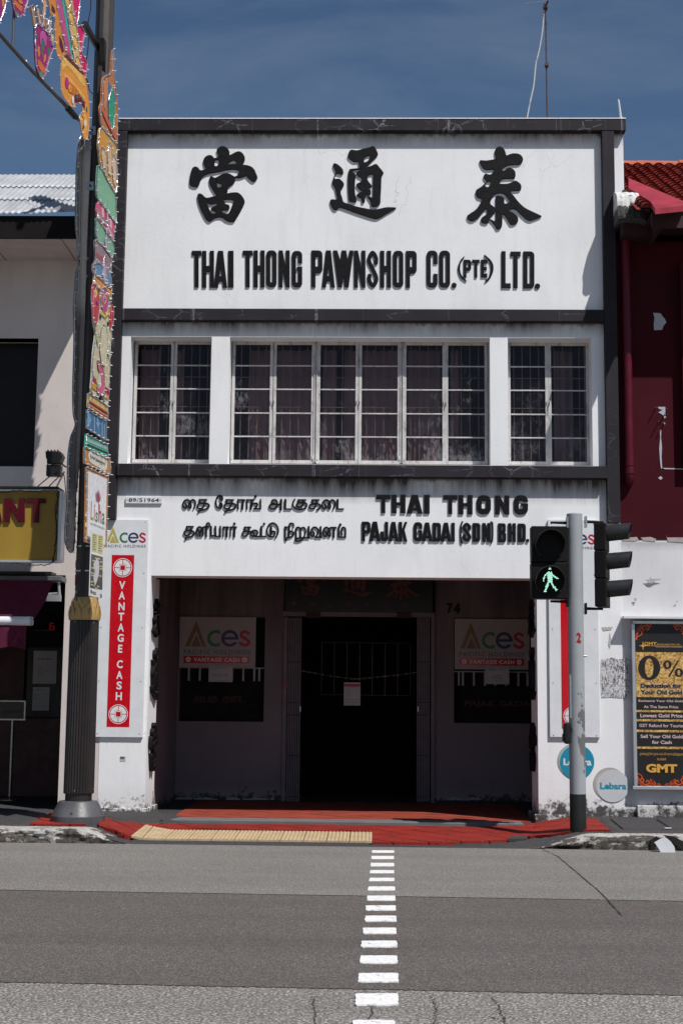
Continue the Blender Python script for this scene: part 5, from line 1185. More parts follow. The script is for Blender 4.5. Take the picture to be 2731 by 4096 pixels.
b = MB(); b.box(-12, WX + .0, LY + .24, LY + .26, WZ0 - .05, WZ1 + .05); b.build('dark_window', M('tinted_black_glass', (.012, .010, .010), .35, var=.1, bump=0, spec=.15), lb)
b = MB(); b.box(-12, WX, LY - .012, LY + .2, WZ1 - .0, WZ1 + .05); b.build('window_lintel', m_cream, lb)
b = MB(); b.box(-12, -11.8, LY + .3, LY + 8, 0, 7.6); b.box(-12, LXR - .15, LY + 6, LY + 6.1, 0, 7.6); b.box(-12, LXR - .15, LY + .3, LY + 6, ZL0 + .3, ZL0 + .4); b.box(-12, LXR - .15, LY + .31, LY + 6, 7.45, 7.55); b.build('body', m_void, lb)
m_bgred = M('dark_red_panelling', (.055, .008, .008), .5, var=.2)
IYL = D + 2.8; IL = wall_frame(IYL)
b = MB(); b.box(-12, LXR - .1, IYL, IYL + .1, .1, ZL0 + .3); b.build('inner_wall', m_void, lb)
rect_px('red_panel', IL, -60, 2530, 100, 2860, -.0, .03, m_bgred, lb); rect_px('red_panel', IL, -60, 2872, 250, 3190, 0, .03, m_bgred, lb)
rect_px('notice_board', IL, 112, 2590, 250, 2868, .0, .05, M('black_notice_board', (.012, .011, .012), .4), lb)
rect_px('shelf', IL, 160, 2524, 240, 2527, .0, .3, M('dark_shelf', (.08, .07, .07), .4), lb)
b = MB(); b.box(-12, LXR - .1, D + .3, IYL, .05, .18); b.build('floor_slab', m_as_pave, lb)
b = MB(); b.box(PX0 - .05, LXR - .15, LY + .5, IYL, .1, ZL0 + .3); b.build('side_wall', m_void, lb)
paper(138, 231, 2604, 2735, IL, .055, 'pale hiring notice pinned in the dark restaurant front left of the lamp post', [('WE ARE HIRING!', .18, .82, .22, .27, .04), ('Cashier', .2, .4, .5, .54, 0), ('Kitchen assistant', .2, .7, .57, .61, 0), ('Service crew', .2, .55, .64, .68, 0), ('Cleaner', .2, .42, .71, .75, 0)])
paper(135, 202, 2749, 2842, IL, .055, 'pale check in notice pinned below the hiring notice', [('Safe Entry', .2, .8, .08, .14, .02), ('Check in', .1, .5, .3, .35, 0), ('Check out', .1, .5, .45, .5, 0), ('Thank you', .2, .8, .8, .86, 0)])
ld = thing('queue_display', IL.w(*IL.px(222, 2522), .2), 'small red digital 6 glowing in the dark restaurant front', 'display')
e = bpy.data.materials.new('red_led'); e.use_nodes = True; e.node_tree.nodes['Principled BSDF'].inputs['Emission Color'].default_value = (1, .02, .02, 1); e.node_tree.nodes['Principled BSDF'].inputs['Emission Strength'].default_value = .10; e.node_tree.nodes['Principled BSDF'].inputs['Base Color'].default_value = (.1, .0, .0, 1)
rect_px('case', IL, 200, 2488, 240, 2524, .14, .05, m_void, ld)
for r in ((214, 2495, 228, 2497.5), (212, 2496, 215, 2507), (211, 2508, 214, 2520), (228, 2508, 231, 2520), (212, 2518, 229, 2520.5), (213, 2506, 229, 2508.5)): rect_px('segment', IL, *r, .192, .003, e, ld)
# eave with zinc sheets
EYL = D - .90; ezl = on_y(150, 852, EYL)[2]; RYL = D + 1.15; rzl = on_y(150, 712, RYL)[2]; sl_ = (rzl - ezl) / (RYL - EYL)
EXR = on_y(306 + 110, 850, EYL)[0]; EXR = min(EXR, XOL - .04)
def zinc():
    s = NT('weathered_zinc_sheet'); c = s.mix(s.mr(s.noise(3, s.map((1, .3, 1)), detail=7, rough=.65), .35, .7), (.44, .455, .47), (.30, .305, .32)); c = s.mix(s.mr(s.noise(12, detail=8, rough=.75), .66, .72, 0, .5), c, (.14, .11, .10))
    return s.fin(c, .55, .15, .4)
m_zinc = zinc()
rr = random.Random(12); courses = 3; Ly = (RYL - EYL); 
for cI in range(courses):
    ya = EYL - .02 + Ly * cI / courses; yb_ = EYL + Ly * (cI + 1) / courses + .09; x = EXR
    k_ = 0
    while x > -8:
        wd_ = .84; x0 = x - wd_ - .03; ns = 72; lift_ = .012 * (courses - cI) * 0 + cI * .014; tilt = rr.uniform(-.012, .012); vs = []
        cut = (cI == 0 and k_ == 0)
        for i in range(ns + 1):
            xx_ = x0 + (x - x0) * i / ns; wv = .011 * math.sin(2 * math.pi * xx_ / .074)
            for j, yv in enumerate(np.linspace(ya + tilt * i / ns, yb_, 5)):
                z = ezl + sl_ * (yv - EYL) + lift_ + wv + .004 * k_ % .008 + (.05 * (i / ns) * (1 - j / 4) if cut else 0) + rr.uniform(-.0008, .0008)
                vs.append((xx_, yv, z))
        b = MB(); b.add(vs, [(i * 5 + j, (i + 1) * 5 + j, (i + 1) * 5 + j + 1, i * 5 + j + 1) for i in range(ns) for j in range(4) if not (cut and i > 34 and j < 2 and i > 34 + j * 6)])
        o = b.build('roof_sheet', m_zinc, lb, smooth=True); md = o.modifiers.new('s', 'SOLIDIFY'); md.thickness = .003
        x -= wd_; k_ += 1
# folded broken sheet by the lamp post
b = MB(); q = [rs for rs in [(190, 846), (306, 812), (306, 832), (250, 838), (200, 852)]]; fz = wall_frame(EYL + .1)
b.prism(fz, pxs(fz, [(196, 842), (240, 824), (300, 826), (318, 812), (318, 828), (300, 846), (250, 848)]), 0, .008); b.build('bent_sheet', m_zinc, lb)
b = MB(); b.box(-12, EXR, RYL - .02, RYL + .5, rzl - .3, rzl + .04); b.build('roof_parapet', M('white_parapet', (.62, .62, .63), .7), lb)
gz1, gz0 = on_y(150, 868, EYL)[2] + .005, on_y(150, 950, EYL)[2]
b = MB(); b.box(-12, EXR - .02, EYL + .03, EYL + .06, gz0, gz1 + .02); b.build('fascia', M('black_fascia_board', (.012, .0105, .010), .8, spec=.1), lb)
b = MB(); b.box(-12, EXR - .02, EYL + .061, LY - .001, gz0 + .0, gz0 + .03); b.build('eave_soffit', m_cream, lb)
b = MB(); b.box(-12, EXR - .01, EYL + .1, LY, gz1 - .06, gz1 - .02); b.box(-12, EXR - .02, EYL + .1, RYL, gz0 + .03, gz0 + .05); b.build('roof_lining', m_void, lb)
for i in range(5): b = MB(); x = EXR - .45 - i * .9; b.box(x, x + .012, EYL + .065, LY - .002, gz0 - .006, gz0 - .0005); b.build('soffit_joint', M('soffit_joint_strip', (.22, .18, .17), .8), lb)
# floodlight
fl_ = thing('floodlight', on_y(215, 1905, D - .25), 'black floodlight bracketed to the cream wall above the yellow restaurant sign', 'lamp'); FF = wall_frame(D - .35); m_blk = M('black_cast_metal', (.016, .016, .017), .45, .3)
b = MB(); pts = pxs(FF, [(182, 1804), (244, 1806), (252, 1822), (240, 1852), (196, 1854), (184, 1830)]); b.prism(FF, pts, -.16, 0)
b.build('lamp_head', m_blk, fl_, bevel=.008)
for i in range(4): rect_px('cooling_fin', FF, 190 + i * 13, 1799, 193 + i * 13, 1852, -.12, .13, m_blk, fl_)
rect_px('gear_box', FF, 184, 1858, 242, 1902, -.14, .12, m_blk, fl_, bevel=.006)
b = MB(); Q = lambda x, y, n: FF.w(*FF.px(x, y), n)
for x in (188, 240): b.tube([Q(x, 1840, -.06), Q(x, 1870, -.06)], .008, 6)
for (x0, y0, x1, y1) in ((196, 1900, 160, 1950), (234, 1900, 205, 1950)): b.tube([Q(x0, y0, -.08), Q(x1, y1, .1)], .007, 6)
b.tube([Q(240, 1850, -.1), Q(242, 1850, -.33)], .012, 6)
b.tube(smooth_path([Q(240, 1885, -.03), Q(254, 1900, -.05), Q(250, 1960, -.2), Q(247, 2040, -.3)], 5), .006, 6); b.build('bracket', m_blk, fl_)
# yellow restaurant sign
YS = wall_frame(D - 1.0); ys = thing('restaurant_sign', YS.w(*YS.px(110, 2245), -.2), 'yellow restaurant light box ending in maroon letters ANT, over the awning', 'sign')
def ysheet():
    s = NT('yellow_sign_sheet'); X, Y, Z = s.xyz()[0:3]; c = s.mix(s.mr(s.noise(1.5, s.map((1, 1, .4)), detail=6), .35, .7), (.32, .20, .025), (.25, .145, .015)); c = s.mix(s.mr(s.noise(9, s.map((1, 1, .15)), detail=6), .55, .75, 0, .4), c, (.24, .14, .03)); return s.fin(c, .5, 0, .4)
rect_px('sign_face', YS, -220, 1966, 232, 2241, -.01, .01, ysheet(), ys)
rect_px('case', YS, -225, 1964, 236, 2243, -.22, .205, M('dull_sign_case', (.35, .35, .36), .5, .3), ys)
rect_px('frame_bar', YS, -225, 1957, 240, 1966, -.05, .08, m_alu, ys, bevel=.003); rect_px('frame_bar', YS, -225, 2241, 240, 2250, -.05, .07, m_alu, ys, bevel=.003)
rect_px('frame_bar', YS, 235, 1964, 248, 2244, -.20, .22, m_alu, ys, bevel=.003); rect_px('cover_board', YS, -230, 1949, 240, 1956, -.25, .34, m_blk, ys)
m_mar = M('maroon_letter', (.070, .001, .008), .5, spec=.2); m_lr = M('letter_rim', (.24, .12, .07), .5, spec=.2)
for cs in ([(21, 1995), (49, 1995), (80, 2048), (80, 1995), (102, 1995), (102, 2089), (76, 2089), (43, 2032), (43, 2089), (21, 2089)], [(112, 1995), (185, 1995), (185, 2013), (160, 2013), (158, 2091), (134, 2091), (136, 2013), (111, 2013)], [(-40, 2089), (-14, 1995), (-8, 1995), (12, 2089), (-12, 2089), (-16, 2070), (-20, 2070), (-24, 2089)]):
    plate('letter_rim', YS, [pxs(YS, [(x + (1.8 if x > 60 else -1.8) * 0, y) for x, y in cs])], .001, .008, m_lr, ys, bevel=0)
    plate('letter', YS, [pxs(YS, cs)], .009, .022, m_mar, ys, bevel=.003)
b = MB(); rr = random.Random(8)
def dangling(pts, r, n, jit=.012, m=5):
    P3 = smooth_path([tuple(YS.w(*YS.px(x, y), n)) for x, y in pts], m); return [(p[0] + rr.uniform(-jit, jit), p[1] + rr.uniform(-jit, jit), p[2] + rr.uniform(-jit, jit)) for p in P3]
b.tube(dangling([(0, 1972), (70, 1966), (150, 1968), (232, 1966), (236, 2000), (228, 2060), (232, 2120), (226, 2180), (222, 2220), (208, 2256), (150, 2262), (90, 2256), (20, 2252), (-10, 2250)], .005, .04, .008, 8), .006, 5)
b.tube(dangling([(234, 1975), (232, 2010), (224, 2045), (231, 2090), (229, 2140), (224, 2200), (212, 2250)], .005, .05, .01, 8), .005, 5)
b.build('cable', m_cable, ys)
# awning
aw = thing('awning', (on_y(60, 2310, D - .1)[0], D, 3), 'maroon retractable awning with white front tube below the restaurant sign', 'awning')
AW = wall_frame(D - .35); def_a = M('maroon_awning_fabric', (.075, .002, .020), .85, var=.15, scale=5, bump=.2)
rect_px('cassette', AW, -230, 2302, 247, 2322, -.30, .30, M('dark_grey_cassette', (.10, .10, .105), .4), aw, bevel=.01)
b = MB(); b.box(-12, on_y(212, 2296, D - .2)[0], D - .28, D, on_y(100, 2300, D - .2)[2], on_y(100, 2288, D - .2)[2]); b.build('cover_board', m_blk, aw)
TY = D - .80; tz = on_y(60, 2484, TY)[2]; tx = on_y(132, 2484, TY)[0]; z_top = on_y(100, 2322, D - .45)[2]; xr_top = on_y(216, 2322, D - .45)[0]
b = MB(); n = 30; m = 12; vs = []
for i in range(n + 1):
    for j in range(m + 1):
        t = j / m; xr = xr_top + (tx - xr_top) * t; x = -8 + (xr + 8) * i / n; vs.append((x, D - .45 + (TY - D + .45) * t, z_top + (tz - z_top) * t - .05 * math.sin(math.pi * t)))
b.add(vs, [(i * (m + 1) + j, (i + 1) * (m + 1) + j, (i + 1) * (m + 1) + j + 1, i * (m + 1) + j + 1) for i in range(n) for j in range(m)]); b.build('fabric', def_a, aw, smooth=True)
m_tube = M('white_enamel_tube', (.66, .67, .70), .3, var=.05)
b = MB(); b.tube([(-8, TY, tz), (tx - .02, TY, tz)], .054, 20); auto_smooth(b.build('front_tube', m_tube, aw))
b = MB(); b.tube([(tx - .02, TY, tz), (tx + .0, TY, tz)], [.057, .052], 20); auto_smooth(b.build('tube_cap', M('grey_plastic_cap', (.35, .35, .37), .4), aw))
vx = on_y(105, 2540, TY)[0]; vs = []; n = 140; b = MB(); zv0 = on_y(60, 2502, TY)[2]; zv1 = on_y(60, 2592, TY)[2]
for i in range(n + 1):
    x = -8 + (vx + 8) * i / n; bot = zv1 + .035 * abs(math.sin(math.pi * (x - vx) / .34)) ** 1.0 - .02
    vs += [(x, TY + .02 * math.sin(x * 9), zv0 + .03), (x, TY + .035 * math.sin(x * 9), bot)]
b.add(vs, [(2 * i, 2 * i + 2, 2 * i + 3, 2 * i + 1) for i in range(n)]); b.build('valance', def_a, aw, smooth=True)
b = MB(); p0 = V3(xr_top + .02, D - .3, z_top + .06); b.tube([p0, p0 + V3(.03, 0, -.28)], .018, 8); b.tube([p0 + V3(.0, 0, -.2), p0 + V3(-.28, .0, -.22)], .012, 8); b.box(p0[0] - .3, p0[0] + .04, p0[1] - .04, p0[1] + .04, p0[2] - .30, p0[2] - .22); b.build('arm_bracket', M('pale_arm_metal', (.4, .4, .42), .4, .5), aw)
# take away stand
ty = D + 1.9; TF = wall_frame(ty); tk = thing('takeaway_stand', on_z(48, 3187, .18), 'steel post stand holding a framed take away sign at far left', 'stand')
sx_ = TF.px(48, 3000)[0]; m_chr = M('dull_chrome', (.35, .33, .32), .25, .9)
b = MB(); b.tube([(sx_, ty, .19), (sx_, ty, TF.px(48, 2882)[1])], .024, 14); auto_smooth(b.build('post', m_chr, tk))
b = MB(); b.lathe((sx_, ty), [(.17, .181), (.17, .195), (.05, .215), (.024, .23)], 28); auto_smooth(b.build('base', m_chr, tk))
rect_px('sign_sheet', TF, -4, 2806, 101, 2877, .0, .012, M('brown_menu_sheet', (.10, .08, .07), .6), tk)
for r in ((-6, 2802, 104, 2807), (-6, 2875, 104, 2881), (-6, 2807, -2, 2875), (99, 2807, 104, 2875)): rect_px('frame_bar', TF, *r, -.004, .022, m_chr, tk)
text_px('TAKE AWAY', TF, 10, 2841, 92, 2853, i_black, tk, n=.014, bold=.03)

# ------------------------------------------------------------------ street lamp post
LPY = 16.35; pz = on_h(312, 3290)[2]; PZ0 = .152
LPX = on_y(312, 3285, LPY)[0]
lamp = thing('street_lamp_post', (LPX, LPY, PZ0), 'tall dark street lamp post with fluted column, gold leaf collar and grey cone base', 'lamp post')
L = wall_frame(LPY); lz = lambda y, x=320: on_y(x, y, LPY)[2]
m_base = M('grey_painted_cast_base', (.075, .075, .082), .42, var=.3, scale=5, dirt=.4); m_flute = M('dark_brown_enamel', (.018, .0135, .013), .42, var=.12, spec=.5); m_pole = M('dark_brown_pole_paint', (.060, .049, .043), .45, var=.08)
c = (LPX, LPY)
z_sh, z_tp = lz(3258), lz(3203)
b = MB(); b.lathe(c, [(.30, PZ0 - .06), (.302, PZ0 + .02), (.300, z_sh - .01), (.292, z_sh), (.222, z_tp - .01), (.212, z_tp), (.15, z_tp + .004)], 40); auto_smooth(b.build('base', m_base, lamp), 28)
b = MB(); b.tube([(c[0] - .015, c[1] - .285, z_sh + .03), (c[0] - .015, c[1] - .262, z_sh + .035)], .014, 8); b.build('base_bolt', m_base, lamp)
zc0, zc1 = lz(3174), lz(2482)
b = MB(); b.lathe(c, [(.150, z_tp), (.150, zc0 + .01)], 32); auto_smooth(b.build('collar_ring', m_flute, lamp))
NF = 34
def fl_r(r, z, q): 
    t = (q * NF / (2 * math.pi)) % 1.0; return r - .011 * (1 - abs(2 * t - 1)) ** .6 if r > .16 else r
b = MB(); n = NF * 6; zz = [zc0, zc0 + .012, zc1 - .012, zc1]; b.lathe(c, [(.168, zc0), (.172, zc0 + .012), (.166, zc1 - .02), (.163, zc1)], n, fl_r); b.build('fluted_column', m_flute, lamp)
for (x, y) in ((300, 3160), (366, 3155), (373, 2492), (300, 2490)):
    X_ = on_y(x, y, LPY - .16)[0]; b = MB(); b.ball((X_, LPY - math.sqrt(max(.0001, .172 ** 2 - (X_ - LPX) ** 2)), lz(y)), .006, 6, 4); b.build('screw', m_alu, lamp)
m_goldp = M('gold_leaf_paint', (.42, .27, .10), .42, .15, var=.1)
z1_, z2_, z3_ = lz(2482), lz(2438), lz(2391)
b = MB(); b.lathe(c, [(.172, z1_), (.170, z2_ + .0), (.150, z2_ + .01), (.132, z3_), (.118, z3_ + .004)], 36); b.build('leaf_collar', m_goldp, lamp)
def leaf(q, r0, r1, za, zb_, wd):
    pts = [(-.5, 0, 0), (-.5, .35, .35), (-.34, .7, .6), (0, 1, .35), (.34, .7, .6), (.5, .35, .35), (.5, 0, 0), (0, .45, 1.0)]
    vs = []
    for a, t, bl in pts:
        rad = r0 + (r1 - r0) * t + .006 + .016 * bl; ang = q + a * wd; vs.append((c[0] + rad * math.cos(ang), c[1] + rad * math.sin(ang), za + (zb_ - za) * t))
    return vs, [(i, (i + 1) % 7, 7) for i in range(7)]
NL = 14
for row_, (r0, r1, za, zb_, off) in enumerate(((.173, .166, z1_ + .004, z2_ + .035, 0), (.158, .148, z2_ - .01, z2_ + .075, .5), (.148, .132, z2_ + .03, z3_ - .004, 0))):
    for i in range(NL):
        q = 2 * math.pi * (i + off) / NL
        if math.sin(q) > .45: continue
        vs, fs = leaf(q, r0, r1, za, zb_, 2 * math.pi / NL * .98); b = MB(); b.add(vs, fs); b.build('collar_leaf', m_goldp, lamp, smooth=True)
# upper pole: octagonal shaft with a groove, cable straps, bolt plates
ztop = on_y(410, 0, LPY)[2] + .2
b = MB(); n8 = 10; vs = []
for z, r in ((z3_, .122), (ztop, .112)):
    for i in range(n8): q = 2 * math.pi * (i + .5) / n8; vs.append((c[0] + r * math.cos(q), c[1] + r * math.sin(q), z))
b.add(vs, [(i, (i + 1) % n8, n8 + (i + 1) % n8, n8 + i) for i in range(n8)] + [tuple(range(n8, 2 * n8))]); b.build('shaft', m_pole, lamp, bevel=.006)
b = MB(); b.box(LPX - .038, LPX + .01, LPY - .135, LPY - .11, z3_, ztop); b.build('cable_channel', M('dark_channel', (.03, .026, .025), .5), lamp, bevel=.004)
for y in (2094, 2188, 2286): b = MB(); z = lz(y); b.lathe(c, [(.126, z - .008), (.1265, z + .008)], 20); b.build('strap', m_alu if y != 2094 else m_cable, lamp)
for y in (540, 760, 606, 1048, 2372, 1118):
    big = y in (540, 760); h_ = 17 if big else 5; rect_px('bolt_plate', L, (380 if big else 378) - (y - 500) * .034 - h_ * .8, y - h_, (380 if big else 378) - (y - 500) * .034 + h_ * .8, y + h_, .125, .012, m_metal, lamp)
    X_, Z_ = L.px(380 - (y - 500) * .034, y); b = MB(); b.tube([L.w(X_, Z_, .137), L.w(X_, Z_, .155)], .012 if big else .006, 8); b.build('bolt', m_cable, lamp)
# side arm stub and its bracket
p1 = on_y(392, 190, LPY - .1); p0 = on_y(341, 100, LPY - .66)
b = MB(); b.tube([p0, p1], .042, 18); auto_smooth(b.build('arm_stub', m_flute, lamp)); b = MB(); b.tube([p0 - V3(0, .01, 0), p0 + V3(0, .004, 0)], .046, 18); b.build('arm_cap', m_flute, lamp)
b = MB(); b.prism(Frame((LPX + .02, LPY, 0), (0, 1, 0)), [(-.25, p1[2] + .05), (-.1, p1[2] + .06), (-.1, p1[2] - .32), (-.16, p1[2] - .2)], -.03, .03); b.build('arm_bracket', m_flute, lamp)
b = MB(); Qp = lambda x, y, n=.14: L.w(*L.px(x, y), n)
b.tube(smooth_path([Qp(374, 0), Qp(372, 60), Qp(362, 120), Qp(364, 190), Qp(356, 260), Qp(346, 290), Qp(352, 320), Qp(362, 350), Qp(368, 380), Qp(388, 400), Qp(402, 392)], 5), .006, 6)
b.tube(smooth_path([Qp(352, 300), Qp(340, 320), Qp(344, 350), Qp(352, 372), Qp(345, 395)], 5), .007, 6)
b.build('cable', m_cable, lamp)
b = MB(); rr = random.Random(6)
for i in range(16): a = Qp(346 + rr.uniform(-8, 10), 315 + rr.uniform(-30, 40)); b.tube([a, a + V3(rr.uniform(-.04, .04), rr.uniform(-.05, .02), rr.uniform(-.06, .06))], .008, 5)
b.build('cable_knot', m_cable, lamp)
m_redi = P('dull_red_digit', (.10, .006, .01))
for x, s_ in ((300, 'DIS'),):
    for i, chh in enumerate('016'): text_px(chh, L, 311 - i * 1.5, 2240 + i * 62, 321 - i * 1.5, 2282 + i * 62, m_redi, lamp, n=.121, bold=.0, name='digit')

# ------------------------------------------------------------------ festive panels
def panel_set(name, loc, label, fr, parts, group=None, tint=1.0, tube_r=.0072, bulb=.13, thick=.018):
    t = thing(name, loc, label, 'decoration', group)
    for (nm, col, pts, lay, trim) in parts:
        uv = pxs(fr, pts)
        uv = smooth_path(uv, 3, True) if len(uv) > 6 else uv
        mt = M('print_%s_%02x%02x%02x' % (nm, int(col[0] * 255), int(col[1] * 255), int(col[2] * 255)), col, .42, var=.16, scale=22, bump=.1, bscale=60)
        plate(nm, fr, [uv], -thick if lay == 0 else .0025 * (lay - 1) + .0004, thick if lay == 0 else .0022, mt, t)
        if trim:
            b = MB(); rr = random.Random(len(pts) * 7 + int(pts[0][0])); P3 = []
            for i in range(len(uv)):
                a, c_ = V3(*uv[i]), V3(*uv[(i + 1) % len(uv)]); k_ = max(1, int(np.linalg.norm(c_ - a) / .035))
                for j in range(k_): q = a + (c_ - a) * j / k_; P3.append(fr.w(q[0] + rr.uniform(-.005, .005), q[1] + rr.uniform(-.005, .005), .004 + .0025 * lay + rr.uniform(-.004, .004)))
            if len(P3) > 3: b.tube(P3, [tube_r * (1 if lay == 0 else .55) * rr.uniform(.6, 1.35) for _ in P3], 5, closed=True)
            b.build('tinsel_trim', m_tinsel, t)
            b = MB(); per = 0; last = -1
            for i in range(len(P3)):
                per += np.linalg.norm(P3[i] - P3[i - 1])
                if per - last > bulb:
                    last = per; cdir = P3[i] - np.mean(P3, 0); cdir[2] *= .25; cdir /= np.linalg.norm(cdir) + 1e-6
                    b.tube([P3[i], P3[i] + cdir * .016 + fr.N * .026], [.006, .003], 5)
            if b.v: o = b.build('led_bulbs', m_led, t); o['kind'] = 'stuff'
    return t
RB = Frame((-3.215, 15.66, 0), (.12, 1, 0))
cz = lambda pts, k=.3187, ox=340, oy=250: [(ox + x * k, oy + y * k) for x, y in pts]
c2 = lambda pts: cz(pts, .4673, 250, 900)
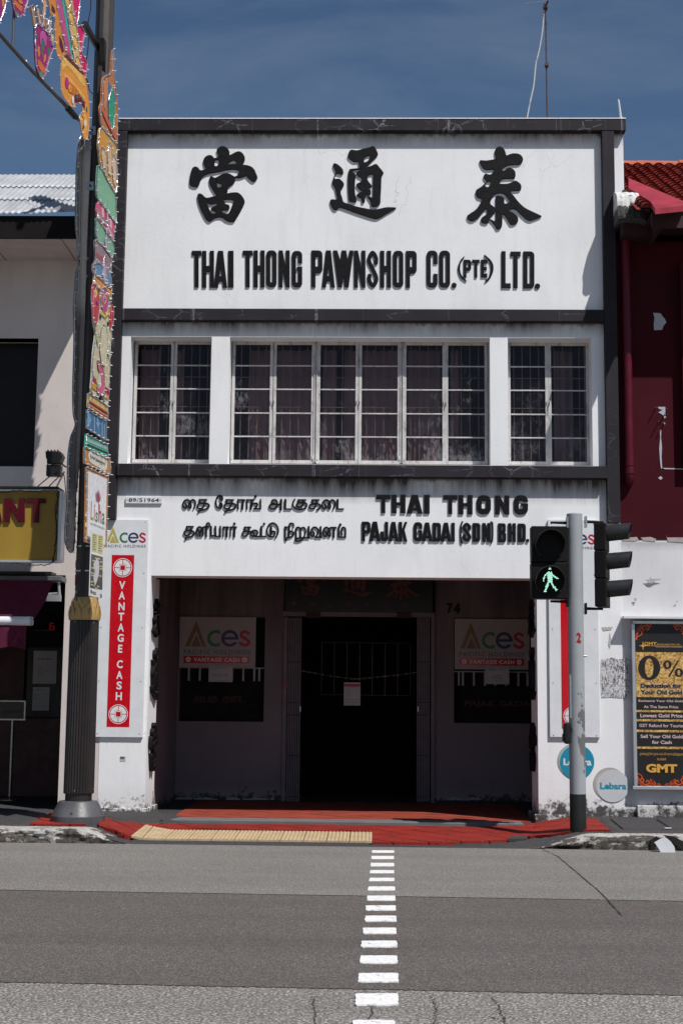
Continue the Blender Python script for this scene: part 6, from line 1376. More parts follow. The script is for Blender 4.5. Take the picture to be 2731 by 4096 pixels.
P_ = [
 ('backing', (.45, .16, .05), [(454, 198), (447, 240), (445, 285), (437, 300), (430, 300), (423, 304), (413, 316), (408, 361), (407, 409), (400, 432), (402, 473), (407, 502), (430, 535), (467, 572), (469, 537), (471, 457), (467, 393), (463, 355), (458, 314), (456, 266)], 0, True),
 ('blue_print', (.06, .13, .30), cz([(285, 210), (330, 300), (300, 400), (285, 560), (250, 560), (265, 400)]), 1, False),
 ('blue_print', (.06, .13, .30), cz([(360, 340), (385, 420), (390, 520), (372, 560)]), 1, False),
 ('orange_print', (.55, .20, .06), cz([(262, 180), (288, 200), (282, 420), (262, 600), (240, 560), (235, 300)]), 2, False),
 ('green_print', (.03, .28, .15), cz([(345, 300), (300, 420), (290, 600), (305, 790), (335, 855), (355, 800), (368, 650), (360, 450)]), 3, True),
 ('red_print', (.50, .10, .07), cz([(215, 590), (245, 610), (300, 740), (395, 950), (395, 1000), (290, 800), (222, 650)]), 4, False),
 ('gold_print', (.50, .30, .08), [(401, 514), (396, 553), (394, 585), (397, 620), (400, 648), (407, 671), (430, 715), (458, 766), (466, 760), (469, 696), (467, 632), (466, 585), (450, 555), (436, 537), (416, 514)], 0, True),
 ('amber_print', (.60, .25, .04), cz([(190, 870), (240, 920), (268, 1000), (265, 1130), (200, 1080), (180, 1000)]), 1, False),
 ('skin_print', (.58, .38, .22), cz([(205, 1060), (240, 1080), (262, 1150), (258, 1330), (225, 1310), (205, 1200)]), 2, True),
 ('skin_print', (.58, .38, .22), cz([(290, 1000), (325, 1040), (335, 1200), (320, 1430), (290, 1380), (278, 1150)]), 2, True),
 ('skin_print', (.60, .40, .26), cz([(345, 1150), (385, 1220), (392, 1400), (380, 1560), (350, 1500), (335, 1300)]), 2, True),
 ('green_tile_print', (.16, .36, .22), [(393, 664), (400, 670), (407, 677), (430, 722), (459, 773), (464, 824), (463, 887), (430, 850), (399, 805), (388, 779), (389, 720)], 0, True),
 ('red_edge', (.45, .08, .06), cz([(210, 1320), (222, 1325), (375, 1600), (372, 1630), (300, 1500)]), 2, False),
 ('pink_print', (.50, .06, .13), [(397, 801), (430, 848), (459, 891), (456, 925), (451, 961), (420, 915), (388, 865)], 0, True),
 ('lilac_band', (.42, .30, .36), cz([(160, 1890), (280, 2010), (280, 2060), (155, 1935)]), 1, True),
 ('lilac_band', (.42, .30, .36), cz([(285, 2040), (350, 2160), (350, 2220), (285, 2090)]), 1, False),
 ('pale_scroll', (.55, .36, .40), cz([(212, 1790), (240, 1830), (240, 1950), (212, 1910)]), 1, False), ('pale_scroll', (.55, .36, .40), cz([(315, 1950), (338, 1990), (338, 2100), (315, 2060)]), 1, False),
 ('white_divider', (.6, .58, .55), cz([(270, 1860), (285, 1870), (285, 2010), (270, 1990)]), 2, True),
 ('green_curtain_print', (.14, .32, .20), [(388, 872), (420, 920), (451, 964), (454, 1000), (447, 1030), (418, 990), (390, 962), (386, 900)], 0, True),
 ('lilac_spindle', (.40, .26, .40), cz([(262, 2120), (280, 2180), (285, 2300), (262, 2350), (245, 2250)]), 2, True),
 ('brown_lilac_print', (.20, .13, .15), [(381, 961), (400, 972), (418, 989), (444, 1026), (443, 1090), (441, 1152), (410, 1120), (376, 1096), (374, 1059), (383, 1040)], 0, True),
 ('red_stripe', (.40, .03, .03), c2([(285, 225), (350, 285), (350, 295), (285, 237)]), 1, False), ('red_stripe', (.40, .03, .03), c2([(290, 255), (345, 305), (345, 315), (290, 265)]), 1, False),
 ('blue_print', (.07, .18, .30), c2([(270, 330), (300, 320), (345, 350), (335, 450), (280, 420)]), 1, True), ('blue_print', (.07, .18, .30), c2([(378, 400), (412, 420), (410, 520), (380, 500)]), 1, False),
 ('lilac_spindle', (.40, .28, .42), c2([(355, 270), (370, 330), (372, 430), (358, 490), (340, 420), (342, 330)]), 2, True),
 ('orange_band', (.55, .22, .07), [(378, 1092), (412, 1122), (446, 1152), (444, 1199), (410, 1165), (376, 1134)], 0, True),
 ('red_stripe', (.50, .04, .03), c2([(275, 412), (420, 545), (420, 565), (275, 432)]), 1, False), ('yellow_stripe', (.55, .36, .06), c2([(280, 445), (418, 575), (418, 590), (280, 460)]), 1, False),
 ('elephant_print', (.50, .44, .30), [(385, 1150), (395, 1180), (405, 1160), (414, 1152), (430, 1185), (442, 1210), (446, 1290), (444, 1367), (440, 1437), (436, 1554), (432, 1615), (418, 1612), (414, 1573), (390, 1587), (366, 1568), (369, 1508), (374, 1414), (383, 1335), (375, 1290), (372, 1200)], 0, True),
 ('red_ear', (.42, .02, .04), [(372, 1134), (384, 1142), (395, 1165), (396, 1227), (386, 1296), (374, 1285), (364, 1227), (364, 1152)], 2, True),
 ('gold_swirl', (.6, .4, .08), [(372, 1165), (384, 1158), (388, 1176), (380, 1192), (376, 1184), (382, 1176), (378, 1168)], 3, False),
 ('red_ear', (.42, .02, .04), [(437, 1210), (448, 1218), (453, 1240), (450, 1300), (440, 1322), (435, 1264)], 2, True),
 ('headdress', (.38, .04, .14), [(416, 1150), (428, 1165), (431, 1200), (428, 1236), (418, 1250), (406, 1236), (402, 1200), (406, 1165)], 3, True),
 ('headdress_ring', (.50, .22, .10), [(417, 1176), (423, 1188), (424, 1206), (417, 1218), (410, 1206), (410, 1188)], 4, False), ('headdress_core', (.12, .06, .28), [(417, 1188), (420, 1198), (417, 1207), (413, 1198)], 5, False),
 ('headdress_core', (.14, .05, .22), [(388, 1200), (394, 1210), (388, 1222), (384, 1210)], 5, False),
 ('gold_fringe', (.55, .38, .08), [(402, 1240), (418, 1256), (434, 1240), (436, 1256), (418, 1272), (400, 1256)], 4, False),
 ('eye', (.015, .012, .012), [(398, 1254), (403, 1264), (403, 1278), (397, 1272)], 4, False), ('eye', (.015, .012, .012), [(428, 1286), (434, 1290), (434, 1304), (428, 1300)], 4, False),
 ('tusk_leaf', (.36, .38, .12), [(388, 1330), (396, 1350), (390, 1385), (384, 1360)], 3, True), ('tusk_leaf', (.36, .38, .12), [(432, 1380), (438, 1396), (434, 1430), (428, 1410)], 3, True),
 ('trunk', (.54, .48, .34), [(408, 1300), (424, 1312), (426, 1400), (418, 1460), (404, 1450), (398, 1400), (402, 1340)], 3, True),
 ('pink_curl', (.52, .10, .20), [(388, 1440), (402, 1460), (414, 1500), (414, 1560), (402, 1578), (388, 1570), (384, 1540), (398, 1535), (400, 1500), (390, 1470)], 4, True),
 ('trunk_tip', (.54, .48, .34), [(394, 1490), (402, 1510), (402, 1545), (392, 1555), (386, 1530)], 5, False),
 ('orange_anklet', (.55, .25, .04), [(369, 1525), (384, 1540), (384, 1565), (368, 1552)], 3, False), ('red_anklet', (.30, .02, .06), [(370, 1500), (384, 1518), (384, 1538), (369, 1522)], 3, False),
 ('orange_anklet', (.55, .25, .04), [(418, 1570), (433, 1582), (432, 1600), (418, 1590)], 3, False), ('red_anklet', (.30, .02, .06), [(419, 1545), (435, 1558), (434, 1580), (419, 1568)], 3, False),
 ('yellow_band', (.52, .38, .14), [(355, 1573), (394, 1600), (432, 1624), (430, 1680), (392, 1655), (353, 1629)], 0, True),
 ('red_stripe', (.45, .03, .03), c2([(232, 1500), (385, 1600), (385, 1614), (232, 1514)]), 1, False), ('dark_stripe', (.03, .02, .02), c2([(232, 1516), (385, 1616), (385, 1628), (232, 1528)]), 1, False), ('red_stripe', (.45, .03, .03), c2([(232, 1542), (385, 1640), (385, 1652), (232, 1554)]), 1, False),
 ('blue_flower_print', (.05, .14, .26), [(350, 1638), (388, 1664), (425, 1685), (425, 1760), (388, 1738), (348, 1713)], 0, True),
 ('pale_flower', (.16, .32, .46), c2([(300, 1640), (312, 1690), (325, 1700), (312, 1720), (308, 1770), (298, 1720), (286, 1700), (298, 1690)]), 1, False), ('pale_flower', (.16, .32, .46), c2([(225, 1600), (240, 1650), (248, 1670), (238, 1690), (225, 1740), (218, 1680)]), 1, False),
 ('pale_stripe', (.25, .36, .46), c2([(272, 1640), (277, 1645), (277, 1780), (272, 1776)]), 1, False), ('pale_stripe', (.25, .36, .46), c2([(338, 1690), (343, 1694), (343, 1810), (338, 1806)]), 1, False), ('pale_stripe', (.25, .36, .46), c2([(360, 1700), (364, 1704), (364, 1825), (360, 1822)]), 1, False),
 ('green_band', (.05, .36, .22), [(346, 1736), (388, 1758), (430, 1778), (432, 1835), (388, 1815), (343, 1788)], 0, True),
 ('pale_stripe', (.32, .38, .42), c2([(212, 1830), (385, 1900), (385, 1925), (212, 1855)]), 1, False), ('dark_stripe', (.02, .04, .03), c2([(212, 1870), (385, 1945), (385, 1960), (212, 1888)]), 1, False), ('green_stripe', (.02, .16, .09), c2([(212, 1905), (385, 1975), (385, 1990), (212, 1920)]), 1, False),
 ('greeting_plaque', (.45, .20, .06), [(339, 1788), (442, 1835), (442, 1900), (339, 1853)], 0, True),
 ('white_oval', (.60, .58, .52), c2([(225, 1950), (245, 1930), (290, 1945), (350, 1990), (382, 2025), (380, 2085), (360, 2100), (300, 2068), (240, 2030), (226, 1995)]), 1, False)]
pb = panel_set('festive_panel', RB.w(.3, 4), 'tall festive panel of coloured prints with an elephant head, right of the lamp post', RB, P_)
# Tamil greeting on the plaque
u0, v1 = RB.px(358, 1822); u1, v0 = RB.px(423, 1872)
fr_g = Frame(RB.w(u0, 0, 0), RB.U)
va, vb_ = RB.px(360, 1836)[1], RB.px(360, 1815)[1]
text_uv('தீபாவளி நல்வாழ்த்துகள்', RB, u0 + .02, va, u1 - .02, vb_, i_black, pb, n=.004, bold=.02)
for y in (540, 760): 
    a = on_y(405 - (y - 500) * .034, y, LPY - .15); b = MB(); b.tube([(LPX + .08, LPY - .06, a[2]), (-3.14, LPY, a[2])], .012, 6); b.build('mounting_arm', m_metal, pb)
# company board under the festive panel
LB = Frame((-3.205, 15.66, 0), (.12, 1, 0))
lt = panel_set('association_board', LB.w(.3, 3), 'white board in an orange frame with a lotus emblem hanging under the festive panel', LB, [('orange_frame', (.48, .20, .05), [(347, 1868), (433, 1906), (424, 2194), (342, 2168)], 0, True), ('white_board', (.66, .67, .69), [(354, 1885), (428, 1916), (421, 2180), (350, 2155)], 1, False)])
zc = .3401; c4 = lambda pts: [(x * zc, 1900 + y * zc) for x, y in pts]
for col, pts in (((.50, .16, .04), [(1120, 200), (1128, 230), (1140, 320), (1130, 310), (1122, 260)]), ((.06, .14, .30), [(1130, 185), (1145, 240), (1146, 325), (1134, 290)]), ((.40, .02, .07), [(1152, 160), (1164, 210), (1160, 320), (1146, 320), (1143, 215)]), ((.10, .05, .22), [(1172, 195), (1172, 290), (1160, 328), (1162, 240)]), ((.45, .12, .04), [(1184, 230), (1182, 290), (1168, 325), (1172, 270)])):
    plate('petal', LB, [pxs(LB, c4(pts))], .004, 0, M('petal_%d' % int(col[0] * 99), col, .4, bump=0), lt)
plate('stem', LB, [pxs(LB, c4([(1157, 320), (1163, 322), (1163, 548), (1159, 546)]))], .0045, 0, i_redl, lt)
for chh, x0, x1, y0, y1, mt in (('L', 1064, 1098, 300, 524, P('olive_grad_ink', (.30, .28, .05))), ('i', 1104, 1112, 340, 530, i_redl), ('s', 1120, 1148, 430, 548, i_green), ('h', 1160, 1190, 340, 560, i_redl), ('a', 1196, 1228, 440, 575, i_green)):
    a0, b0 = LB.px(x0 * zc, 1900 + y1 * zc); a1, b1 = LB.px(x1 * zc, 1900 + y1 * zc + (x1 - x0) * zc * .3); c1_ = LB.px(x0 * zc, 1900 + y0 * zc)
    text_uv(chh, LB, a0, b0, a1, c1_[1], mt, lt, n=.004, bold=.012, name='letter')
a0, b0 = LB.px(1060 * zc, 1900 + 580 * zc); a1, _ = LB.px(1228 * zc, 1900 + 636 * zc); _, b1 = LB.px(1060 * zc, 1900 + 556 * zc)
text_uv('LITTLE INDIA SHOPKEEPERS AND HERITAGE ASSOCIATION', LB, a0, b0, a1, b1, i_grey, lt, n=.004, bold=.0)
# police notice on the pole
PB = Frame((-3.145, 15.62, 0), (.13, 1, 0))
pl = thing('police_notice', PB.w(.2, 2.4), 'narrow police notice with yellow text boxes and a map, strapped to the lamp post', 'sign')
c7 = lambda pts: [(300 + x * .3956, 2050 + y * .3956) for x, y in pts]
def pq(name, pts, n, th, mat): return plate(name, PB, [pxs(PB, c7(pts))], n, th, mat, pl)
pq('sheet', [(172, 140), (295, 180), (276, 868), (150, 842)], -.01, .01, i_white)
m_pyel = P('pale_yellow_print', (.48, .45, .20)); m_pgrey = P('dark_grey_print', (.07, .065, .065))
pq('text_box', [(178, 205), (230, 222), (222, 405), (170, 390)], .001, 0, m_pyel); pq('text_box', [(237, 222), (288, 240), (280, 428), (229, 410)], .001, 0, m_pyel)
for (x0, y0, k_) in ((182, 225, 1), (242, 240, 1)):
    for i in range(7): pq('text_line', [(x0 - i * .8, y0 + i * 23), (x0 + 36 - i * .8 - (i % 3) * 6, y0 + 11 + i * 23 - (i % 3) * 2), (x0 + 36 - i * .8 - (i % 3) * 6, y0 + 17 + i * 23 - (i % 3) * 2), (x0 - i * .8, y0 + 6 + i * 23)], .002, 0, m_pgrey)
pq('map_field', [(166, 418), (284, 450), (278, 782), (153, 762)], .001, 0, m_pgrey)
pq('map', [(222, 455), (245, 500), (248, 560), (240, 640), (220, 700), (196, 762), (200, 720), (188, 690), (192, 600), (188, 520)], .002, 0, P('pale_map_ink', (.50, .48, .50))); pq('map_park', [(192, 560), (206, 580), (202, 620), (192, 600)], .003, 0, P('map_green', (.2, .34, .16)))
for x, y in ((202, 452), (228, 458), (176, 478), (250, 490), (252, 535), (254, 560), (164, 550), (162, 602), (164, 628), (243, 632), (158, 690), (162, 722), (222, 738), (204, 756)): pq('map_label', [(x, y), (x + 26, y + 7), (x + 26, y + 20), (x, y + 13)], .003, 0, m_pyel)
a0, b0 = PB.px(*c7([(178, 826)])[0]); a1, _ = PB.px(*c7([(212, 834)])[0]); b1 = PB.px(*c7([(178, 795)])[0])[1]; text_uv('POLICE', PB, a0, b0, a1, b1, i_black, pl, n=.002, bold=.03)
pq('crest', [(160, 780), (172, 784), (174, 806), (166, 828), (158, 804)], .002, 0, P('crest_dark_red', (.2, .02, .03))); pq('chevron', [(252, 822), (258, 824), (268, 842), (262, 866), (256, 864), (262, 842)], .002, 0, i_black); pq('chevron', [(264, 824), (270, 826), (272, 842), (270, 868), (264, 866), (268, 842)], .002, 0, i_redl)
# left festive panel, seen from behind
BL = Frame((-3.57, 16.1, 0), (.12, 1, 0))
out = [(310, 670), (308, 728), (306, 887), (312, 957), (314, 1020), (317, 1065), (309, 1085), (303, 1142), (298, 1238), (300, 1365), (295, 1557), (297, 1652), (305, 1690), (302, 1712), (287, 1748), (277, 1812), (274, 1875), (272, 2003), (264, 2165), (296, 2202), (304, 2003), (320, 1812), (340, 1400), (350, 1000), (362, 700), (366, 560), (330, 540), (318, 580)]
panel_set('festive_panel', BL.w(.3, 4), 'festive panel seen almost edge on from its grey back, left of the lamp post', BL, [('metal_back', (.20, .20, .215), out, 0, True), ('back_rail', (.10, .10, .11), [(330, 560), (338, 565), (320, 1400), (300, 2100), (292, 2095), (312, 1400)], 1, False), ('back_rail', (.33, .33, .35), [(319, 700), (324, 700), (314, 1300), (309, 1300)], 1, False)], bulb=.13)
# overhead arch: truss rods and hanging ornaments
AR = Frame((-3.355, 15.1, 0), (.30, 1, 0)); c0 = lambda pts: [(x * .2934, y * .2934) for x, y in pts]
ar = thing('arch_truss', AR.w(0, 8.2), 'thin grey steel rods of the festive arch rising leftwards from the lamp post', 'frame')
m_rod = M('grey_arch_steel', (.10, .095, .10), .5, .4); Ap = lambda x, y, n=-.03: AR.w(*AR.px(x * .2934, y * .2934), n)
b = MB(); b.tube([Ap(-300, 130), Ap(0, 420), Ap(500, 985), Ap(900, 1400), Ap(1070, 1595), on_y(352, 506, LPY - .1)], .022, 8); b.build('rod', m_rod, ar)
b = MB(); b.tube([Ap(240, -120), Ap(212, 640)], .014, 8); b.build('hanger', m_rod, ar)
b = MB(); b.tube([Ap(960, 1470), Ap(1065, 1590)], .036, 8); b.build('clamp', m_cable, ar)
b = MB()
for x, y in ((392, 835), (738, 1215), (8, 420), (1040, 1530)): b.tube([Ap(x, y + 15), Ap(x + 4, y - 22)], [.018, .006], 6)
o = b.build('led_bulbs', m_led, ar); o['kind'] = 'stuff'
mag = (.26, .02, .13)
hand = [('palm', mag, c0([(480, 390), (510, 330), (575, 330), (620, 380), (655, 470), (690, 480), (718, 600), (740, 640), (700, 720), (660, 850), (620, 1010), (575, 1060), (530, 1000), (500, 900), (485, 700)]), 0, True),
 ('finger', (.60, .30, .16), c0([(425, 90), (455, 90), (468, 180), (492, 310), (500, 350), (470, 350), (450, 240)]), 0, True), ('finger', (.60, .30, .16), c0([(496, 90), (520, 90), (540, 180), (562, 270), (575, 335), (540, 345), (515, 230)]), 0, True),
 ('finger', (.60, .30, .16), c0([(592, -20), (632, -20), (620, 140), (612, 250), (620, 390), (592, 400), (585, 250), (588, 120)]), 0, True), ('finger', (.60, .30, .16), c0([(665, 250), (692, 255), (690, 340), (682, 440), (655, 440), (655, 340)]), 0, True), ('finger', (.55, .40, .26), c0([(702, 430), (726, 435), (732, 520), (728, 620), (700, 610), (700, 500)]), 0, True),
 ('orange_bracelet', (.50, .13, .03), c0([(515, 800), (560, 840), (620, 930), (605, 1010), (560, 960), (520, 880)]), 1, False), ('green_leaf', (.05, .14, .09), c0([(560, 560), (590, 540), (615, 600), (590, 700), (575, 800), (565, 700)]), 1, False), ('pink_swirl', (.42, .08, .26), c0([(560, 430), (610, 430), (640, 520), (620, 640), (600, 560), (575, 520), (555, 620), (545, 520)]), 2, False),
 ('orange_swirl', (.55, .18, .03), c0([(520, 620), (545, 650), (550, 740), (530, 780), (515, 700)]), 1, False), ('orange_swirl', (.55, .18, .03), c0([(600, 760), (630, 730), (625, 820), (600, 860)]), 1, False), ('green_leaf', (.05, .14, .09), c0([(655, 650), (690, 660), (680, 740), (655, 760)]), 1, False), ('green_tip', (.10, .20, .14), c0([(530, 1000), (570, 960), (600, 1020), (575, 1058)]), 1, False), ('green_leaf', (.05, .12, .09), c0([(490, 450), (515, 460), (510, 520), (492, 520)]), 1, False)]
panel_set('hanging_hand_ornament', AR.w(0, 8), 'magenta hand ornament with orange fingers hanging from the arch beside the lamp post', AR, hand, 'hand ornaments hanging from the arch')
h2 = [('palm', mag, c0([(170, -160), (400, -160), (392, -10), (345, 140), (335, 190), (300, 212), (265, 242), (235, 230), (210, 170), (185, 60)]), 0, True), ('orange_bracelet', (.50, .13, .03), c0([(190, -20), (250, 40), (310, 90), (300, 175), (250, 120), (200, 60)]), 1, False), ('green_tip', (.10, .20, .14), c0([(220, 150), (260, 190), (262, 236), (232, 222)]), 1, False), ('orange_swirl', (.55, .18, .03), c0([(230, -30), (300, 10), (320, 60), (260, 40)]), 2, False)]
panel_set('hanging_hand_ornament', AR.w(0, 9), 'magenta and orange ornament at the top edge, its tip over the thin hanger rod', AR, h2, 'hand ornaments hanging from the arch')
h3 = [('palm', mag, c0([(-160, -60), (76, -60), (80, 20), (62, 120), (30, 200), (5, 260), (-60, 330)]), 0, True), ('finger', (.55, .22, .06), c0([(25, -40), (60, -40), (62, 60), (35, 100)]), 1, False)]
panel_set('hanging_hand_ornament', AR.w(0, 9.2), 'sliver of an orange and magenta ornament in the top left corner', AR, h3, 'hand ornaments hanging from the arch')
vee = [('magenta_frill', (.52, .01, .10), c0([(950, -60), (1085, -60), (1078, 160), (1050, 330), (1100, 350), (1145, 430), (1150, 500), (1112, 700), (1160, 790), (1188, 880), (1160, 1060), (1110, 950), (1078, 740), (1055, 450), (1020, 300)]), 0, True),
 ('gold_bead_band', (.56, .36, .13), c0([(885, -60), (965, -60), (1000, 100), (1032, 300), (1062, 450), (1088, 620), (1082, 750), (1112, 950), (1000, 830), (960, 500), (915, 250)]), 1, True),
 ('neck', (.08, .05, .07), c0([(735, -60), (880, -60), (1005, 810), (960, 790), (890, 720), (820, 350)]), 2, True),
 ('pink_stripe', (.42, .07, .20), c0([(750, -60), (822, -60), (965, 760), (905, 720), (830, 350)]), 3, False), ('green_stripe', (.04, .34, .26), c0([(828, -60), (860, -60), (990, 790), (968, 770)]), 3, False),
 ('orange_scroll', (.55, .20, .03), c0([(645, -60), (655, 40), (672, 150), (702, 220), (742, 250), (732, 400), (750, 650), (790, 790), (830, 810), (888, 735), (830, 420), (765, 60), (730, -60)]), 3, True),
 ('dark_scroll', (.10, .015, .03), c0([(690, 60), (730, 100), (750, 160), (735, 190), (700, 150)]), 4, False), ('dark_scroll', (.10, .015, .03), c0([(800, 480), (840, 560), (870, 700), (840, 720), (805, 620)]), 4, False), ('gold_swirl', (.62, .34, .05), c0([(700, 170), (730, 200), (745, 240), (715, 225)]), 5, False),
 ('gourd', (.60, .24, .04), c0([(870, 745), (830, 810), (812, 900), (806, 1100), (832, 1280), (900, 1390), (975, 1465), (1020, 1412), (1060, 1402), (1100, 1440), (1112, 1520), (1072, 1590), (1080, 1700), (1110, 1850), (1150, 1905), (1190, 1850), (1206, 1600), (1206, 1400), (1172, 1150), (1120, 980), (1000, 860), (930, 765)]), 5, True),
 ('yellow_crest', (.66, .38, .09), c0([(850, 810), (900, 800), (1000, 900), (1100, 1010), (1150, 1180), (1090, 1130), (1000, 1000), (900, 900), (840, 960)]), 6, False), ('brown_edge', (.12, .02, .02), c0([(872, 755), (930, 780), (1000, 870), (1110, 985), (1104, 1010), (990, 900), (900, 810)]), 7, False),
 ('yellow_crest', (.64, .34, .06), c0([(880, 1010), (960, 1080), (1060, 1200), (1150, 1340), (1160, 1400), (1060, 1260), (950, 1140), (870, 1060)]), 6, False), ('orange_cheek', (.50, .13, .02), c0([(930, 1110), (1010, 1180), (1050, 1240), (990, 1290), (930, 1260), (905, 1180)]), 7, False),
 ('magenta_gem', (.42, .02, .20), c0([(895, 1050), (915, 1090), (920, 1150), (905, 1205), (882, 1180), (874, 1120), (880, 1070)]), 8, False), ('gold_swirl', (.68, .36, .05), c0([(938, 1150), (958, 1190), (955, 1250), (930, 1255), (920, 1210)]), 8, False), ('dark_swirl', (.35, .10, .02), c0([(938, 1180), (946, 1200), (944, 1228), (932, 1225)]), 9, False),
 ('dark_throat', (.10, .01, .02), c0([(1010, 1290), (1060, 1300), (1120, 1370), (1145, 1480), (1110, 1440), (1060, 1395), (1015, 1400), (1000, 1340)]), 7, False),
 ('green_drop', (.03, .16, .08), c0([(1025, 1280), (1048, 1320), (1040, 1370), (1022, 1330)]), 8, False), ('red_drop', (.42, .02, .06), c0([(1055, 1270), (1078, 1310), (1072, 1360), (1052, 1320)]), 8, False), ('green_drop', (.03, .16, .08), c0([(1098, 1310), (1112, 1350), (1106, 1390), (1092, 1350)]), 8, False), ('red_drop', (.42, .02, .06), c0([(1132, 1360), (1145, 1410), (1140, 1450), (1128, 1400)]), 8, False), ('green_drop', (.03, .16, .08), c0([(1165, 1450), (1176, 1490), (1172, 1530), (1160, 1500)]), 8, False),
 ('white_flower', (.6, .58, .6), c0([(975, 1310), (994, 1330), (992, 1390), (980, 1420), (964, 1395), (962, 1335)]), 8, False), ('white_flower', (.6, .58, .6), c0([(1145, 1630), (1160, 1650), (1158, 1710), (1146, 1735), (1132, 1710), (1132, 1655)]), 8, False),
 ('gold_swirl', (.66, .34, .04), c0([(1100, 1560), (1150, 1570), (1172, 1640), (1165, 1760), (1135, 1820), (1110, 1780), (1130, 1740), (1140, 1650), (1120, 1600)]), 7, False), ('dark_swirl', (.30, .04, .02), c0([(1120, 1700), (1135, 1740), (1120, 1770), (1108, 1740)]), 8, False)]
for cx_, cy_ in ((912, 20), (965, 245), (1018, 570), (1062, 860)):
    el_ = lambda rx, ry: c0([(cx_ + rx * math.cos(a) + ry * .18 * math.sin(a), cy_ + ry * math.sin(a)) for a in np.linspace(0, 2 * math.pi, 13)[:-1]])
    vee.append(('gold_disc', (.60, .30, .06), el_(34, 92), 2, True)); vee.append(('gold_disc', (.68, .38, .09), el_(18, 50), 3, False))
va_ = panel_set('peacock_veena_ornament', AR.w(0, 8), 'long orange and magenta peacock ornament with striped neck beside the lamp post top', AR, vee)
b = MB()
for i in range(14):
    y = -20 + i * 60; a, c_ = Ap(760 + (y + 20) * .155 + 0, y, .004), Ap(845 + (y + 20) * .168, y - 62 + 90, .004); b.tube([a, c_], .0035, 4)
b.build('neck_string', m_cable, va_)

# ------------------------------------------------------------------ crossing signal
SY = 16.15; bz = hp(on_y(2311, 3320, SY)[0], SY); SX = on_y(2311, 3320, SY)[0]; S1 = wall_frame(SY)
pole = thing('signal_pole', (SX, SY, bz), 'grey signal pole with black foot and peeling paint, standing on the red tiles', 'pole')
def pole_m():
    s = NT('peeling_grey_pole_paint'); X, Y, Z = s.xyz()[0:3]; c = s.mix(s.mr(s.noise(3, detail=4), .3, .7), (.27, .283, .298), (.32, .335, .35))
    zl = float(on_y(2330, 2900, SY)[2]); band = s.mr(s.math('ABSOLUTE', s.math('SUBTRACT', Z, zl)), .15, .75, .16, -.06)
    n = s.noise(5.5, s.map((1.6, 1, .8), (2.3, 0, .6)), detail=7, rough=.62); xs_ = s.mr(X, SX - .05, SX + .09, -.10, .06)
    m = s.mr(s.math('ADD', s.math('ADD', n, band), xs_), .64, .65, 0, 1); c = s.mix(m, c, (.12, .12, .125))
    m2 = s.mr(s.noise(40, detail=3), .74, .77, 0, .6); c = s.mix(m2, c, (.2, .2, .2)); s.bump(s.math('MULTIPLY', m, -1.0), .4, .004); return s.fin(c, .45, .0, .5)
m_pl = pole_m(); RP = .0895
sz = lambda y, x=2311: on_y(x, y, SY)[2]
b = MB(); b.lathe((SX, SY), [(RP, sz(3176)), (RP, sz(2058)), (RP - .008, sz(2055)), (.002, sz(2054))], 36, cap=False); auto_smooth(b.build('shaft', m_pl, pole))
b = MB(); b.lathe((SX, SY), [(RP + .001, bz - .03), (RP + .001, sz(3178)), (RP, sz(3175.5))], 36); auto_smooth(b.build('foot', M('black_pole_foot', (.010, .010, .010), .5, dirt=.15), pole))
text_px('2', S1, 2299, 2532, 2318, 2572, P('painted_red_numeral', (.33, .01, .02)), pole, n=RP + .0015, bold=.045, name='number')
b = MB(); b.tube([(SX + RP - .01, SY - .03, sz(2624)), (SX + RP + .03, SY - .03, sz(2624))], .012, 8); b.build('stud', m_metal, pole)
rect_px('info_strip', S1, 2274, 2698, 2284, 2872, .05, .012, M('dull_metal_strip', (.30, .30, .31), .4, .4, dirt=.6, scale=20), pole)
m_hs = M('black_signal_housing', (.007, .006, .006), .6, spec=.15, var=.15, bump=0); m_lens = M('dark_smoked_lens', (.006, .005, .005), .5, spec=.12, bump=0, var=.05)
for (yy, xa_, xb_) in ((2091, 2200, 2272), (2406, 2200, 2272), (2088, 2336, 2412), (2435, 2336, 2410)):
    b = MB(); A_ = S1.w(*S1.px(xa_, yy - 1), .0); B_ = S1.w(*S1.px(xb_, yy + 1), .0); b.tube([A_, B_], [.013, .018] if xa_ < 2300 else [.018, .013], 8); b.build('bracket_arm', m_hs, pole)
    xc_ = 2267 if xa_ < 2300 else 2341
    rect_px('bracket_plate', S1, xc_ - 4, yy - 22, xc_ + 3, yy + 22, -.05, .10, m_hs if yy > 2100 else m_metal, pole)
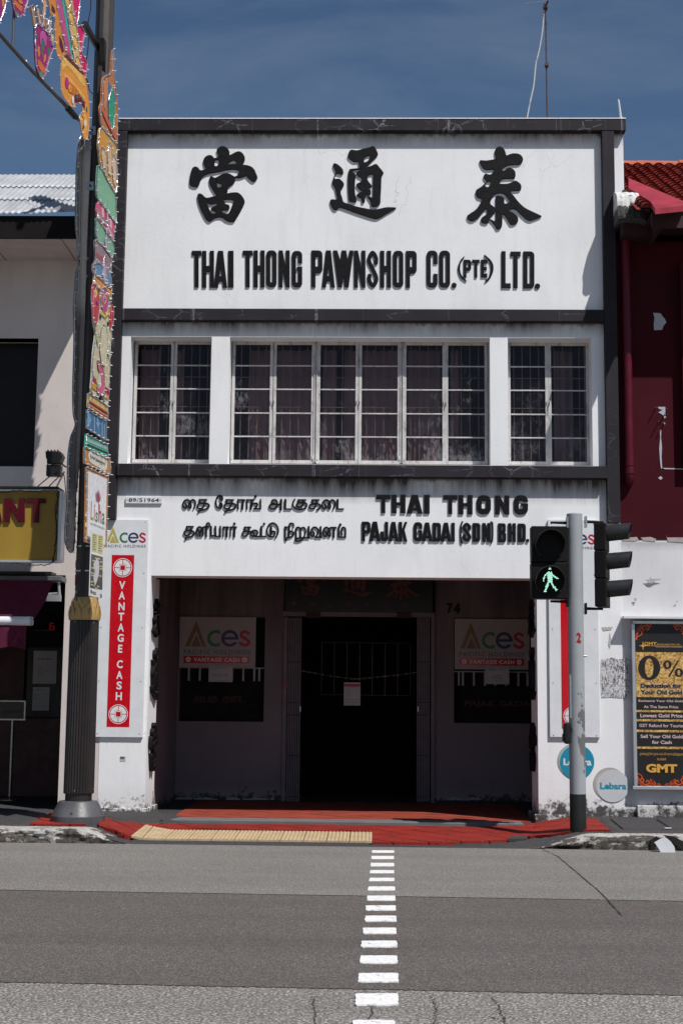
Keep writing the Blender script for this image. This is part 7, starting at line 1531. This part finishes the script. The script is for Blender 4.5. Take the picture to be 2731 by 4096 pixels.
# pedestrian signal
HY = SY - .10; HF = wall_frame(HY)
ps_ = thing('pedestrian_signal', HF.w(*HF.px(2197, 2394), -.05), 'black pedestrian signal showing a green walking figure, left of the signal pole', 'traffic light')
for (y0, y1) in ((2104, 2247.5), (2249.5, 2394)): rect_px('housing', HF, 2125, y0, 2268, y1, -.20, .20, m_hs, ps_, bevel=.01)
for (cx_, cy_) in ((2197, 2178), (2196, 2323)):
    R = .166; cu, cv = HF.px(cx_, cy_)
    b = MB(); b.prism(HF, [(cu + R * math.cos(a), cv + R * math.sin(a)) for a in np.linspace(0, 2 * math.pi, 41)[:-1]], .001, .006); b.build('lens', m_lens, ps_)
    b = MB(); n = 40; vs = []; rings = []
    for i in range(n + 1):
        a = math.radians(-50 + 280 * i / n); ext = .20 * (.35 + .65 * max(0, math.sin(a)) ** .5) if math.sin(a) > 0 else .20 * .35 * (1 + math.sin(a) / .77)
        ext = max(ext, .02)
        for rr_, nn in ((R + .004, 0), (R + .004 - .012 * ext / .2, ext), (R - .002 - .012 * ext / .2, ext), (R - .002, 0)):
            vs.append(HF.w(cu + rr_ * math.cos(a), cv + rr_ * math.sin(a) - .02 * nn, nn))
    b.add(vs, [(i * 4 + j, i * 4 + (j + 1) % 4, (i + 1) * 4 + (j + 1) % 4, (i + 1) * 4 + j) for i in range(n) for j in range(4)]); b.build('visor', M('black_visor', (.022, .022, .023), .4, bump=0), ps_)
e2 = bpy.data.materials.new('green_led_light'); e2.use_nodes = True; pb_ = e2.node_tree.nodes['Principled BSDF']; pb_.inputs['Emission Color'].default_value = (.50, 1, .80, 1); pb_.inputs['Emission Strength'].default_value = 1.5; pb_.inputs['Base Color'].default_value = (.1, .3, .2, 1)
man = [([(333, 750), (342, 752)], 9), ([(330, 790), (332, 830), (338, 865)], 15), ([(350, 790), (352, 870)], 12), ([(318, 790), (292, 812), (282, 840), (282, 862)], 6), ([(345, 785), (372, 815), (400, 833), (412, 836)], 6), ([(330, 870), (312, 910), (292, 955)], 8), ([(350, 875), (375, 915), (400, 942)], 8), ([(284, 958), (302, 960)], 4), ([(390, 948), (406, 940)], 4)]
g = G2(260, 730, 425, 980, 1.5); S = None
for s_, r in man: d = g.seg(s_, r); S = d if S is None else np.minimum(S, d)
b = MB(); stp = 8.6
for yy in np.arange(735, 975, stp):
    for j, xx2 in enumerate(np.arange(262 + (stp / 2 if int(round((yy - 735) / stp)) % 2 else 0), 424, stp)):
        i_ = int(round((yy - g.ys[0]) / 1.5)); j_ = int(round((xx2 - g.xs[0]) / 1.5))
        if S[min(i_, S.shape[0] - 1), min(j_, S.shape[1] - 1)] < .5:
            cu, cv = HF.px(2050 + xx2 * .4343, 1950 + yy * .4343); r = .0046; p = HF.w(cu, cv, .010)
            b.add([HF.w(cu + r * math.cos(a), cv + r * math.sin(a), .008) for a in np.linspace(0, 2 * math.pi, 9)[:-1]] + [HF.w(cu, cv, .011)], [(k, (k + 1) % 8, 8) for k in range(8)])
b.build('walking_figure', e2, ps_)
# vehicle signal facing along the road
vs_ = thing('vehicle_signal', S1.w(*S1.px(2415, 2430), 0), 'black three lamp vehicle signal with long visors facing right, right of the signal pole', 'traffic light')
dirv = V3(.955, -.297, 0); VF = Frame(S1.w(*S1.px(2424, 2200), .0), (-dirv[1], dirv[0], 0)); VF = Frame(S1.w(0, 0, 0) * 0 + V3(on_y(2428, 2200, SY)[0], SY, 0), (.297, .955, 0)) ; 
zt3, zb3 = sz(2096, 2415), sz(2430, 2415); hh = (zt3 - zb3) / 3
for i in range(3):
    b = MB(); b.fbox(VF, -.16, .16, zb3 + hh * i + .002, zb3 + hh * (i + 1) - .002, -.13, .0); b.build('housing', m_hs, vs_, bevel=.012)
for i, yc in enumerate((2134, 2247, 2358)):
    zc_ = sz(yc, 2440) - .0; R = .09
    b = MB(); b.prism(VF, [(R * math.cos(a), zc_ + R * math.sin(a)) for a in np.linspace(0, 2 * math.pi, 33)[:-1]], .001, .01); b.build('lens', [M('red_lens', (.35, .01, .02), .2, bump=0), M('smoked_amber_lens', (.05, .035, .02), .2, bump=0), M('smoked_green_lens', (.02, .04, .035), .2, bump=0)][i], vs_)
    n = 34; vs = []
    for j in range(n + 1):
        a = math.radians(-62 + 304 * j / n); ln = .275 * (.93 + .07 * math.sin(a))
        for (rr_, nn, dz) in ((R + .008, 0, 0), (R + .004, ln, .012), (R - .002, ln, .012), (R + .002, 0, 0)): vs.append(VF.w(rr_ * math.cos(a), zc_ + rr_ * math.sin(a) * 1.0 + dz * .0 + .022 * (nn / .3), nn))
    b = MB(); b.add(vs, [(q * 4 + j, q * 4 + (j + 1) % 4, (q + 1) * 4 + (j + 1) % 4, (q + 1) * 4 + j) for q in range(n) for j in range(4)]); auto_smooth(b.build('visor', M('black_visor', (.022, .022, .023), .4, bump=0), vs_), 50)
# push button
pu = thing('push_button_box', S1.w(*S1.px(2266, 2978), 0), 'black rounded push button box on the left side of the signal pole', 'button')
b = MB(); b.fbox(S1, *(S1.px(2252, 2933)[0], S1.px(2279, 2933)[0]), S1.px(2260, 2976)[1], S1.px(2260, 2890)[1], -.07, .07); b.build('case', M('glossy_black_plastic', (.010, .010, .011), .2, bump=0), pu, bevel=.028)
b = MB(); pz_ = S1.px(2252, 2950)[1]; b.tube([S1.w(S1.px(2254, 2950)[0], pz_, .0), S1.w(S1.px(2248, 2950)[0], pz_, .0)], .042, 20); b.build('button', M('dark_grey_button', (.05, .05, .055), .3), pu)
# leaf and litter on the crossing
p = on_h(651, 3291); b = MB(); b.add([p + V3(a, c_, z) for a, c_, z in ((-.045, 0, .02), (-.01, -.02, .035), (.045, .0, .02), (.005, .02, .03))], [(0, 1, 2, 3)])
tag(b.build('fallen_leaf', M('dry_green_leaf', (.14, .18, .05), .6)), 'small green leaf lying on the red tiles by the left pillar', 'leaf')
p = on_h(2672, 3315); b = MB(); b.box(p[0] - .045, p[0] + .03, p[1] - .02, p[1] + .02, p[2] + .004, p[2] + .012)
tag(b.build('paper_scrap', i_white), 'small white scrap of paper on the pavement slab at far right', 'litter')
